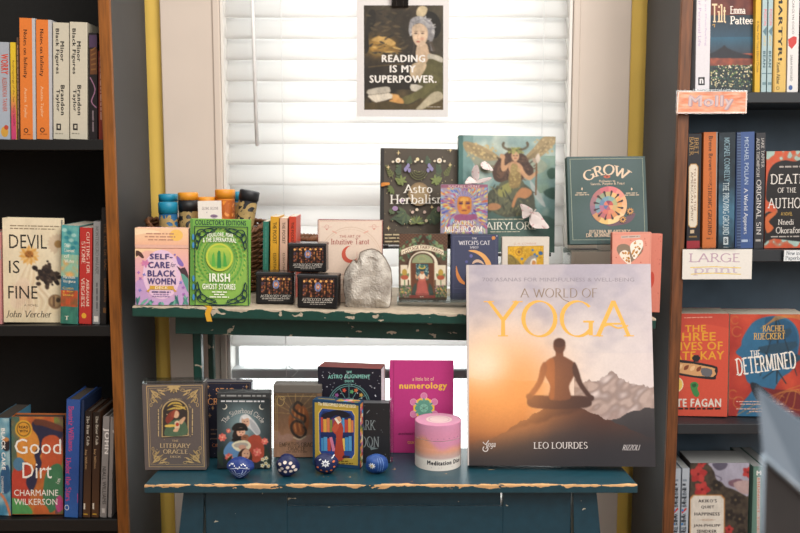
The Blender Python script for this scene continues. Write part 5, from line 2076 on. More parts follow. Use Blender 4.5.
# ---- poster
def p_poster(a):
    a.z(355, 0, 4.442)
    def bgf(x, y):
        n = nz(x, y, .02, 4)
        c = mixc('#443a2e', '#2f2a25', (y - 30) / 300 + n * .5)
        g = math.exp(-((x - 110) / 62) ** 2 - ((y - 215) / 46) ** 2)
        c = mixc(c, '#b98a3c', g * (1.0 + n))
        if y > 400: c = mixc(c, '#5a4c34', .5 + n)
        if x > 330: c = mixc(c, '#57503f', .5)
        return c
    a.begin(40, 26, 392, 490, 1.7, .13)
    a.grid(40, 26, 392, 490, 50, 64, bgf)
    a.poly([(60, 150), (86, 130), (92, 60), (70, 44), (52, 90), (44, 160), (44, 240), (62, 220)], '#2c2823', 3)
    a.poly([(72, 180), (120, 160), (180, 190), (160, 206), (110, 190)], '#d0a45a', 3)
    a.poly([(60, 236), (130, 226), (196, 238), (140, 250)], '#8a6f3c', 3)
    a.line([(60, 300), (130, 292), (220, 286)], 4, '#6a5636', 2)
    rr = random.Random(8)
    for k in range(70):
        x, y = rr.uniform(44, 230), rr.uniform(40, 250)
        a.leaf(x, y, rr.uniform(16, 44), rr.uniform(5, 12), rr.uniform(-50, 30), rr.choice(['#34302a', '#4a4234', '#5c4e38', '#3c362c']))
    for k in range(26):
        a.leaf(rr.uniform(64, 170), rr.uniform(185, 236), rr.uniform(18, 50), rr.uniform(4, 9), rr.uniform(-18, 12), rr.choice(['#c9953f', '#dcb468', '#a8803c', '#8f6a34']))
    # hat, hair
    a.poly([(312, 58), (350, 58), (376, 90), (380, 140), (352, 172), (326, 120)], '#262320', 4)
    a.poly([(272, 60), (282, 34), (304, 28), (322, 40), (312, 70), (284, 80)], '#c8b48e', 4)
    a.poly([(240, 116), (250, 86), (282, 74), (322, 84), (350, 116), (352, 162), (330, 196), (322, 140), (292, 106), (258, 118), (252, 160), (240, 150)], '#a9a6a8', 4)
    for k in range(60):
        t = rr.uniform(150, 400)
        a.leaf(298 + 44 * math.cos(R(t)), 128 - 40 * math.sin(R(t)) * -1, rr.uniform(14, 26), 6, rr.uniform(0, 360), rr.choice(['#bcb9ba', '#98969a', '#8a878c', '#cbc7c4']))
    a.poly([(318, 150), (348, 160), (340, 200), (352, 226), (330, 220)], '#8d8a8c', 3)
    a.line([(322, 180), (330, 230), (318, 268), (300, 290)], 15, '#4c4138', 4); a.line([(336, 186), (352, 230)], 11, '#5a4e42', 3)
    a.line([(262, 176), (262, 220), (254, 244)], 10, '#4a4038', 4)
    SKN = '#e2c2a2'
    # neck, face, bust
    a.poly([(280, 196), (318, 196), (330, 236), (350, 252), (300, 290), (270, 256)], '#d8b796', 3)
    a.poly([(256, 120), (290, 106), (320, 128), (322, 170), (306, 202), (284, 208), (264, 192), (254, 158)], SKN, 4)
    for x in (270, 300): a.ell(x, 150, 7, 3, '#5a463c'); a.line([(x - 9, 142), (x + 9, 141)], 2, '#8a6c58')
    a.line([(282, 150), (277, 172), (284, 174)], 2.4, '#c09070', 2); a.ell(281, 187, 9, 3.4, '#b4584c'); a.ell(298, 174, 10, 8, '#dfa98c')
    # dress
    OL, OL2 = '#5f5a38', '#4c482e'
    a.poly([(344, 246), (386, 262), (392, 380), (390, 470), (340, 480), (290, 430), (280, 330), (310, 290)], OL, 4)
    a.poly([(330, 240), (386, 256), (388, 280), (346, 264), (322, 262)], '#c8c0ae', 3)
    a.poly([(254, 288), (300, 276), (318, 290), (300, 330), (270, 360), (244, 330)], '#cdb491', 3)
    a.poly([(248, 376), (300, 384), (296, 410), (250, 404)], '#d8cfbe', 2)
    a.poly([(340, 330), (376, 360), (330, 410), (250, 460), (214, 462), (206, 438), (260, 414), (310, 380)], '#6b653e', 3)
    a.poly([(170, 436), (206, 438), (214, 462), (150, 456)], '#d69a54', 3); a.poly([(150, 420), (190, 422), (196, 440), (160, 442)], '#dca25c', 3)
    a.poly([(44, 462), (150, 452), (230, 470), (300, 440), (392, 420), (392, 490), (44, 490)], '#57492e', 3)
    a.poly([(286, 470), (340, 416), (380, 410), (390, 440), (330, 470), (300, 488), (270, 488)], '#b8ab8e', 3)
    # book
    a.poly([(58, 400), (140, 386), (156, 398), (148, 416), (62, 424)], '#c9bfae', 2)
    a.poly([(60, 424), (150, 414), (164, 438), (92, 458), (66, 440)], '#e4d8c4', 2); a.line([(62, 424), (150, 414)], 2, '#6f6452')
    a.line([(56, 436), (92, 460), (166, 442)], 3, '#5c4a36')
    a.end()
    W = '#f1ebe4'
    a.text('READING', 119, 245, 312, 278, W, 'h')
    a.text('IS MY', 154, 291, 270, 324, W, 'h')
    a.text('SUPERPOWER.', 64, 336, 362, 370, W, 'h')
    a.fine(322, 474, 382, 480, '#b9ae9c', seed=3)


YP = YW - .028
PQ = [(357, -2), (449.5, -2), (448, 117.4), (356.4, 117)]
m4, w_, h_ = fit(PQ, (at(402, 117.2, YP)[2], 0), Y=YP, lean=0)
pr = empty('poster', m4, 'white bordered portrait poster about reading, hanging by a clip over the blind', 'poster')
a_ = Art(.95); p_poster(a_)
bm = bmesh.new(); cbox(bm, -w_ / 2, w_ / 2, 0, .0012, 0, h_)
printed_mesh('print', bm, '#e6e1e0', [(a_, homog(PQ, w_, h_))], pr, MATTE)
# bulldog clip that holds it
cl = at(400, 6.5, YP - .004)
cr = empty('binder_clip', cl, 'black binder clip gripping the top of the poster', 'clip')
BK = M('clip_black', '#141414', .3)
u = .0023
bm = bmesh.new()
v = [bm.verts.new(p) for p in ((-.019, -.002, 0), (.019, -.002, 0), (.019, -.012, .03), (-.019, -.012, .03), (-.019, .010, 0), (.019, .010, 0), (.019, .008, .03), (-.019, .008, .03))]
for q in ((0, 1, 2, 3), (5, 4, 7, 6), (3, 2, 6, 7), (0, 3, 7, 4), (1, 5, 6, 2)): bm.faces.new([v[i] for i in q])
link('clip_body', bm, BK, cr)
bm = bmesh.new()
tube(bm, [(-.007, -.003, .001), (-.0085, -.008, .026), (-.004, -.014, .05), (.004, -.014, .05), (.0085, -.008, .026), (.007, -.003, .001)], .0009, 6)
link('wire_handle', bm, M('clip_wire', '#8d8d8f', .25, metal=.8), cr)

# ================================================================ things on the blue table
# ---- oracle deck with gilt corners
def p_literary(a):
    a.z(138, 375, 5.33)
    a.rect(20, 46, 366, 512, '#635956')
    GD = '#c3a56e'
    a.line([(48, 58), (340, 62), (356, 488), (60, 494), (48, 58)], 4, GD)
    a.line([(58, 70), (330, 74), (346, 476), (70, 482), (58, 70)], 1.6, GD)
    for cx, cy, fx, fy in ((60, 70, 1, 1), (330, 74, -1, 1), (70, 482, 1, -1), (346, 476, -1, -1)):
        for k, (x, y, l, an) in enumerate(((6, 6, 70, 30), (8, 8, 62, 48), (14, 30, 50, 70), (40, 8, 50, 12), (24, 24, 60, 38), (60, 22, 34, 30), (30, 56, 30, 50))):
            an2 = math.degrees(math.atan2(fy * math.sin(R(an)), fx * math.cos(R(an))))
            a.leaf(cx + fx * x, cy + fy * y, l, 9, an2, GD if k % 2 else '#a88d5c')
        a.ring(cx + fx * 34, cy + fy * 34, 15, 15, 4, GD)
        a.ring(cx + fx * 22, cy + fy * 62, 12, 16, 3, GD); a.ring(cx + fx * 12, cy + fy * 88, 7, 10, 2.4, GD); a.ring(cx + fx * 90, cy + fy * 10, 11, 7, 2.4, GD)
        a.ring(cx + fx * 62, cy + fy * 18, 10, 10, 3, GD)
    for k in range(7): a.leaf(194, 62, 38, 12, 90 + (k - 3) * 28, GD)
    a.ell(196, 84, 9, 9, '#8b7550')
    for t, x, y, w_ in (('THE', 186, 344, 34), ('LITERARY', 120, 364, 166), ('ORACLE', 138, 396, 132), ('DECK', 176, 430, 58)):
        a.text(t, x, y, x + w_, y + (10 if w_ < 60 else 23), '#d6b98a', 'm' if w_ < 60 else 'e')
    a.text('A GUIDE TO THE HIDDEN LORE OF CLASSIC LITERATURE', 0, 0, 0, 0, '#c3a879', 'b', arcp=(202, 220, 88, 9, -62, 62))
    a.fine(108, 180, 118, 326, '#c3a879', d=1, seed=4); a.fine(288, 180, 298, 318, '#c3a879', d=1, seed=5)
    arch = [(130, 330)] + [(202 + 71 * math.cos(R(t)), 196 - 66 * math.sin(R(t))) for t in range(180, -1, -10)] + [(274, 322)]
    a.poly(arch, GD)
    a.begin(134, 132, 272, 326, 2.4, .05)
    a.rect(134, 132, 272, 326, '#5d5350')
    arch2 = [(136, 325)] + [(202 + 65 * math.cos(R(t)), 198 - 62 * math.sin(R(t))) for t in range(180, -1, -10)] + [(268, 318)]
    a.poly(arch, GD)
    a.poly(arch2, '#3b3330')
    a.poly([(150, 236), (176, 196), (214, 186), (226, 208), (200, 222), (170, 260)], '#8a3a2e', 4)
    for p in ([(160, 168), (186, 150), (220, 150), (240, 162)], [(158, 186), (196, 176), (230, 178), (262, 168)], [(190, 160), (230, 168), (262, 186)]):
        a.line(p, 11, '#d9b34e', 4, True)
    a.poly([(158, 270), (190, 242), (232, 236), (262, 262), (262, 316), (150, 322)], '#4f6a50', 4)
    a.poly([(200, 250), (222, 244), (226, 280), (204, 290)], '#e3c3a0', 3)
    a.ell(206, 208, 17, 21, '#dfae88', -15); a.poly([(180, 214), (190, 190), (210, 182), (200, 200), (194, 226)], '#9c4432', 3)
    a.poly([(222, 246), (250, 222), (256, 232), (236, 262)], '#d9a880', 3); a.ell(214, 262, 9, 10, '#b8402e')
    a.poly([(152, 264), (200, 262), (202, 274), (150, 276)], '#dfb64e', 2); a.poly([(196, 288), (222, 278), (216, 300), (194, 300)], '#d9a880', 2)
    a.end()
    a.dots(90, 200, 320, 460, 14, 3, '#b79c6c', 3)


LIT = [(142.2, 384.2), (203.6, 385.4), (207.2, 469.6), (144.8, 471.8)]
lit = deck_box('oracle_deck_box', LIT, .034, BP, '#5d5350', p_literary,
               'grey brown deck with gilt corners, at the left end of the blue table', style='lift', side='#4b4342', gain=1.0, mat=WRAP, lean=R(2), sr=R(2))
bm = bmesh.new()
m4, w_, h_ = fit(LIT, BP, .034, lean=R(2), sr=R(2))
cbox(bm, -w_ / 2 - .001, w_ / 2 + .001, .0002, .0345, h_ + .0004, h_ + .006, .002)
link('film_fold', bm, CLEAR, lit)


def p_star(a):
    a.z(200, 370, 4.64)
    a.rect(10, 54, 245, 420, '#252638')
    GD = '#b98a5a'
    a.frame(24, 64, 234, 416, 2, '#6a5a4c')
    a.text('STAR', 74, 86, 166, 118, '#e0965c', 'E')
    a.text('CROSSED', 36, 134, 196, 166, '#e0965c', 'E')
    for x, y in ((38, 80), (218, 80), (210, 140), (44, 122), (46, 214), (60, 180), (200, 96)):
        a.poly([(x - 9, y), (x - 2, y - 2), (x, y - 12), (x + 2, y - 2), (x + 9, y), (x + 2, y + 2), (x, y + 12), (x - 2, y + 2)], GD)
    a.dots(26, 66, 232, 410, 40, 2.4, '#8a7a90', 5)
    for y in (280, 300, 322): a.fine(50, y - 5, 84, y + 5, '#7a5f52', seed=y)
    a.text('ORACLE', 56, 344, 150, 360, '#c9764c', 'E')


deck_box('oracle_deck_box', [(203, 382.4), (251.8, 382.4), (251.2, 457.6), (203.6, 457.6)], .032, BP, '#25263a', p_star,
         'dark navy deck with orange lettering, mostly hidden behind the deck of five women', style='lift', side='#3a3a4a', top='#6c6a6c', gain=1.0, mat=WRAP, lean=R(1))


# ---- deck with five women
def p_sister(a):
    a.z(200, 370, 4.64)
    a.begin(78, 108, 330, 462, 2.2, .05)
    def bgf(x, y):
        g = math.exp(-((x - 200) / 95) ** 2 - ((y - 260) / 120) ** 2)
        return mixc('#1c2226', '#7c979c', g * 1.05)
    a.grid(78, 108, 330, 462, 40, 50, bgf)
    # blue and red shirts
    a.poly([(108, 390), (128, 346), (150, 338), (200, 372), (196, 412), (150, 430)], '#5b86b4', 4)
    a.poly([(222, 320), (262, 302), (290, 330), (296, 400), (260, 432), (232, 412), (226, 360)], '#a8432e', 4)
    a.poly([(184, 250), (190, 218), (216, 208), (240, 226), (262, 252), (280, 290), (262, 306), (236, 280), (206, 262)], '#c9cacb', 4)
    a.poly([(232, 232), (262, 262), (280, 296), (262, 300), (238, 270)], '#a9acb0', 3)
    a.ell(212, 244, 19, 25, '#d3a488', -8); a.ell(206, 242, 3, 2, '#3a2622'); a.ell(220, 242, 3, 2, '#3a2622'); a.ell(212, 257, 6, 2.4, '#a04a44')
    a.poly([(196, 218), (220, 210), (238, 232), (222, 226), (202, 232)], '#d9d9d8', 3)
    a.poly([(150, 268), (170, 250), (206, 252), (222, 276), (216, 286), (178, 282), (152, 284)], '#23201f', 4)
    a.poly([(160, 280), (178, 278), (182, 310), (150, 318)], '#2a2322', 3)
    a.ell(190, 292, 20, 22, '#d9a486', 12); a.ell(184, 292, 3, 2, '#3a2622'); a.ell(198, 294, 3, 2, '#3a2622'); a.ell(190, 304, 5, 2, '#a04a44'); a.poly([(166, 276), (212, 270), (216, 282), (172, 286)], '#1d1a1a', 2)
    a.poly([(146, 328), (164, 314), (190, 310), (206, 320), (196, 334), (160, 336)], '#1f1c1c', 4)
    a.ell(208, 318, 19, 15, '#8f573c', -20); a.line([(200, 314), (214, 318)], 2, '#3a2420')
    a.poly([(146, 352), (170, 334), (210, 330), (234, 346), (232, 366), (206, 382), (170, 378)], '#d9cfae', 4)
    a.ell(190, 352, 34, 12, '#a99f92', -4); a.ell(196, 362, 18, 12, '#c4927a')
    a.poly([(174, 440), (176, 396), (196, 370), (222, 372), (240, 398), (236, 428), (214, 444)], '#3d2a22', 4)
    a.ell(212, 394, 19, 25, '#cf9c7c', 10); a.poly([(186, 420), (206, 416), (232, 432), (212, 448), (184, 446)], '#4a3428', 3)
    for (x, y) in ((206, 390), (220, 392)): a.ell(x, y, 3.4, 1.6, '#3a2622')
    a.ell(214, 408, 6, 2.4, '#8a3a34')
    # flowers
    for x, y, r in ((104, 316, 21), (134, 408, 21), (264, 384, 22), (300, 334, 18), (132, 286, 12)):
        for k in range(7): a.leaf(x, y, r, r * .75, k * 51 + 12, '#d4574e' if k % 2 else '#e57a68')
        a.ell(x, y, 4, 4, '#f0b08a')
    for x, y, l, an in ((90, 440, 90, -80), (106, 452, 80, -110), (118, 450, 60, -60), (312, 450, 100, -95), (296, 450, 70, -70), (324, 450, 80, -110)):
        a.leaf(x, y, l, 20, an, '#26352a')
    for x, y in ((290, 418), (304, 436), (288, 446), (316, 448), (306, 412)):
        for k in range(5): a.leaf(x, y, 11, 8, k * 72, '#dcd9bc')
        a.ell(x, y, 3.5, 3.5, '#c99a3c')
    a.end()
    a.fine(98, 142, 300, 154, '#c9ccd0', seed=3)
    a.text('The Sisterhood Circle', 0, 0, 0, 0, '#c8c2bc', 'm', arcp=(202, 300, 96, 24, -60, 60))
    for sx in (0, 1):
        x = 114 if not sx else 288
        a.ell(x, 174, 13, 13, '#c9c6b8'); a.ell(x + (-4 if not sx else 4), 171, 12, 12, '#2c363b')


deck_box('oracle_deck_box', [(217, 393.2), (270.6, 393), (269.8, 468.8), (217.2, 469)], .03, BP, '#1c2226', p_sister,
         'dark deck showing five embracing women and red flowers', style='tuck', split=.915, side='#2a2c2e', top='#333638', gain=1.0, mat=WRAP, lean=R(1),
         toppaint=lambda a: a.fine(221, 394.8, 266, 397.8, '#8d9090', seed=8))


def p_empath(a):
    a.z(268, 375, 5.07)
    a.begin(24, 96, 250, 420, 1.8, .08)
    a.grid(24, 96, 250, 420, 20, 30, lambda x, y: mixc(mixc('#5c4a38', '#8a6246', (y - 120) / 160), '#a3795f', (y - 270) / 150))
    for k in range(9): a.line([(140, 200), (140 + 150 * math.cos(R(180 + k * 22.5)), 190 + 150 * math.sin(R(180 + k * 22.5)))], 1.8, '#b08a52')
    for x, y, r in ((60, 330, 34), (100, 320, 28), (210, 326, 30), (40, 300, 22), (170, 340, 30)): a.ell(x, y, r, r * .7, '#9a7462')
    a.poly([(118, 190), (150, 150), (190, 168), (208, 220), (196, 290), (150, 308), (112, 280), (104, 230)], '#8a4e2a', 4)
    for k in range(6): a.line([(130 + k * 10, 180 - k * 2), (122 + k * 12, 240), (130 + k * 12, 290)], 5, '#b5703c' if k % 2 else '#6a3a20', 3)
    a.line([(176, 158), (150, 140), (130, 168), (152, 196), (186, 214), (180, 244), (140, 236), (118, 262), (130, 300), (170, 322), (192, 290), (180, 262)], 13, '#2c2622', 5)
    a.line([(130, 150), (112, 180), (130, 214), (170, 236), (184, 262)], 9, '#4c443c', 4)
    a.line([(128, 318), (160, 330), (192, 312)], 7, '#cdb595', 4)
    a.end()
    GD = '#b0935c'
    a.line([(40, 110), (245, 110)], 2, GD); a.line([(40, 110), (40, 330)], 2, GD); a.line([(48, 118), (48, 320)], 1.2, GD)
    a.ring(64, 134, 20, 26, 3, GD); a.ring(74, 120, 14, 10, 2.4, GD)
    a.text("EMPATH'S ORACLE", 56, 344, 250, 366, '#57402f', 'E')
    a.text('ORACLE', 100, 366, 188, 386, '#57402f', 'E')
    a.fine(90, 388, 200, 396, '#6a4f3c', seed=2)


deck_box('oracle_deck_box', [(273.5, 385.2), (322, 385.4), (321.4, 457.6), (273.6, 457.4)], .036, BP, '#7a5c44', p_empath,
         'brown deck with a dark coiled snake', style='tuck', split=.885, side='#6b5748', top='#6a645d', gain=1.0, mat=WRAP, lean=R(1))


# ---- blue bookshelf deck, turned a little
def p_biblio(a):
    a.z(308, 355, 4.264)
    a.rect(18, 190, 224, 495, '#173f63')
    a.poly([(30, 206), (216, 216), (212, 474), (28, 456)], '#b79a35')
    a.text('The BIBLIOPHILE ORACLE DECK', 44, 208, 206, 222, '#efe6c8', 'b', rot=2.6)
    fr = [(44, 250), (58, 228), (190, 236), (202, 258), (200, 426), (188, 446), (58, 434), (44, 412)]
    a.poly(fr, '#e0c060'); a.poly([(x + (3 if x < 120 else -3), y + (3 if y < 330 else -3)) for x, y in fr], '#2b4c9a')
    a.poly([(54, 262), (64, 242), (182, 248), (192, 266), (190, 410), (54, 402)], '#1f2f66')
    a.poly([(60, 258), (90, 244), (130, 236), (168, 246), (178, 262), (150, 268), (120, 258), (92, 272), (66, 272)], '#1d1d2c', 4)
    cols = ['#c9463a', '#7d8a3a', '#3f8fc8', '#e0a13c', '#8a3f70', '#4f9ad0', '#d97a48', '#e9c35a']
    for r_, (y0, y1) in enumerate(((268, 330), (346, 410))):
        x = 55
        k = r_ * 3
        while x < 186:
            w_ = 9 + (k * 5) % 7
            tp = y0 + (k * 7) % 12
            if r_ == 1 and 92 < x < 112:
                a.poly([(90, 352), (102, 350), (116, 411), (102, 411)], '#d97a9a')
            else:
                a.rect(x, tp, x + w_, y1, cols[(k * 3 + r_) % 8])
            x += w_ + 1; k += 1
    a.rect(54, 330, 190, 346, '#1f2f66')
    a.poly([(112, 442), (120, 350), (108, 330), (106, 300), (118, 276), (134, 278), (150, 312), (146, 360), (152, 442)], '#b8432e', 4)
    a.poly([(100, 316), (124, 288), (134, 300), (118, 330)], '#c9553a', 3)
    a.poly([(112, 272), (130, 262), (142, 284), (128, 296)], '#f0e4cc'); a.poly([(118, 266), (136, 262), (144, 280), (134, 286)], '#d9a07a')
    a.poly([(142, 440), (176, 440), (178, 432), (150, 428)], '#3a2a3c')
    a.fine(100, 450, 170, 458, '#6a561a', seed=3); a.fine(112, 460, 190, 468, '#6a561a', seed=4)


BIB = [(313, 400.6), (360.2, 403), (359.4, 470), (312, 464.8)]
m4, w_, h_ = fit(BIB, BP, 0, yaw=R(-18), lean=0, sl=R(.5), sy=R(4))
root = empty('oracle_deck_box', m4, 'navy and mustard deck picturing a red gowned reader at bookshelves, turned slightly left', 'card box')
a_ = Art(1.0); p_biblio(a_)
tb = .028
bm = bmesh.new(); cbox(bm, -w_ / 2, w_ / 2, 0, tb * .75, 0, h_, .001)
A2 = Art(1.0)
rr = random.Random(6)
pal = ['#c9463a', '#e0a13c', '#3f8fc8', '#7d8a3a', '#d97a9a', '#e9d9b0', '#4a3a6a', '#d97a48']
A2.cells(0, 0, 1, 1, 2, 18, lambda i, j: pal[rr.randrange(8)])
A3 = Art(1.0)
A3.cells(.5, .1, .95, .95, 6, 3, lambda i, j: pal[rr.randrange(8)])
A3.fine(.08, .3, .44, .7, '#a08a4a', seed=1)


class Side:
    """artwork laid on a side or top face"""
    def __init__(s, a, f): s.P, s.C, s.a, s.f = a.P, a.C, a, f
    def mapped(s, mp): return [s.f(x, y, l) for x, y, l in s.a.V]


printed_mesh('lid', bm, '#173f63', [(a_, homog(BIB, w_, h_)), (Side(A2, lambda x, y, l: (w_ / 2 + .0002 + .00003 * l, .002 + x * (tb * .75 - .004), h_ * (1 - y) * .97 + .001)), None),
                                    (Side(A3, lambda x, y, l: (-w_ / 2 + w_ * x, tb * .75 * (1 - y), h_ + .0002 + .00003 * l)), None)], root, GLOSS)
boxo('tray', -w_ / 2 + .001, w_ / 2 - .001, tb * .75 + .0002, tb, .0003, h_ - .001, M('tray_navy', '#173a5a', .5), root)


# ---- black astro deck with red top
def p_align(a):
    a.z(308, 355, 4.264)
    a.rect(38, 45, 318, 470, '#1d1c2b')
    TE = '#7fc4b6'
    a.text('THE', 164, 69, 188, 79, TE, 'h')
    a.text('ASTRO ALIGNMENT', 86, 84, 266, 101, TE, 'h', bow=2)
    a.text('DECK', 158, 108, 198, 118, TE, 'h')
    a.dots(50, 66, 308, 200, 46, 2.6, '#c9cbd6', 4)
    for r_ in (90, 82, 30): a.ring(176, 214, r_, r_, 2.4, '#6fa8a4')
    for k in range(12): a.line([(176 + 30 * math.cos(R(30 * k)), 214 + 30 * math.sin(R(30 * k))), (176 + 84 * math.cos(R(30 * k)), 214 + 84 * math.sin(R(30 * k)))], 2, '#6fa8a4')
    for x, y, c in ((156, 152, '#d9583f'), (188, 158, '#5fa86a'), (206, 152, '#d9703f'), (228, 172, '#c9a04a'), (124, 172, '#a05a9a')):
        for k in range(5): a.leaf(x, y, 10, 6, k * 72, c)


ALQ = [(317.8, 366.8), (381.4, 369.6), (381, 458.4), (318.4, 455.6)]
m4, w_, h_ = fit(ALQ, BP, 0, yaw=R(-12), lean=0, sl=R(.5), sy=R(3))
root = empty('oracle_deck_box', m4, 'tall black deck with a red top and a star wheel, behind the mustard deck', 'card box')
a_ = Art(1.0); p_align(a_)
bm = bmesh.new(); cbox(bm, -w_ / 2, w_ / 2, 0, .032, 0, h_, .0008)
bm.normal_update()
for f in bm.faces:
    if f.normal.z > .9: f.material_index = 1
    if f.normal.x > .9: f.material_index = 2
printed_mesh('lid', bm, ['#1d1c2b', '#8e4440', '#dcdce0'], [(a_, homog(ALQ, w_, h_))], root, GLOSS)
bm = bmesh.new(); cbox(bm, -w_ / 2 + .0008, w_ / 2 - .0008, .0322, .05, .0002, h_ - .0006, .0008)
printed_mesh('tray', bm, '#8e4440', [], root, GLOSS)


def p_moon(a):
    a.z(308, 355, 4.264)
    a.rect(180, 200, 374, 480, '#222226')
    a.text('DARK', 196, 278, 288, 322, '#7a8486', 'e')
    a.text('MOON', 190, 348, 304, 396, '#7a8486', 'e')
    a.poly([(252, 352), (268, 392), (300, 400), (268, 406)], '#6a7a7c'); a.line([(262, 236), (250, 250)], 3, '#8a9294')
    a.dots(200, 210, 340, 460, 20, 2, '#6a6e74', 3)


DKQ = [(350.6, 403.4), (389.6, 403.6), (389.8, 463.2), (351, 463)]
dk = deck_box('oracle_deck_box', DKQ, .03, BP, '#222226', p_moon, 'black deck with thin silver letters, between the mustard deck and the pink book', style='lift', side='#2e2e34', top='#5a5c60', mat=WRAP, yaw=R(-6), lean=R(1))
m4, w_, h_ = fit(DKQ, BP, .03, yaw=R(-6), lean=R(1))
bm = bmesh.new()
cbox(bm, w_ / 2 + .0006, w_ / 2 + .006, .001, .034, 0.001, h_ + .002, .001)
link('clear_sleeve', bm, CLEAR, dk)


# ---- magenta numerology book
def p_num(a):
    a.z(370, 350, 3.81)
    a.rect(70, 40, 330, 400, '#c2327f')
    a.rect(88, 40, 92, 400, '#a8286c')
    YL = '#f0bd3a'
    a.text('a little bit of', 162, 104, 244, 118, '#eec9a0', 's')
    a.text('numerology', 112, 124, 294, 156, YL, 'h')
    cx, cy = 206, 222
    hexp = [(cx + 46 * math.cos(R(60 * k + 30)), cy + 46 * math.sin(R(60 * k + 30))) for k in range(6)]
    a.poly(hexp, '#f2c23c')
    for k in range(6):
        x, y = cx + 46 * math.cos(R(60 * k + 30)), cy + 46 * math.sin(R(60 * k + 30))
        a.ell(x, y, 13, 13, '#d97aa8'); a.ring(x, y, 13, 13, 1.6, '#e8b0c8')
    for rot in (30, 90):
        a.poly([(cx + 40 * math.cos(R(120 * k + rot)), cy + 40 * math.sin(R(120 * k + rot))) for k in range(3)], '#6fae98')
    for k in range(6): a.ell(cx + 24 * math.cos(R(60 * k)), cy + 24 * math.sin(R(60 * k)), 10, 10, '#5b9a86')
    a.ell(cx, cy, 16, 16, '#7fbfa6')
    for k in range(6): a.line([(cx + 40 * math.cos(R(60 * k + 30)), cy + 40 * math.sin(R(60 * k + 30))), (cx - 40 * math.cos(R(60 * k + 30)), cy - 40 * math.sin(R(60 * k + 30)))], 1.4, '#3f6a5c')
    a.ell(cx, 256, 11, 11, '#d97aa8')
    a.text('AN INTRODUCTION TO DREAMWORK', 108, 316, 262, 324, '#5a1c44', 'b')
    a.text('COLIN', 144, 348, 168, 358, YL, 'b'); a.text('BEDELL', 176, 348, 230, 358, YL, 'b')


front_book('hardcover_book', [(389.6, 361.2), (453.6, 362.2), (453.2, 453.2), (389.8, 453)], .016, BP, '#c2327f', p_num,
           'magenta hardcover with yellow lettering, behind the pink tin', lean=R(2), gain=1.0, mat=GLOSS)


# ---- pink round tin
PT = on(438.7, 470.6, BP)
rr_ = 23.7 * PT[1] / F
PT = PT + np.array([0, rr_ * .92, 0])
rr_ = 23.7 * PT[1] / F
ht = at(438.7, 419.6, PT[1])[2] - BZ
root = empty('round_tin', (PT[0], PT[1], BZ + .0004), 'pink and orange round card tin with a white base band', 'tin')


def tin_part(name, z0, z1, top, seed, r):
    a = Art()
    n, mrow = 64, 14
    bm = bmesh.new()
    if top:
        lathe(bm, [(r - .0004, z0), (r - .0002, z1 - .001), (r - .0014, z1), (.001, z1)], 64)
    else:
        lathe(bm, [(.001, z0), (r - .001, z0), (r - .0002, z0 + .001), (r - .0002, z1)], 64)
    def col(ang, z):
        v = z / ht
        w_ = .12 * math.sin(ang * 2 + .4) + .05 * math.sin(ang * 5)
        if v < .28: return rgb('#e4ddd4')
        c = mixc('#c9a9a4', '#e39a78', (v - .29) / .14 + w_)
        c = mixc(c, '#e8a184', (v - .38) / .1) if v < .5 else c
        c = mixc(c, '#d98cae', (v - .52 - w_) / .12)
        c = mixc(c, '#d58fb4', (v - .8) / .2)
        return c
    pts, polys, cols = [], [], []
    for j in range(mrow + 1):
        for i in range(n + 1):
            t = 2 * math.pi * i / n
            pts.append((i / n, z0 + (z1 - z0) * j / mrow))
            cols.append(col(t, z0 + (z1 - z0) * j / mrow))
    for j in range(mrow):
        for i in range(n): polys.append([j * (n + 1) + i, j * (n + 1) + i + 1, (j + 1) * (n + 1) + i + 1, (j + 1) * (n + 1) + i])
    a._add(pts, polys, cols)
    b = Art()
    if not top:
        b.text('Meditation Dice', .668, -.225, .93, -.125, '#2c2a30', 'x')
        b.fine(.70, -.09, .86, -.055, '#8a8690', seed=3)
    else:
        for x in (.62, .70, .78, .86):
            b.fine(x, -.72, x + .045, -.70, '#6a4a66', seed=int(x * 100))
    def wrapm(x, y, l, zf): 
        t = 2 * math.pi * x
        return ((r + .0001 + .00004 * l) * math.cos(t), (r + .0001 + .00004 * l) * math.sin(t), zf(y))
    arts = [(Side(a, lambda x, y, l: wrapm(x, y, l, lambda q: q)), None), (Side(b, lambda x, y, l: wrapm(x, y, l + 2, lambda q: -q * ht)), None)]
    if top:
        c = Art()
        c.ell(0, 0, r - .002, r - .002, '#d592b2', n=40); c.ell(.002, 0, r * .58, r * .58, '#dfc6c4', n=40); c.ring(.002, 0, r * .58, r * .58, .0008, '#c79aaa', n=40)
        c.ring(.002, 0, r * .46, r * .46, .002, '#c9a4ae', n=40)
        arts.append((Side(c, lambda x, y, l: (x, y, z1 + .0002 + .00003 * l)), None))
    return printed_mesh(name, bm, '#d98cae' if top else '#e4ddd4', arts, root, GLOSS)


tin_part('tin_base', 0, ht * .655, False, 1, rr_)
tin_part('lid', ht * .665, ht, True, 2, rr_)


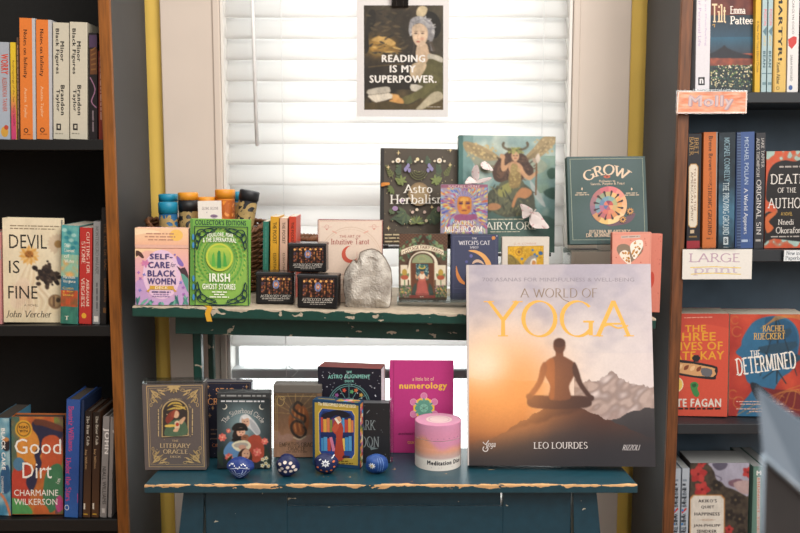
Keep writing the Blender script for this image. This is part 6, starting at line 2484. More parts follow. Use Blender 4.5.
# ---- painted stones
def stone(px, py, rx, ry, label, shape, base='#1d2f6b'):
    """px, py: middle of the stone in the photo; painted with pale marks"""
    Y = on(px, py + ry, BP)[1] + .012
    O = at(px, py, Y)
    k = Y / F
    a_, c_ = rx * k, ry * k
    root = empty('painted_stone', (O[0], Y, BZ + .0006), label, 'stone', 'blue painted stones along the front of the blue table')
    bm = bmesh.new()
    bmesh.ops.create_icosphere(bm, subdivisions=4, radius=1)
    for v in bm.verts:
        p = v.co.copy()
        n = 1 + .14 * noise.noise(p * 1.4 + Vector((px, 0, 0)))
        if shape == 'point':      # tapers to a point at the front
            p.x *= 1 - .45 * max(0, -p.z) ** 1.2
            p.z *= 1 + .1 * max(0, -p.z)
        if shape == 'heart':
            p.z *= 1 - .14 * math.exp(-((p.x + .1) / .35) ** 2) * (1 if p.z > 0 else 0)
        v.co = Vector((p.x * a_ * n, p.y * a_ * .72 * n, p.z * c_ * n + c_))
        if v.co.z < .002: v.co.z = .002 * (v.co.z / .002 if v.co.z > 0 else 0)
        f_ = 0
    for f in bm.faces: f.smooth = True
    from mathutils.bvhtree import BVHTree
    tree = BVHTree.FromBMesh(bm)
    a = Art()
    c1 = '#dfe3ea'
    if shape == 'dots':
        for i, j in ((-.62, .32), (-.15, .5), (.35, .42), (-.42, -.1), (.1, .02), (.6, .06), (-.12, -.42), (.38, -.38), (-.66, -.36), (.78, -.3)):
            a.ell(i, j, .16, .15, '#e0cfc4', 20)
    elif shape == 'point':
        for s in (-1, 1):
            for q in range(3):
                a.line([(s * .82 * (1 - q * .3), -.12 + q * .1), (s * .5 * (1 - q * .3), -.45 + q * .05), (0, -.78 + q * .26)], .05, '#a9bfe6', 3)
        for i in range(11): a.leaf(-.8 + i * .15, .35 + .22 * math.sin(i), .2, .09, 60 + i * 9, c1)
        a.line([(-.7, .1), (0, .3), (.8, .12)], .05, '#c9d3ee', 4); a.line([(0, .3), (.05, -.8)], .05, '#c9d3ee')
    elif shape == 'flower':
        for q in range(8): a.leaf(.0, .25, .42, .17, q * 45, c1)
        a.ell(0, .25, .13, .13, '#1d2f6b')
        for i, j in ((-.7, -.2), (-.4, -.5), (.5, -.5), (.75, -.15), (.1, -.6), (.7, .4)): a.ell(i, j, .1, .1, '#e0703c')
        for i, j in ((-.6, .5), (.5, .7)): a.leaf(i, j, .3, .12, 40, c1)
    else:
        for q in range(9): a.leaf(-.42, -.02, .36, .13, q * 40, c1)
        a.ell(-.42, -.02, .11, .11, '#d9b34a')
        for q in range(3): a.line([(.1 + q * .2, .75), (.2 + q * .24, .1), (.12 + q * .2, -.7)], .035, '#6f97d6', 3)
    def m(x, y, l):
        hit = tree.ray_cast(Vector((x * a_ * .93, -1, c_ + y * c_ * .93)), Vector((0, 1, 0)))[0]
        if hit is None: hit = Vector((x * a_, 0, c_ + y * c_))
        return (hit.x, hit.y - .0003 - .00002 * l, hit.z)
    # finer strokes follow the stone
    printed_mesh('stone_body', bm, base, [(Side(a, m), None)], root, GLOSS)


stone(240.5, 469.4, 14.2, 10.6, 'pointed blue stone with leaf veins, leftmost of the four stones', 'point', '#1c357e')
stone(287.6, 466.8, 12.2, 11.2, 'navy stone with cream dots, second from the left', 'dots', '#1a2453')
stone(326.2, 465, 12.6, 10.6, 'navy stone with a white flower and orange dots, before the mustard deck', 'flower', '#1a2453')
stone(376.6, 465.2, 11.6, 10.4, 'plain royal blue stone with a small white flower at its left', 'plain', '#1f4a94')


# ---- the big yoga book
def p_yoga(a):
    a.z(460, 255, 2.369)
    a.begin(15, 20, 470, 506, 1.3, .015, 1)
    def f(x, y):
        n = nz(x, y, .012, 3) + .5 * nz(x, y * 1.6, .035, 6)
        t = (y - 20) / 480
        c = mixc('#aaa2b0', '#dccfcb', t * 2.1 + n * .75)
        c = mixc(c, '#a79fae', max(0, n - .05) * .9 * max(0, 1 - t * 2))
        c = mixc(c, '#cdbfc6', max(0, (x - 330) / 140) * .5)
        d = math.hypot((x - 70) / 1.25, y - 300)
        c = mixc(c, '#f6d7b8', math.exp(-(d / 130) ** 2) * .95)
        if y > 235: c = mixc(c, '#e9d6cd', .25)
        # left land
        hl = 294 + .05 * x + 6 * nz(x, 0, .03, 1)
        if x < 250 and y > hl:
            c2 = mixc('#f0b27a', '#d8823f', (y - hl) / 60)
            c2 = mixc(c2, '#8f4f2f', (y - 350) / 100)
            c = mixc(c2, c, max(0, (x - 150) / 100))
        # snowy mountain at right
        hr = 300 - 20 * math.exp(-((x - 360) / 30) ** 2) + .09 * (x - 300) + 14 * nz(x, 0, .04, 9) + 5 * nz(x, 0, .15, 2)
        if x > 270 and y > hr:
            m = nz(x + y * .6, y, .05, 12)
            c = mixc('#b8a097', '#7d6862', .5 + m * 1.6)
            c = mixc(c, '#d9c7c3', max(0, m) * 1.3)
            c = mixc(c, '#a58a84', max(0, (y - 360) / 50))
        # dark ridge lower right
        hd = 404 - (x - 340) * .42 + 8 * nz(x, 0, .05, 4)
        if x > 395: hd = max(hd, 362 + (x - 395) * .06) if x < 470 else hd
        if x > 330 and y > hd:
            c = mixc('#413b3d', '#2f2b2f', (y - hd) / 60)
        # summit under the figure
        pk = 345 + (abs(x - 236) * (.58 if x < 236 else .42)) + 5 * nz(x, 0, .06, 7)
        if y > pk:
            c3 = mixc('#543329', '#44302c', (y - pk) / 80)
            c3 = mixc(c3, '#7a4a34', max(0, (190 - x) / 120) * .7)
            c3 = mixc(c3, '#2d292e', (y - 410) / 80 + (x - 236) / 500)
            c = c3
        low = 452 - .30 * x + 6 * nz(x, 0, .05, 8)
        if y > low and x < 330: c = mixc(c, mixc('#8a5438', '#41383a', (y - low) / 50), .85 * min(1, (330 - x) / 140) * min(1, (y - low) / 8))
        if y > 420: c = mixc(c, '#2b282d', (y - 420) / 90)
        g = math.exp(-(math.hypot(x - 95, (y - 318) * 1.15) / 105) ** 2)
        c = mixc(c, '#f9a24e', g * .85)
        g2 = math.exp(-(math.hypot(x - 60, (y - 268) * 1.4) / 48) ** 2)
        c = mixc(c, '#fdf0dc', g2 * .6)
        return c
    a.grid(15, 20, 470, 506, 10, 10, f)
    D1, D2 = '#4a302a', '#6e4230'
    a.poly([(158, 348), (170, 336), (212, 336), (262, 336), (300, 338), (312, 352), (300, 364), (236, 368), (170, 364)], D1, 4)
    a.poly([(208, 252), (234, 240), (262, 252), (272, 264), (270, 288), (258, 314), (260, 344), (212, 344), (214, 314), (202, 288), (198, 264)], D2, 4)
    a.poly([(204, 256), (222, 250), (224, 300), (222, 342), (212, 342), (214, 312), (202, 286)], '#94522f', 4)
    a.poly([(199, 256), (206, 270), (196, 304), (176, 334), (162, 343), (160, 335), (182, 303), (190, 270)], '#7a4630', 3)
    a.poly([(270, 256), (280, 274), (290, 306), (308, 332), (316, 342), (308, 347), (282, 314), (266, 280)], D1, 3)
    a.ell(164, 338, 8, 7, '#5f3a2c'); a.ell(310, 342, 8, 7, D1)
    a.rect(226, 226, 244, 248, D2)
    a.ell(235, 218, 14.5, 18, '#5b3629'); a.ell(235, 211, 14, 11, '#4a2c24')
    gx, gy = np.meshgrid(a.rx, a.ry)
    for cx, cy, r, k, cc in ((150, 305, 85, .5, '#f0954a'), (90, 330, 120, .3, '#f5a35a'), (62, 262, 55, .5, '#fff0dc')):
        g = (k * np.exp(-((gx - cx) ** 2 + (gy - cy) ** 2) / r ** 2))[:, :, None]
        a.ras = a.ras * (1 - g) + np.array(rgb(cc)) * g
    a.end()
    a.text('700 ASANAS FOR MINDFULNESS & WELL-BEING', 53, 57, 412, 66, '#8f8790', 's')
    a.text('A WORLD OF', 141, 82, 324, 104, '#8f7a66', 'y')
    a.line([(232, 96), (244, 108), (258, 114)], 2, '#96826f', 3)
    a.text('YOGA', 56, 110, 412, 198, '#f0b24a', 'y')
    a.line([(330, 178), (352, 168), (374, 176), (398, 170)], 4, '#f0b24a', 4)
    a.text('LEO LOURDES', 174, 446, 302, 462, '#d9d0cc', 'e')
    a.text('RIZZOLI', 386, 453, 426, 466, '#d2cbcc', 'e', sk=4)
    a.text('yoga', 60, 448, 84, 462, '#d9d0cc', 'm', sk=3); a.line([(54, 446), (60, 452), (68, 442)], 2, '#d9d0cc'); a.ring(60, 462, 7, 7, 2, '#d9d0cc', 120, 420)
    a.rect(15, 20, 21, 506, '#c9bdb9')


YQ = [(466.4, 266.4), (650.2, 265.2), (656, 468.4), (467.6, 466.6)]
front_book('large_hardcover_book', YQ, .034, BP, '#b9adb2', p_yoga, 'very large hardcover with a seated meditating figure at sunset, right end of the blue table', lean=R(6), sl=R(3), sy=R(3), sr=R(1.5), mat=GLOSS, side='#c9bdb9', gain=1.0)

# ================================================================ books in the two bookcases
LP = [(z, 0.0) for z in LZ]
RP = [(z, 0.0) for z in RZ]
DIMPAGE = M('page_paper_shaded', '#4a4038', .9, var=.16, scale=60, stretch=(1, 40, 1))  # page paper darkened: shade on the bottom left shelf put into its colour
GL_ = 1.0      # ink strength, left case
GR_ = 1.0


def sp(quad, pl, base, paint, label, group, name='hardcover_book', **kw):
    return spine_book(name, quad, pl, base, paint, label, group, **kw)


# ---- left, top shelf
GT = 'books standing on the top shelf of the left bookcase'
yb = 139.6


def p_worry(a):
    a.z(0, 0, 3.333)
    a.rect(-6, 140, 34, 200, '#a9b0bb'); a.rect(-6, 300, 34, 465, '#a9b4c2')
    a.text('WORRY', 4, 180, 30, 248, '#d9472f', 'h', d=1)
    a.text('ALEXANDRA TANNER', 8, 258, 24, 372, '#c25a48', 'b', d=1)
    a.ell(14, 440, 13, 18, '#d9a03a'); a.ell(20, 425, 8, 8, '#c9472f')


sp([(-2, 42.5), (9.6, 42.5), (9.6, yb), (-2, yb)], LP[0], '#a9b0bb', p_worry, 'grey spine with red letters, first at the left on the top left shelf', GT, 'paperback_book', gain=GL_, hard=False)


def p_anth(a):
    a.z(0, 0, 3.333)
    a.vgrad(34, 142, 54, 465, [(0, '#e9c41f'), (.55, '#e0b02a'), (.75, '#d9476a'), (1, '#d63f76')], 10)
    a.text('Anthropology of the Sea', 40, 200, 50, 340, '#6a4a1a', 's', d=1)
    a.text('Tony Santello', 41, 350, 50, 420, '#5a1a30', 's', d=1)


sp([(10.6, 42.7), (16.2, 42.7), (16.2, yb), (10.6, yb)], LP[0], '#e0b524', p_anth, 'thin yellow and pink spine on the top left shelf', GT, 'paperback_book', gain=GL_, hard=False)


def p_brown(a):
    a.z(0, 0, 3.333)
    a.fine(56, 150, 64, 430, '#a07a5a', d=1, seed=3)


sp([(16.8, 37.6), (19.2, 37.6), (19.2, yb), (16.8, yb)], LP[0], '#5a4236', p_brown, 'very thin brown spine pressed against the first orange book', GT, 'paperback_book', gain=GL_, hard=False)


def p_notes(off):
    def p(a):
        a.z(off, 0, 3.333)
        a.rect(66, 60, 122, 465, '#ec7c2c')
        a.rect(109, 60, 122, 465, '#bfc0c4')
        a.text('Notes on Infinity', 76, 98, 92, 260, '#3a2216', 'E', d=1)
        a.text('Austin Taylor', 78, 292, 90, 395, '#f2c79a', 'e', d=1)
        a.ring(85, 436, 8, 8, 3, '#3a2216'); a.fine(76, 446, 104, 452, '#b85a1c', seed=3)
    return p


sp([(19.8, 18.4), (35.6, 18.8), (35.4, yb), (19.6, yb)], LP[0], '#bfc0c4', p_notes(0), 'bright orange spine, left one of the orange pair on the top left shelf', GT, gain=1.0)
sp([(36.2, 20), (52.6, 20.6), (51.4, yb), (35.9, yb)], LP[0], '#bfc0c4', p_notes(16.4), 'bright orange spine, right one of the orange pair, next to cream spines', GT, gain=1.0)


def p_minor(off):
    def p(a):
        a.z(off, 0, 3.333)
        a.rect(180, 70, 236, 465, '#cfc7b2')
        a.text('Minor', 206, 140, 220, 208, '#33302b', 'h', d=1)
        a.text('Black Figures', 187, 97, 203, 250, '#33302b', 'h', d=1)
        a.text('Brandon', 206, 286, 220, 386, '#33302b', 'h', d=1)
        a.text('Taylor', 188, 300, 203, 374, '#33302b', 'h', d=1)
        a.rect(190, 414, 206, 436, '#37332e'); a.rect(195, 419, 202, 430, '#cfc7b2'); a.fine(186, 444, 212, 450, '#8a8474', seed=4)
    return p


sp([(53.4, 23), (69.6, 23.4), (68.4, yb), (52.6, yb)], LP[0], '#cfc7b2', p_minor(-1.2), 'cream spine with black letters, left one of the cream pair', GT, gain=1.0)
sp([(70.2, 22.4), (88.0, 23), (86.6, yb), (69.2, yb)], LP[0], '#cfc7b2', p_minor(15.4), 'cream spine with black letters, right one of the cream pair', GT, gain=1.0)


def p_dark(a):
    a.z(0, 0, 3.333)
    a.rect(298, 118, 326, 160, '#4f3a58'); a.rect(300, 165, 326, 250, '#6a3f22')
    for k in range(5): a.line([(304, 170 + k * 16), (322, 160 + k * 18)], 5, '#8a5a2c')
    a.line([(300, 260), (318, 300), (304, 340), (322, 360)], 4, '#9a6a86', 3)
    a.fine(304, 370, 314, 440, '#7a6a70', d=1, seed=2)


sp([(88.8, 33), (98.0, 33.4), (97.0, yb), (88.0, yb)], LP[0], '#231c1e', p_dark, 'dark spine with a purple patch beside the cream pair', GT, gain=1.0)


def p_red(a):
    a.z(0, 0, 3.333)
    a.fine(332, 190, 340, 400, '#d9a08a', d=1, seed=3)


sp([(98.6, 51), (103.4, 51), (102.6, yb), (97.9, yb)], LP[0], '#8a2c1c', p_red, 'dark red spine squeezed against the oak edging on the top left shelf', GT, 'paperback_book', gain=1.0, hard=False)

# ---- left, middle shelf
GM = 'books standing on the middle shelf of the left bookcase'
yb = 326.0


def p_devil(a):
    a.z(0, 200, 3.556)
    a.begin(10, 70, 222, 450, 1.6, .03)
    a.grid(10, 70, 222, 450, 10, 10, lambda x, y: mixc('#ecdcbb', '#e3cfa8', (y - 80) / 400 + .5 * nz(x, y, .02, 1)))
    # pale strands
    for k in range(9):
        x = 70 + k * 10
        a.line([(100 + k * 4, 226), (x, 270 + k * 4), (56 + k * 12, 320), (90 + k * 12, 370), (70 + k * 10, 440)], 5, '#d9bd9a' if k % 2 else '#f0dfc4', 5, True)
    a.ell(70, 340, 30, 60, '#e7cfb0', 20)
    for k in range(9): a.line([(40 + k * 7, 300), (60 + k * 6, 350), (50 + k * 9, 420)], 2.5, '#cda98a', 4, True)
    # daisy
    for k in range(15): a.leaf(104, 202, 38, 15, k * 24 + 5, '#dfa24a' if k % 2 else '#ecc07a')
    a.ell(104, 198, 16, 13, '#b5702a'); a.dots(92, 188, 116, 208, 16, 2.5, '#7a481c', 2)
    for k in range(9): a.leaf(206, 160, 40, 18, 110 + k * 22, '#d9c0a0')
    a.ell(208, 160, 14, 14, '#a8804a')
    # earth
    rr = random.Random(9)
    for k in range(160):
        t, q = rr.uniform(0, 6.28), abs(rr.gauss(0, .45))
        x, y = 168 + 48 * q * math.cos(t), 272 + 44 * q * math.sin(t)
        r_ = rr.uniform(4, 11)
        a.ell(x, y, r_, r_ * .8, rr.choice(['#2e2320', '#3d2f28', '#251c1a', '#4a3a30']), rr.uniform(0, 90), 8)
    a.ell(196, 370, 26, 27, '#8a6a4a'); a.ell(198, 368, 20, 21, '#a8865c'); a.ell(206, 364, 8, 9, '#4a3a2c'); a.rect(186, 350, 194, 388, '#6a4c34')
    a.end()
    K = '#2f2a24'
    a.text('DEVIL', 34, 128, 168, 178, K, 's')
    a.text('IS', 32, 222, 70, 268, K, 's')
    a.text('FINE', 28, 314, 132, 360, K, 's')
    a.text('John Vercher', 22, 404, 182, 430, '#3a322a', 'e', sk=6)
    a.text('A NOVEL', 84, 380, 134, 388, '#6a5a48', 's')
    a.fine(38, 93, 216, 100, '#9a876a', seed=2); a.fine(38, 103, 200, 110, '#9a876a', seed=3)


front_book('hardcover_book', [(3.2, 219.6), (61.2, 219.6), (61.2, yb - .4), (3.0, yb - .4)], .034, LP[1], '#e9d9b8', p_devil,
           'cream hardcover with an orange daisy and a clump of black earth', group='front facing books in the bookcases', Y=1.835, lean=R(.5), sl=R(.3), gain=1.0, mat=MATTE)


def p_pinkl(a):
    a.rect(0, 250, 3, 260, '#7fb0b8')


sp([(-13, 232.5), (1.2, 232.5), (1.0, yb), (-13, yb)], LP[1], '#cf8a86', p_pinkl, 'pink book cut off by the left edge of the photo, middle shelf', GM, gain=GL_, D=.12)


def p_cov(a):
    a.z(0, 200, 3.556)
    a.begin(212, 90, 284, 448, 1.8, .06)
    def f(x, y):
        t = (y - 92) / 354
        n = nz(x, y, .05, 3) * .5
        if t < .3: return mixc('#3f9aa0', '#6fb6ae', .5 + n * 2)
        if t < .52: return mixc('#8fc0a4', '#e0a860', n * 2.4 + (t - .3) * 2)
        if t < .66: return mixc('#3a7f92', '#2f6a86', n + .5)
        if t < .83: return mixc('#c9522c', '#8f5a34', .3 + n * 3)
        return mixc('#2e6a5c', '#3f8a72', .5 + n)
    a.grid(212, 90, 284, 448, 10, 10, f)
    for k in range(8): a.ell(230 + (k * 17) % 44, 110 + k * 9, 9, 7, '#2f8a98' if k % 2 else '#9fd0c8')
    a.end()
    W = '#efe9d4'
    for s_, y in (('The', 158), ('Covenant', 176), ('of', 196), ('Water', 214)): a.text(s_, 228, y, 266 if len(s_) > 3 else 248, y + 13, W, 'e')
    a.text('Abraham', 222, 272, 268, 284, W, 'e'); a.text('Verghese', 222, 288, 270, 302, W, 'e')
    for y in (314, 326, 338): a.text('Cutting for Stone'[(y - 314) // 12 * 6:(y - 314) // 12 * 6 + 6].strip() or 'x', 222, y, 262, y + 9, '#f2c24a', 's')
    a.text('T', 230, 420, 244, 434, W, 'E')


sp([(61.8, 226), (79.4, 226.4), (77.6, yb), (60.0, yb)], LP[1], '#4f9a98', p_cov, 'teal and orange patterned spine beside the cream daisy book', GM, 'paperback_book', gain=GL_, hard=False, sr=R(1.2))


def p_cut(a):
    a.z(0, 200, 3.556)
    a.rect(280, 100, 330, 446, '#c4302a')
    a.text('CUTTING FOR', 308, 116, 320, 266, '#efd9c4', 'e', d=1); a.text('STONE', 290, 150, 304, 230, '#efd9c4', 'e', d=1)
    a.text('ABRAHAM', 306, 284, 318, 384, '#efd9c4', 'e', d=1); a.text('VERGHESE', 288, 280, 301, 388, '#efd9c4', 'e', d=1)
    a.ell(298, 418, 9, 10, '#e9a52a')


sp([(80.0, 228), (92.6, 228.3), (91.0, yb), (78.4, yb)], LP[1], '#c4302a', p_cut, 'red spine with pale letters on the middle left shelf', GM, 'paperback_book', gain=GL_, hard=False, sr=R(1.2))


def p_mont(a):
    a.z(0, 200, 3.556)
    a.rect(332, 78, 362, 446, '#8a8a8a')
    a.text('MONTENEGRO MALADE', 340, 96, 352, 270, '#3a3a3e', 'm', d=1)
    a.fine(340, 300, 350, 400, '#55555a', d=1, seed=3); a.rect(333, 420, 350, 440, '#d9d4cc')


sp([(93.2, 221.8), (100.8, 222), (99.4, yb), (92.0, yb)], LP[1], '#8a8a8c', p_mont, 'grey spine beside the red spine on the middle left shelf', GM, gain=1.0, sr=R(1.2))


def p_rye(a):
    a.z(0, 200, 3.556)
    a.text('THE CUL DE SAC', 370, 88, 380, 260, '#8a5a30', 'm', d=1); a.text('DARKNESS', 370, 290, 380, 372, '#8a5a30', 'm', d=1)
    a.rect(366, 392, 382, 410, '#6a4522')


sp([(101.2, 208), (107.8, 208.2), (106.0, yb), (99.9, yb)], LP[1], '#1e1a19', p_rye, 'black spine with faint brown letters on the middle left shelf', GM, gain=1.0, sr=R(1.2))

# ---- left, bottom shelf
GB_ = 'books standing on the bottom shelf of the left bookcase'
yb = 519.6


def p_cake(a):
    a.z(0, 380, 3.483)
    def f(x, y): return mixc('#3f86a8', '#9fc4cc', .5 + 1.4 * nz(x, y, .03, 5))
    a.begin(-20, 132, 40, 486, 1.6, .06)
    a.grid(-20, 132, 40, 486, 10, 10, f)
    a.ell(24, 230, 16, 22, '#2f2a30'); a.ell(22, 210, 12, 8, '#d98a4a'); a.poly([(0, 330), (30, 300), (40, 380), (10, 400)], '#2a5a86', 3); a.line([(0, 400), (20, 430), (36, 480)], 9, '#d9774a', 3)
    a.end()
    a.text('BLACK CAKE', 6, 170, 20, 318, '#f2f0ea', 'h', d=1); a.text('CHARMAINE', 4, 340, 12, 400, '#e9e6dc', 's', d=1)


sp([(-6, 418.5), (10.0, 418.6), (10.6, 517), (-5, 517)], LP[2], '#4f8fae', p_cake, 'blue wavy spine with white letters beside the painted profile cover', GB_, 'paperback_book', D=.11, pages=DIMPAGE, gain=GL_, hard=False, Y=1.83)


def p_good(a):
    a.z(0, 380, 3.483)
    a.begin(38, 132, 230, 476, 1.8, .06)
    def f(x, y):
        c = mixc('#c9772e', '#b5552a', (x - 60) / 150 + nz(x, y, .03, 2))
        if x < 70: c = mixc('#4a6a5a', '#7a6a4a', .5 + nz(x, y, .04, 4))
        if x > 190: c = mixc('#6a3a48', '#7a8a3a', .5 + nz(x, y, .03, 9))
        return c
    a.grid(38, 132, 230, 476, 10, 10, f)
    a.poly([(60, 230), (100, 180), (140, 200), (150, 260), (120, 300), (70, 300)], '#dc8a32', 4)
    a.poly([(42, 330), (90, 290), (110, 350), (90, 470), (42, 470)], '#c2402e', 4)
    a.poly([(116, 150), (150, 148), (200, 160), (222, 180), (214, 206), (176, 196), (160, 214), (156, 246), (140, 270), (146, 300), (130, 330), (128, 360), (112, 396), (100, 390), (90, 366), (96, 340), (112, 330), (126, 300), (120, 262), (138, 232), (132, 200), (116, 176)], '#2f2e4a', 4)
    a.poly([(124, 140), (170, 146), (216, 166), (222, 184), (190, 178), (150, 164), (122, 160)], '#6a3a2c', 3)
    a.poly([(150, 210), (200, 200), (220, 260), (200, 340), (150, 330), (146, 280)], '#c9542e', 4)
    a.poly([(160, 330), (210, 300), (224, 400), (180, 470), (150, 440)], '#3f7a52', 4); a.poly([(40, 420), (90, 440), (110, 476), (40, 476)], '#4f9a52', 4)
    a.poly([(190, 430), (210, 410), (222, 450), (200, 470)], '#c2437a', 3); a.poly([(118, 450), (150, 440), (170, 476), (120, 476)], '#c9602c', 3)
    a.ell(66, 300, 20, 24, '#4f7fa0')
    a.ell(84, 176, 30, 32, '#e0a52c'); a.ell(84, 176, 24, 26, '#2c2620'); a.ell(84, 176, 22, 24, '#d9932a')
    a.end()
    a.text('READ', 68, 164, 100, 174, '#2c2620', 'h'); a.text('WITH', 70, 178, 98, 188, '#2c2620', 'h')
    W = '#f4ede2'
    a.text('Good', 52, 210, 214, 264, W, 's'); a.text('Dirt', 78, 294, 180, 350, W, 's')
    a.text('CHARMAINE', 48, 390, 202, 412, W, 's'); a.text('WILKERSON', 48, 422, 198, 444, W, 's')
    a.text('A novel', 192, 352, 212, 366, W, 's', rot=-70)


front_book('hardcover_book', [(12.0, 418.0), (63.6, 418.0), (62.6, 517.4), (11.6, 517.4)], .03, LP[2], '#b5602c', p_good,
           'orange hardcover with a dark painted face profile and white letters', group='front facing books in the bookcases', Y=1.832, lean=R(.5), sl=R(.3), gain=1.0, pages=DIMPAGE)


def p_beat(a):
    a.z(0, 380, 3.483)
    a.vgrad(214, 70, 290, 492, [(0, '#2f55a0'), (.5, '#2a52a4'), (.62, '#244a96'), (1, '#2c62b0')], 10)
    a.text('Beatriz Williams', 238, 94, 258, 258, '#c9407a', 'E', d=1)
    a.text('Under the Stars', 228, 280, 248, 432, '#c9407a', 'E', d=1)
    a.ring(232, 454, 8, 9, 2, '#dfe4ea'); a.rect(270, 404, 274, 436, '#c9407a')


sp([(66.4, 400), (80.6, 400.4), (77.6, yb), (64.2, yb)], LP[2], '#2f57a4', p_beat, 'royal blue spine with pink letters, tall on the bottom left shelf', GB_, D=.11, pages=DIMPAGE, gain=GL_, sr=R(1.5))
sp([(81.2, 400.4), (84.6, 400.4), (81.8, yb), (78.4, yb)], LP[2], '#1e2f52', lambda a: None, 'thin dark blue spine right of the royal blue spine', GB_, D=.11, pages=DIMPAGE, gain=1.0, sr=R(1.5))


def p_cab(off, n):
    def p(a):
        a.z(off, 380, 3.483)
        a.vgrad(280, 110, 320, 485, [(0, '#231a16'), (.4, '#3a2418'), (1, '#5a3a22')], 8)
        a.text('The Briar Club', 302, 126, 312, 226, '#e0d6c4', 'e', d=1); a.text('Joy Wilson', 294, 240, 304, 310, '#c9a070', 'e', d=1)
        a.rect(290, 434, 296, 456, '#e0d6c4'); a.rect(290, 472, 306, 476, '#d9a52a')
    return p


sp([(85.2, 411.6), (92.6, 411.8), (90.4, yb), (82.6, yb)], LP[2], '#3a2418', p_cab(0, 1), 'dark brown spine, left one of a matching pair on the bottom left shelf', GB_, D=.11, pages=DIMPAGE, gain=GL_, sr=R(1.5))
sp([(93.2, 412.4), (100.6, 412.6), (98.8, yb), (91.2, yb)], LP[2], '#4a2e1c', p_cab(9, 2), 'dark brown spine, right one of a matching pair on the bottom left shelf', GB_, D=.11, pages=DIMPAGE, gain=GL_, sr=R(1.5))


def p_john(off):
    def p(a):
        a.z(off, 380, 3.483)
        a.rect(340, 128, 392, 484, '#8f8a88')
        a.text('JOHN', 358, 170, 384, 262, '#e9e4e0', 'h', d=1)
        a.text('NIALL WILLIAMS', 356, 306, 370, 440, '#3a3838', 'b', d=1)
        a.rect(354, 454, 366, 470, '#c9c4c0')
    return p


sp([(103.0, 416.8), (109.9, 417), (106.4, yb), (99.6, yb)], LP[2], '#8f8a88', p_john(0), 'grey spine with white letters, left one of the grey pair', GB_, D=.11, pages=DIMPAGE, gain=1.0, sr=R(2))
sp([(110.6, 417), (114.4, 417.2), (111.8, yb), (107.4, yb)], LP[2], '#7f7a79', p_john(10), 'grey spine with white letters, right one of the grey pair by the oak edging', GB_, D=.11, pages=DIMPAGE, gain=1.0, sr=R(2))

# ---- right, top shelf
RT_ = 'books standing on the top shelf of the right bookcase'
yb = 91.6


def p_over(a):
    a.z(660, 0, 4.1)
    a.rect(144, -70, 210, 364, '#d8d4da')
    a.text('Notes on Overfeeling', 182, -60, 192, 182, '#b79ac4', 's', d=1)
    a.text('Your Personal Life', 156, -40, 168, 182, '#b79ac4', 's', d=1)
    a.rect(156, 306, 184, 338, '#2a2a2e'); a.text('n', 162, 312, 178, 332, '#e0dde0', 'h')


sp([(696.6, -18), (711.4, -18), (709.6, yb - 2.4), (695, yb - 2.4)], RP[0], '#d8d4da', p_over, 'white spine with lilac letters, first on the top right shelf', RT_, gain=1.0, Y=1.818, sr=R(1))


def p_tilt(a):
    a.z(660, 0, 4.1)
    a.begin(204, -60, 388, 376, 1.8, .05)
    def f(x, y):
        if y < 60: return mixc('#5a2420', '#7a3a2c', .5 + nz(x, y, .03, 2))
        if y < 215: return mixc('#29343e', '#2f4f66', (y - 60) / 90) if y < 150 else mixc('#2f5f7a', '#3a3f4a', (y - 150) / 70)
        if y < 262: return mixc('#7a3f34', '#a8523a', .5 + nz(x, y, .05, 3) - (y - 240) / 120)
        return mixc('#2a3038', '#3a4a44', .4 + nz(x, y, .1, 4))
    a.grid(204, -60, 388, 376, 10, 10, f)
    a.poly([(204, 216), (230, 204), (252, 190), (264, 180), (276, 192), (300, 204), (340, 216), (388, 226), (388, 236), (204, 232)], '#2b2c34', 0)
    a.end()
    rr = random.Random(3)
    for c, n in (('#5f7a4a', 90), ('#c9b98a', 70), ('#8f4a3a', 40), ('#e4d8b8', 40), ('#3f5f5a', 60)):
        a.dots(206, 262, 386, 350, n, 3.4, c, n)
    a.text('Tilt', 212, 14, 270, 92, '#e9c9a0', 'E')
    a.text('Emma', 286, 24, 350, 56, '#f1e7dc', 'E'); a.text('Pattee', 286, 64, 382, 98, '#f1e7dc', 'E')
    a.line([(214, 100), (224, 96), (222, 108)], 3, '#d9a54a')


front_book('hardcover_book', [(710.8, -30), (754.4, -30), (753.6, yb - 1), (710, yb - 1)], .028, RP[0], '#3a2c2c', p_tilt,
           'hardcover with a dark mountain over town lights, top right shelf', group='front facing books in the bookcases', Y=1.83, lean=R(.5), sl=R(.3), gain=1.0)


def p_ny(a):
    a.z(660, 0, 4.1)
    a.text('A New York Times Editors Choice', 396, 80, 408, 290, '#6a4a10', 's', d=1)


sp([(755.6, -24), (761.4, -24), (760.6, yb), (754.6, yb)], RP[0], '#d9a923', p_ny, 'thin yellow spine next to the mountain cover', RT_, 'paperback_book', gain=1.0, hard=False)


def p_bean(off):
    def p(a):
        a.z(660 + off, 0, 4.1)
        a.rect(414, -100, 442, 372, '#a3bcc0')
        a.text('POISON', 424, 40, 438, 106, '#d97a86', 'h', d=1); a.poly([(420, 130), (440, 110), (436, 150)], '#5a7a86')
        a.text('BEAN', 422, 210, 434, 276, '#3f5f6c', 'h', d=1); a.rect(418, 298, 440, 302, '#5a7a86'); a.text('LUCY', 424, 150, 434, 190, '#d9b45a', 'b', d=1)
        a.fine(420, 330, 436, 350, '#6a8a92', seed=3)
    return p


sp([(762.2, -22), (767.6, -22), (766.4, yb), (761.2, yb)], RP[0], '#a3bcc0', p_bean(0), 'pale teal spine, left one of the pale teal pair', RT_, 'paperback_book', gain=1.0, hard=False)
sp([(768.2, -22), (773.4, -22), (772.0, yb), (767.0, yb)], RP[0], '#a3bcc0', p_bean(5.6), 'pale teal spine, right one of the pale teal pair', RT_, 'paperback_book', gain=1.0, hard=False)


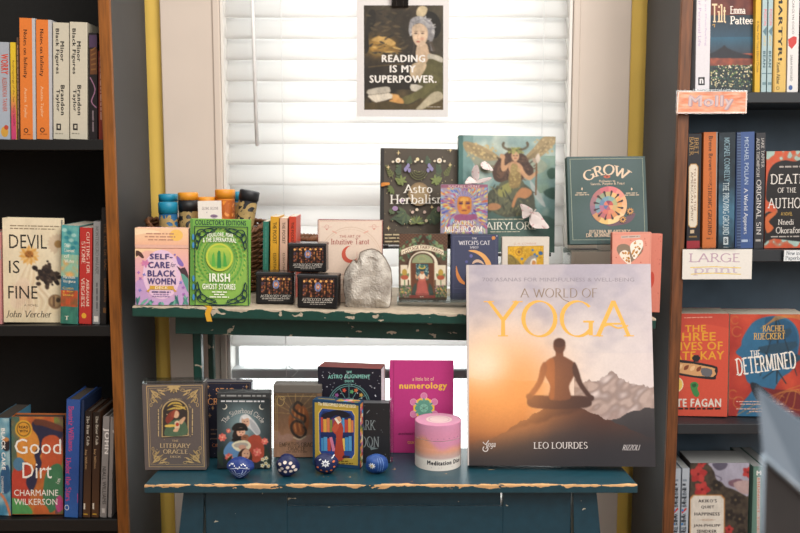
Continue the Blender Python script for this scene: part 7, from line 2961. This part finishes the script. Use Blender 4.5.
def p_mart(a):
    a.z(660, 0, 4.1)
    a.rect(460, -90, 520, 372, '#d9b25a')
    a.rect(460, -90, 470, 372, '#b98a3a')
    a.text('MARTYR!', 484, -30, 502, 246, '#1f1a14', 'h', d=1)
    a.text('Kaveh Akbar', 478, 252, 494, 342, '#2a2218', 'E', d=1)
    a.ring(484, 358, 7, 7, 2, '#4a3a1c')


sp([(774.2, -24), (787.6, -24), (786.2, yb), (772.8, yb)], RP[0], '#d9b25a', p_mart, 'mustard yellow spine with large black letters', RT_, gain=1.0)


def p_sara(a):
    a.z(660, 0, 4.1)
    a.rect(512, -70, 568, 372, '#dcd8d6')
    a.text('IRENE CAROLYN COCO', 540, -50, 550, 140, '#3a3a40', 's', d=1)
    a.poly([(524, 160), (546, 148), (562, 152), (560, 176), (540, 200), (526, 186)], '#cf3a34')
    a.text('SARAH HOWARD', 534, 224, 544, 330, '#3a3a40', 's', d=1)
    a.ell(536, 356, 9, 10, '#3f5fa0')


sp([(788.4, -20), (800.2, -20), (798.6, yb), (787.0, yb)], RP[0], '#dcd8d6', p_sara, 'white spine with a red leaf shape, top right shelf', RT_, gain=1.0)
sp([(801, 8), (818, 8), (816.6, yb), (799.4, yb)], RP[0], '#3a3d42', lambda a: None, 'dark grey spine at the right edge of the photo, top shelf', RT_, gain=1.0)

# ---- right, second shelf
RM = 'books standing on the second shelf of the right bookcase'
yb = 248.6


def p_bret(a):
    a.z(660, 110, 2.807)
    a.rect(70, 64, 120, 366, '#26242a'); a.rect(70, 366, 120, 390, '#a02a34')
    a.text('BRET', 96, 78, 108, 122, '#b58a4a', 'm', d=1); a.text('BAIER', 82, 76, 94, 126, '#b58a4a', 'm', d=1)
    lab = [(80, 156), (86, 148), (102, 148), (108, 156), (106, 320), (100, 328), (84, 328), (78, 320)]
    a.poly(lab, '#b98a4a'); a.poly([(92 + (x - 92) * .86, 238 + (y - 238) * .975) for x, y in lab], '#dcd0bc')
    a.text('TO RESCUE THE', 95, 160, 101, 280, '#8a5a3c', 's', d=1); a.text('AMERICAN SPIRIT', 86, 170, 93, 310, '#6a4a3a', 's', d=1)
    a.rect(84, 334, 96, 344, '#c9b090'); a.fine(80, 350, 104, 358, '#8a6a3c', seed=2)


sp([(688.2, 134), (701.6, 134), (700.2, yb), (686.2, yb)], RP[1], '#26242a', p_bret, 'black spine with a tall cream label and red foot', RM, gain=1.0, sr=R(1.2))


def p_brene(a):
    a.z(660, 110, 2.807)
    a.rect(118, 62, 164, 384, '#c9682c'); a.rect(158, 62, 164, 384, '#8a8a8c')
    a.text('Brene Brown', 136, 74, 148, 168, '#3a2a22', 'b', d=1); a.text('FROM DARE', 138, 172, 146, 206, '#3a2a22', 's', d=1)
    a.text('STRONG GROUND', 134, 206, 146, 350, '#46281a', 'E', d=1); a.fine(130, 356, 148, 364, '#8a4a20', seed=3)


sp([(703.6, 132.4), (717.8, 132.6), (716.4, yb), (702, yb)], RP[1], '#c9682c', p_brene, 'burnt orange spine on the second right shelf', RM, gain=1.0, sr=R(1.2))


def p_conn(a):
    a.z(660, 110, 2.807)
    a.begin(164, 64, 216, 386, 1.8, .08)
    a.grid(164, 64, 216, 386, 8, 8, lambda x, y: mixc('#1f2c36', '#3f6f8c', math.exp(-((y - 290) / 70) ** 2) + nz(x, y, .05, 3) * .4))
    a.end()
    a.text('MICHAEL CONNELLY', 180, 78, 196, 200, '#8fb4c4', 'm', d=1); a.text('THE PROVING GROUND', 176, 202, 194, 350, '#c9d9de', 'm', d=1)
    a.rect(178, 356, 192, 378, '#c4ccd0'); a.text('B', 181, 360, 189, 374, '#2a3a44', 'h')


sp([(718.8, 132.8), (735.6, 133), (734.4, yb), (717.4, yb)], RP[1], '#24323c', p_conn, 'dark teal spine with a pale blue glow', RM, gain=1.0, sr=R(1.2))


def p_poll(a):
    a.z(660, 110, 2.807)
    a.rect(214, 62, 266, 388, '#3f5a94'); a.rect(214, 62, 226, 388, '#2f4268')
    for k in range(40): a.rect(215, 66 + k * 8, 226, 69 + k * 8, '#566a90')
    a.text('MICHAEL POLLAN', 236, 78, 248, 212, '#b9cbe4', 's', d=1)
    a.text('A World Appears', 232, 222, 246, 350, '#d9dfea', 'e', d=1); a.fine(228, 362, 252, 374, '#a9bad6', seed=3)


sp([(736.4, 132.2), (755.0, 132.4), (753.0, yb), (735.2, yb)], RP[1], '#3f5a94', p_poll, 'mid blue spine with white letters on the second right shelf', RM, gain=1.0, sr=R(1.2))


def p_sin(a):
    a.z(660, 110, 2.807)
    a.rect(264, 64, 300, 386, '#33343a')
    a.text('JAKE TAPPER', 284, 80, 293, 166, '#c9c4c0', 'm', d=1); a.text('ALEX THOMPSON', 270, 80, 279, 192, '#c9c4c0', 'm', d=1)
    a.text('ORIGINAL SIN', 270, 200, 284, 352, '#d9d4d0', 'm', d=1); a.fine(268, 362, 288, 372, '#a9a4a0', seed=3)


sp([(755.8, 133), (766.0, 133.2), (763.4, yb), (753.8, yb)], RP[1], '#33343a', p_sin, 'charcoal spine left of the patterned black cover', RM, gain=1.0, sr=R(1.2))


def p_death(a):
    a.z(660, 110, 2.807)
    a.begin(290, 116, 460, 392, 2, .05)
    def f(x, y): return mixc('#c9502e', '#8fb0a4', 1.6 * max(0, nz(x, y, .06, 5))) if nz(x, y, .06, 5) < .3 else rgb('#9fbab0')
    a.grid(290, 116, 460, 392, 10, 10, f)
    a.poly([(306, 170), (322, 150), (350, 142), (380, 146), (460, 140), (460, 356), (320, 360), (292, 372), (294, 290), (330, 288), (318, 262), (298, 250), (300, 200)], '#1d1b1d', 3)
    a.poly([(296, 300), (322, 284), (326, 292), (306, 312), (320, 330), (300, 344)], '#c9602e', 3)
    a.end()
    W = '#ded8d2'
    a.text('DEATH', 310, 180, 410, 208, W, 'm'); a.text('OF THE', 330, 218, 382, 232, W, 'm'); a.text('AUTHOR', 302, 246, 414, 276, W, 'm')
    a.text('A NOVEL', 340, 286, 372, 296, '#c9a24a', 's'); a.text('Nnedi', 332, 306, 376, 322, W, 'm'); a.text('Okorafor', 326, 328, 396, 346, W, 'm')
    a.fine(312, 352, 392, 358, '#a9a09a', seed=2); a.fine(334, 156, 392, 164, '#a9a09a', seed=3)


front_book('hardcover_book', [(766.2, 151.6), (834, 151.6), (832.6, yb - .6), (764.6, yb - .6)], .026, RP[1], '#b5482a', p_death,
           'black and orange patterned cover with white letters, second right shelf', group='front facing books in the bookcases', Y=1.824, lean=R(.5), sl=R(.3), gain=1.0)

# ---- right, third shelf: thick paperbacks facing out
yc = 416.6
P3 = RP[2]


def p_kate(a):
    a.z(650, 290, 3.807)
    a.rect(86, 84, 304, 490, '#d9513c')
    a.poly([(90, 84), (304, 96), (304, 150), (200, 130), (90, 170)], '#cf4a3a', 0)
    Y_ = '#e8a02c'
    a.text('THE', 132, 136, 212, 162, Y_, 'b'); a.text('THREE', 84, 164, 250, 196, Y_, 'b'); a.text('LIVES OF', 92, 200, 276, 232, Y_, 'b'); a.text('KATE KAY', 62, 236, 282, 268, Y_, 'b')
    a.fine(128, 104, 236, 110, '#e9a08a', seed=1)
    a.line([(176, 250), (176, 276)], 20, '#2e2c30'); a.ell(176, 262, 16, 10, '#2e2c30')
    a.poly([(90, 268), (110, 266), (240, 290), (258, 306), (252, 334), (236, 344), (100, 324), (90, 310)], '#2c2c30', 3)
    a.poly([(100, 276), (236, 298), (246, 310), (240, 334), (104, 316)], '#d9a06a', 2)
    a.poly([(196, 300), (236, 306), (232, 332), (200, 328)], '#6a6a70', 2)
    for k in range(4): a.poly([(108 + k * 24, 290 + k * 3), (124 + k * 24, 284 + k * 3), (120 + k * 24, 300 + k * 3), (106 + k * 24, 304 + k * 3)], '#8a4a30' if k % 2 else '#efc08a', 2)
    a.ell(104, 362, 24, 28, '#e9d9b0'); a.ell(104, 362, 20, 24, '#ecc65a')
    a.poly([(154, 360), (174, 352), (186, 364), (182, 378), (190, 400), (178, 410), (164, 396)], '#3f8a4a', 3); a.poly([(160, 362), (174, 358), (178, 368), (166, 374)], '#2c5f38', 2)
    a.text('KATE FAGAN', 56, 416, 272, 448, '#e0d2c6', 'h')
    a.fine(110, 448, 270, 460, '#3a2a28', seed=4)


front_book('paperback_book', [(673.0, 313.6), (728.6, 315.2), (727.6, yc + .8), (672.6, yc - .2)], .085, P3, '#d9513c', p_kate,
           'red paperback with a car mirror and yellow letters, third right shelf', group='front facing books in the bookcases', hard=False, Y=1.853, lean=R(.5), sl=R(.4), gain=1.0, side='#c9c2bc')


def p_det(a):
    a.z(650, 290, 3.807)
    a.begin(296, 88, 600, 496, 1.7, .05)
    def f(x, y): return mixc('#a8322c', '#cf4a34', .5 + nz(x, y, .015, 2) + (250 - y) / 700)
    a.grid(296, 88, 600, 496, 10, 10, f)
    a.poly([(350, 190), (372, 150), (400, 120), (450, 104), (510, 108), (552, 140), (568, 190), (560, 260), (540, 310), (500, 340), (470, 400), (460, 496), (340, 496), (350, 440), (380, 400), (396, 372), (372, 352), (364, 330), (356, 306), (344, 290), (352, 264), (326, 240), (346, 214)], '#2f6a92', 4)
    a.poly([(440, 110), (520, 120), (558, 170), (556, 260), (520, 300), (480, 260), (450, 200)], '#26587e', 4)
    D = '#24333f'
    a.line([(478, 110), (486, 200), (484, 360)], 5, D)
    for y0, w_ in ((150, 50), (200, 70), (250, 84)): a.poly([(484 - w_, y0 + 20), (484 + w_, y0), (484 + w_ * .8, y0 + 34), (484 - w_ * .7, y0 + 46)], '#2b4c63', 2)
    a.line([(430, 340), (560, 250)], 4, D); a.line([(440, 240), (520, 360)], 4, D); a.line([(484, 110), (560, 330)], 3, D); a.line([(484, 110), (420, 330)], 3, D)
    a.poly([(396, 370), (470, 380), (600, 400), (600, 496), (480, 496), (420, 430)], '#7a2a2c', 4); a.poly([(384, 356), (420, 366), (470, 420), (430, 440), (396, 400)], '#262e38', 3)
    for k in range(6):
        a.line([(330 + k * 40, 480 - k * 6), (400 + k * 36, 440 + k * 3), (480 + k * 20, 400 - k * 5), (590, 360 + k * 18)], 2.4, '#c9823c', 5)
        a.line([(420 + k * 10, 150 - k * 6), (480, 118 - k * 3), (540, 110 - k * 2), (600, 130 - k * 6)], 2.2, '#c9823c', 4)
    for cx, cy, r in ((330, 160, 20), (322, 116, 16), (316, 400, 18), (340, 430, 22), (500, 420, 16)): a.ring(cx, cy, r, r, 2.4, '#c9823c', 30, 330)
    a.end()
    G = '#dba94e'
    a.text('RACHEL', 428, 138, 514, 162, G, 'E'); a.text('RUECKERT', 394, 166, 514, 192, G, 'E')
    W = '#ece6de'
    a.text('THE', 382, 232, 420, 262, W, 'E', rot=-4); a.text('DETERMINED', 326, 248, 556, 316, W, 'E', rot=-7)
    a.fine(330, 424, 480, 430, '#d9b0a0', seed=1); a.fine(344, 434, 512, 440, '#d9b0a0', seed=2); a.fine(330, 452, 470, 458, '#d9b0a0', seed=3); a.fine(380, 462, 550, 468, '#d9b0a0', seed=4)


front_book('paperback_book', [(729.6, 314.4), (806, 316), (804.4, yc + 1), (728.8, yc)], .085, P3, '#a8322c', p_det,
           'red and blue paperback with a sailing ship inside a face profile', group='front facing books in the bookcases', hard=False, Y=1.845, lean=R(.5), sl=R(.4), gain=1.0, side='#c9c2bc')

# ---- right, lowest shelf in view
RB_ = 'books standing on the lowest visible shelf of the right bookcase'
yd = shz
zd = RZ[3]
yq = proj((.62, 1.83, zd))[1]


def quad_to(x0, x1, yt, dx=-2.4):
    k = (yq - yt) / 100.0
    return [(x0, yt), (x1, yt), (x1 + dx * k, yq), (x0 + dx * k, yq)]


def p_gray(off):
    def p(a):
        a.z(640 + off, 420, 4.717)
        a.rect(150, 225, 192, 900, '#aab4c0')
        for k, y in enumerate((280, 300, 322, 345, 360, 385, 400, 450, 470, 505, 520)): a.rect(160 - k, y, 180 - (k * 5) % 9, y + 10, '#3f4650' if k % 3 else '#7a8694')
        a.poly([(154, 430), (178, 412), (182, 420), (158, 440)], '#c9302c'); a.ell(160, 425, 6, 6, '#3f7fc4'); a.ell(158, 490, 6, 6, '#3f7fc4'); a.text('I NOTHING', 162, 318, 180, 410, '#333a44', 'b', d=1)
        a.text('WARM TO GO', 160, 440, 178, 560, '#333a44', 'b', d=1)
    return p


sp(quad_to(674.0, 681.2, 469), RP[3], '#aab4c0', p_gray(0), 'pale blue grey spine, left one of the pair behind the lower oak edging', RB_, 'paperback_book', gain=1.0, hard=False, Y=1.83, pages=GREYPAGE)
sp(quad_to(682.0, 689.8, 468.6), RP[3], '#aab4c0', p_gray(8.4), 'pale blue grey spine, right one of the pair beside the floral cover', RB_, 'paperback_book', gain=1.0, hard=False, Y=1.83, pages=GREYPAGE)


def p_akiko(a):
    a.z(640, 420, 4.717)
    a.begin(232, 200, 514, 800, 1.5, .06)
    a.grid(232, 200, 514, 800, 10, 10, lambda x, y: mixc('#3a322e', '#4f463a', .5 + nz(x, y, .05, 3)))
    for cx, cy in ((450, 380), (470, 470), (400, 560), (300, 620), (420, 450), (480, 540), (360, 310), (440, 620), (300, 330)):
        for k in range(6): a.leaf(cx, cy, 30, 20, k * 60 + cx, '#2a2625')
        a.ell(cx, cy, 6, 6, '#6a5a44')
    a.poly([(330, 204), (514, 204), (514, 300), (510, 362), (480, 350), (440, 330), (404, 318), (384, 296), (360, 284), (350, 250), (336, 226)], '#a3a0b4', 3)
    a.poly([(420, 290), (470, 280), (486, 300), (450, 318), (420, 310)], '#7a5a6a', 3); a.poly([(440, 300), (514, 290), (514, 350), (470, 344)], '#b59a9a', 3)
    a.poly([(340, 208), (410, 206), (400, 232), (366, 240)], '#5a566a', 3); a.line([(352, 262), (384, 278), (376, 290)], 4, '#5a5468', 3)
    for cx, cy, r in ((274, 258, 46), (292, 330, 42), (290, 206, 24), (508, 250, 30), (420, 520, 24), (500, 600, 40)):
        for k in range(5): a.leaf(cx, cy, r, r * .8, k * 72 + cx, '#a82e30' if k % 2 else '#b83a38')
        a.ell(cx, cy, 6, 6, '#6a1c20')
    lab = [(234, 372), (250, 354), (384, 354), (400, 372), (400, 800), (234, 800)]
    a.poly(lab, '#b5793f'); a.poly([(317 + (x - 317) * .95, y + (6 if y < 400 else 0)) for x, y in lab], '#d6cfc4')
    a.end()
    K = '#3f3a3a'
    for t, x0, x1, y in (("AKIKO'S", 274, 362, 376), ('QUIET', 288, 350, 406), ('HAPPINESS', 256, 376, 438), ('JAN-PHILIPP', 252, 380, 494), ('SENDKER', 268, 362, 520)):
        a.text(t, x0, y, x1, y + 16, K, 'h')
    a.ring(318, 474, 26, 5, 1.5, '#b58a6a'); a.line([(280, 474), (356, 474)], 1.6, '#b58a6a')


kk = (yq - 463) / 100.0
front_book('paperback_book', [(690.4, 463.6), (749.0, 463.6), (749.0 - 2.2 * kk, yq), (690.4 - 1.8 * kk, yq)], .085, RP[3], '#453b36', p_akiko,
           'dark floral paperback with red blossoms, half a pale face and a cream label', group='front facing books in the bookcases', hard=False, Y=1.833, lean=R(.5), sl=R(.3), gain=1.0, pages=GREYPAGE)


def p_green(off):
    def p(a):
        a.z(640 + off, 420, 4.717)
        a.rect(530, 220, 584, 900, '#5f8478')
        a.text('M', 548, 240, 572, 262, '#e4e2dc', 'h'); a.rect(550, 270, 568, 900, '#c9b4a4')
        a.text('MIDNIGHT TIMETABLE', 553, 276, 566, 620, '#c9683c', 'b', d=1)
    return p


sp(quad_to(753.0, 763.0, 467), RP[3], '#5f8478', p_green(0), 'sage green spine, left one of the green pair on the lowest right shelf', RB_, 'paperback_book', gain=1.0, hard=False, Y=1.83, pages=GREYPAGE)
sp(quad_to(763.8, 774.0, 467), RP[3], '#5f8478', p_green(9), 'sage green spine, right one of the green pair, by the blurred stand', RB_, 'paperback_book', gain=1.0, hard=False, Y=1.83, pages=GREYPAGE)

# ---- signs clipped to the right bookcase
def sign(quad, Y, base, paint, label, sheet, gain=1.0, clip=True, name='shelf_sign'):
    z = at((quad[2][0] + quad[3][0]) / 2, (quad[2][1] + quad[3][1]) / 2, Y)[2]
    m4, w_, h = fit(quad, (z, 0), Y=Y, lean=0, sl=R(1), sr=R(3))
    root = empty(name, m4, label, 'sign', 'handmade signs clipped to the right bookcase')
    a = Art(gain); paint(a)
    bm = bmesh.new(); cbox(bm, -w_ / 2 + .001, w_ / 2 - .001, 0, .0008, .001, h - .001)
    printed_mesh('card', bm, base, [(a, homog(quad, w_, h))], root, MATTE, gain)
    bm = bmesh.new()
    cbox(bm, -w_ / 2 - .001, w_ / 2 + .001, .001, .0022, 0, h + .002)
    if clip:
        cbox(bm, -w_ * .28, w_ * .28, .001, .012, h + .002, h + .0036)
        cbox(bm, -w_ * .28, w_ * .28, -.006, .001, h + .002, h + .0032)
    link('clear_holder', bm, CLEAR, root)
    return root


def p_molly(a):
    a.z(660, 0, 4.1)
    a.begin(70, 376, 356, 466, 2.2, .1)
    a.grid(70, 376, 356, 466, 10, 10, lambda x, y: mixc('#e0835f', '#e9a68c', .5 + 1.2 * nz(x * .4, y * 2, .06, 3)))
    a.frame(70, 374, 356, 466, 5, '#e4d6cf')
    a.end()
    a.text('Molly', 119, 395, 303, 455, '#b58a86', 'x')
    a.text('Molly', 116, 392, 300, 452, '#a69ba8', 'h')
    a.text('Molly', 118, 394, 298, 450, '#c9b0b0', 's')


sign([(676.4, 91.6), (747.0, 91.6), (746.8, 114.4), (677.2, 114.2)], YF - .014, '#e08a66', p_molly, 'small orange crayoned sign hanging from the top shelf edge', 1, 1.1)


def p_large(a):
    a.z(660, 110, 2.807)
    a.rect(60, 392, 260, 480, '#ddd9d2')
    a.text('LARGE', 80, 404, 222, 430, '#b79aac', 'm')
    a.text('print', 92, 440, 216, 466, '#c3b2c0', 'm')
    for x0, y in ((84, 444), (86, 462)): a.line([(x0, y), (150, y - 2), (226, y + 2)], 2.4, '#e0c25a')


sign([(682.2, 250.4), (752.2, 249.4), (751.6, 280.4), (682.6, 279.6)], YF - .012, '#ddd9d2', p_large, 'white handwritten sign hanging from the second shelf edge', 1, 1.08)


def p_new(a):
    a.z(660, 110, 2.807)
    a.rect(346, 392, 450, 430, '#d9dde0')
    a.text('New in', 354, 396, 392, 408, '#3a4a5a', 'e'); a.text('Paperback', 352, 410, 412, 424, '#3a4a5a', 'e')


sign([(784, 250.4), (812, 250.4), (811.6, 261.4), (783.8, 261.2)], YF - .006, '#d9dde0', p_new, 'small white printed label on the second shelf edge at far right', 1, 1.05, clip=False)

# ---- out of focus brochure stand close to the viewer, lower right
YN = .6
FROST = M('frosted_grey_plastic', '#46586a', .35, var=.05)
P0 = at(757, 388, YN)
root = empty('brochure_stand', (P0[0] + .06, YN + .05, 0), 'blurred grey plastic brochure stand close to the viewer at the lower right', 'stand')
Ox, Oy = P0[0] + .06, YN + .05
def V_(px, py, Y):
    p = at(px, py, Y)
    return Vector((p[0] - Ox, p[1] - Oy, p[2]))
bm = bmesh.new()
fr = [V_(757, 388, YN), V_(806, 424, YN + .03), V_(806, 496, YN + .03), V_(763, 457, YN)]
v0 = [bm.verts.new(p) for p in fr]
v1 = [bm.verts.new(p + Vector((.001, .003, 0))) for p in fr]
bm.faces.new(v0); bm.faces.new(v1[::-1])
for i in range(4): bm.faces.new((v0[i], v1[i], v1[(i + 1) % 4], v0[(i + 1) % 4]))
link('back_panel', bm, FROST, root)
bm = bmesh.new()
zb = .98
q = [V_(763, 457, YN - .002), V_(806, 496, YN + .028)]
pts = [q[0], q[1], Vector((q[1].x, q[1].y, zb)), Vector((q[0].x + .004, q[0].y, zb))]
v0 = [bm.verts.new(p) for p in pts]
v1 = [bm.verts.new(p + Vector((.02, .05, 0))) for p in pts]
bm.faces.new(v0); bm.faces.new(v1[::-1])
for i in range(4): bm.faces.new((v0[i], v1[i], v1[(i + 1) % 4], v0[(i + 1) % 4]))
link('pocket', bm, M('dark_brown_card', '#170f0d', .95, var=.2), root)
bm = bmesh.new()
a, b = V_(763, 456.5, YN - .003), V_(806, 495.5, YN + .027)
tube(bm, [a, b], .0016, 8)
tube(bm, [a, Vector((a.x + .004, a.y, zb))], .0012, 8)
link('pocket_rim', bm, M('pale_plastic_rim', '#728290', .35), root)
bm = bmesh.new()
tube(bm, [(.03, .06, .02), (.03, .06, zb + .001)], .012, 12)
link('pole', bm, M('stand_pole', '#2a2c2f', .4, metal=.5), root)
bm = bmesh.new()
lathe(bm, [(.001, 0), (.15, 0), (.15, .012), (.02, .02), (.001, .02)], 32)
for v in bm.verts: v.co += Vector((.03, .06, 0))
link('base', bm, M('stand_pole', '#2a2c2f', .4, metal=.5), root)
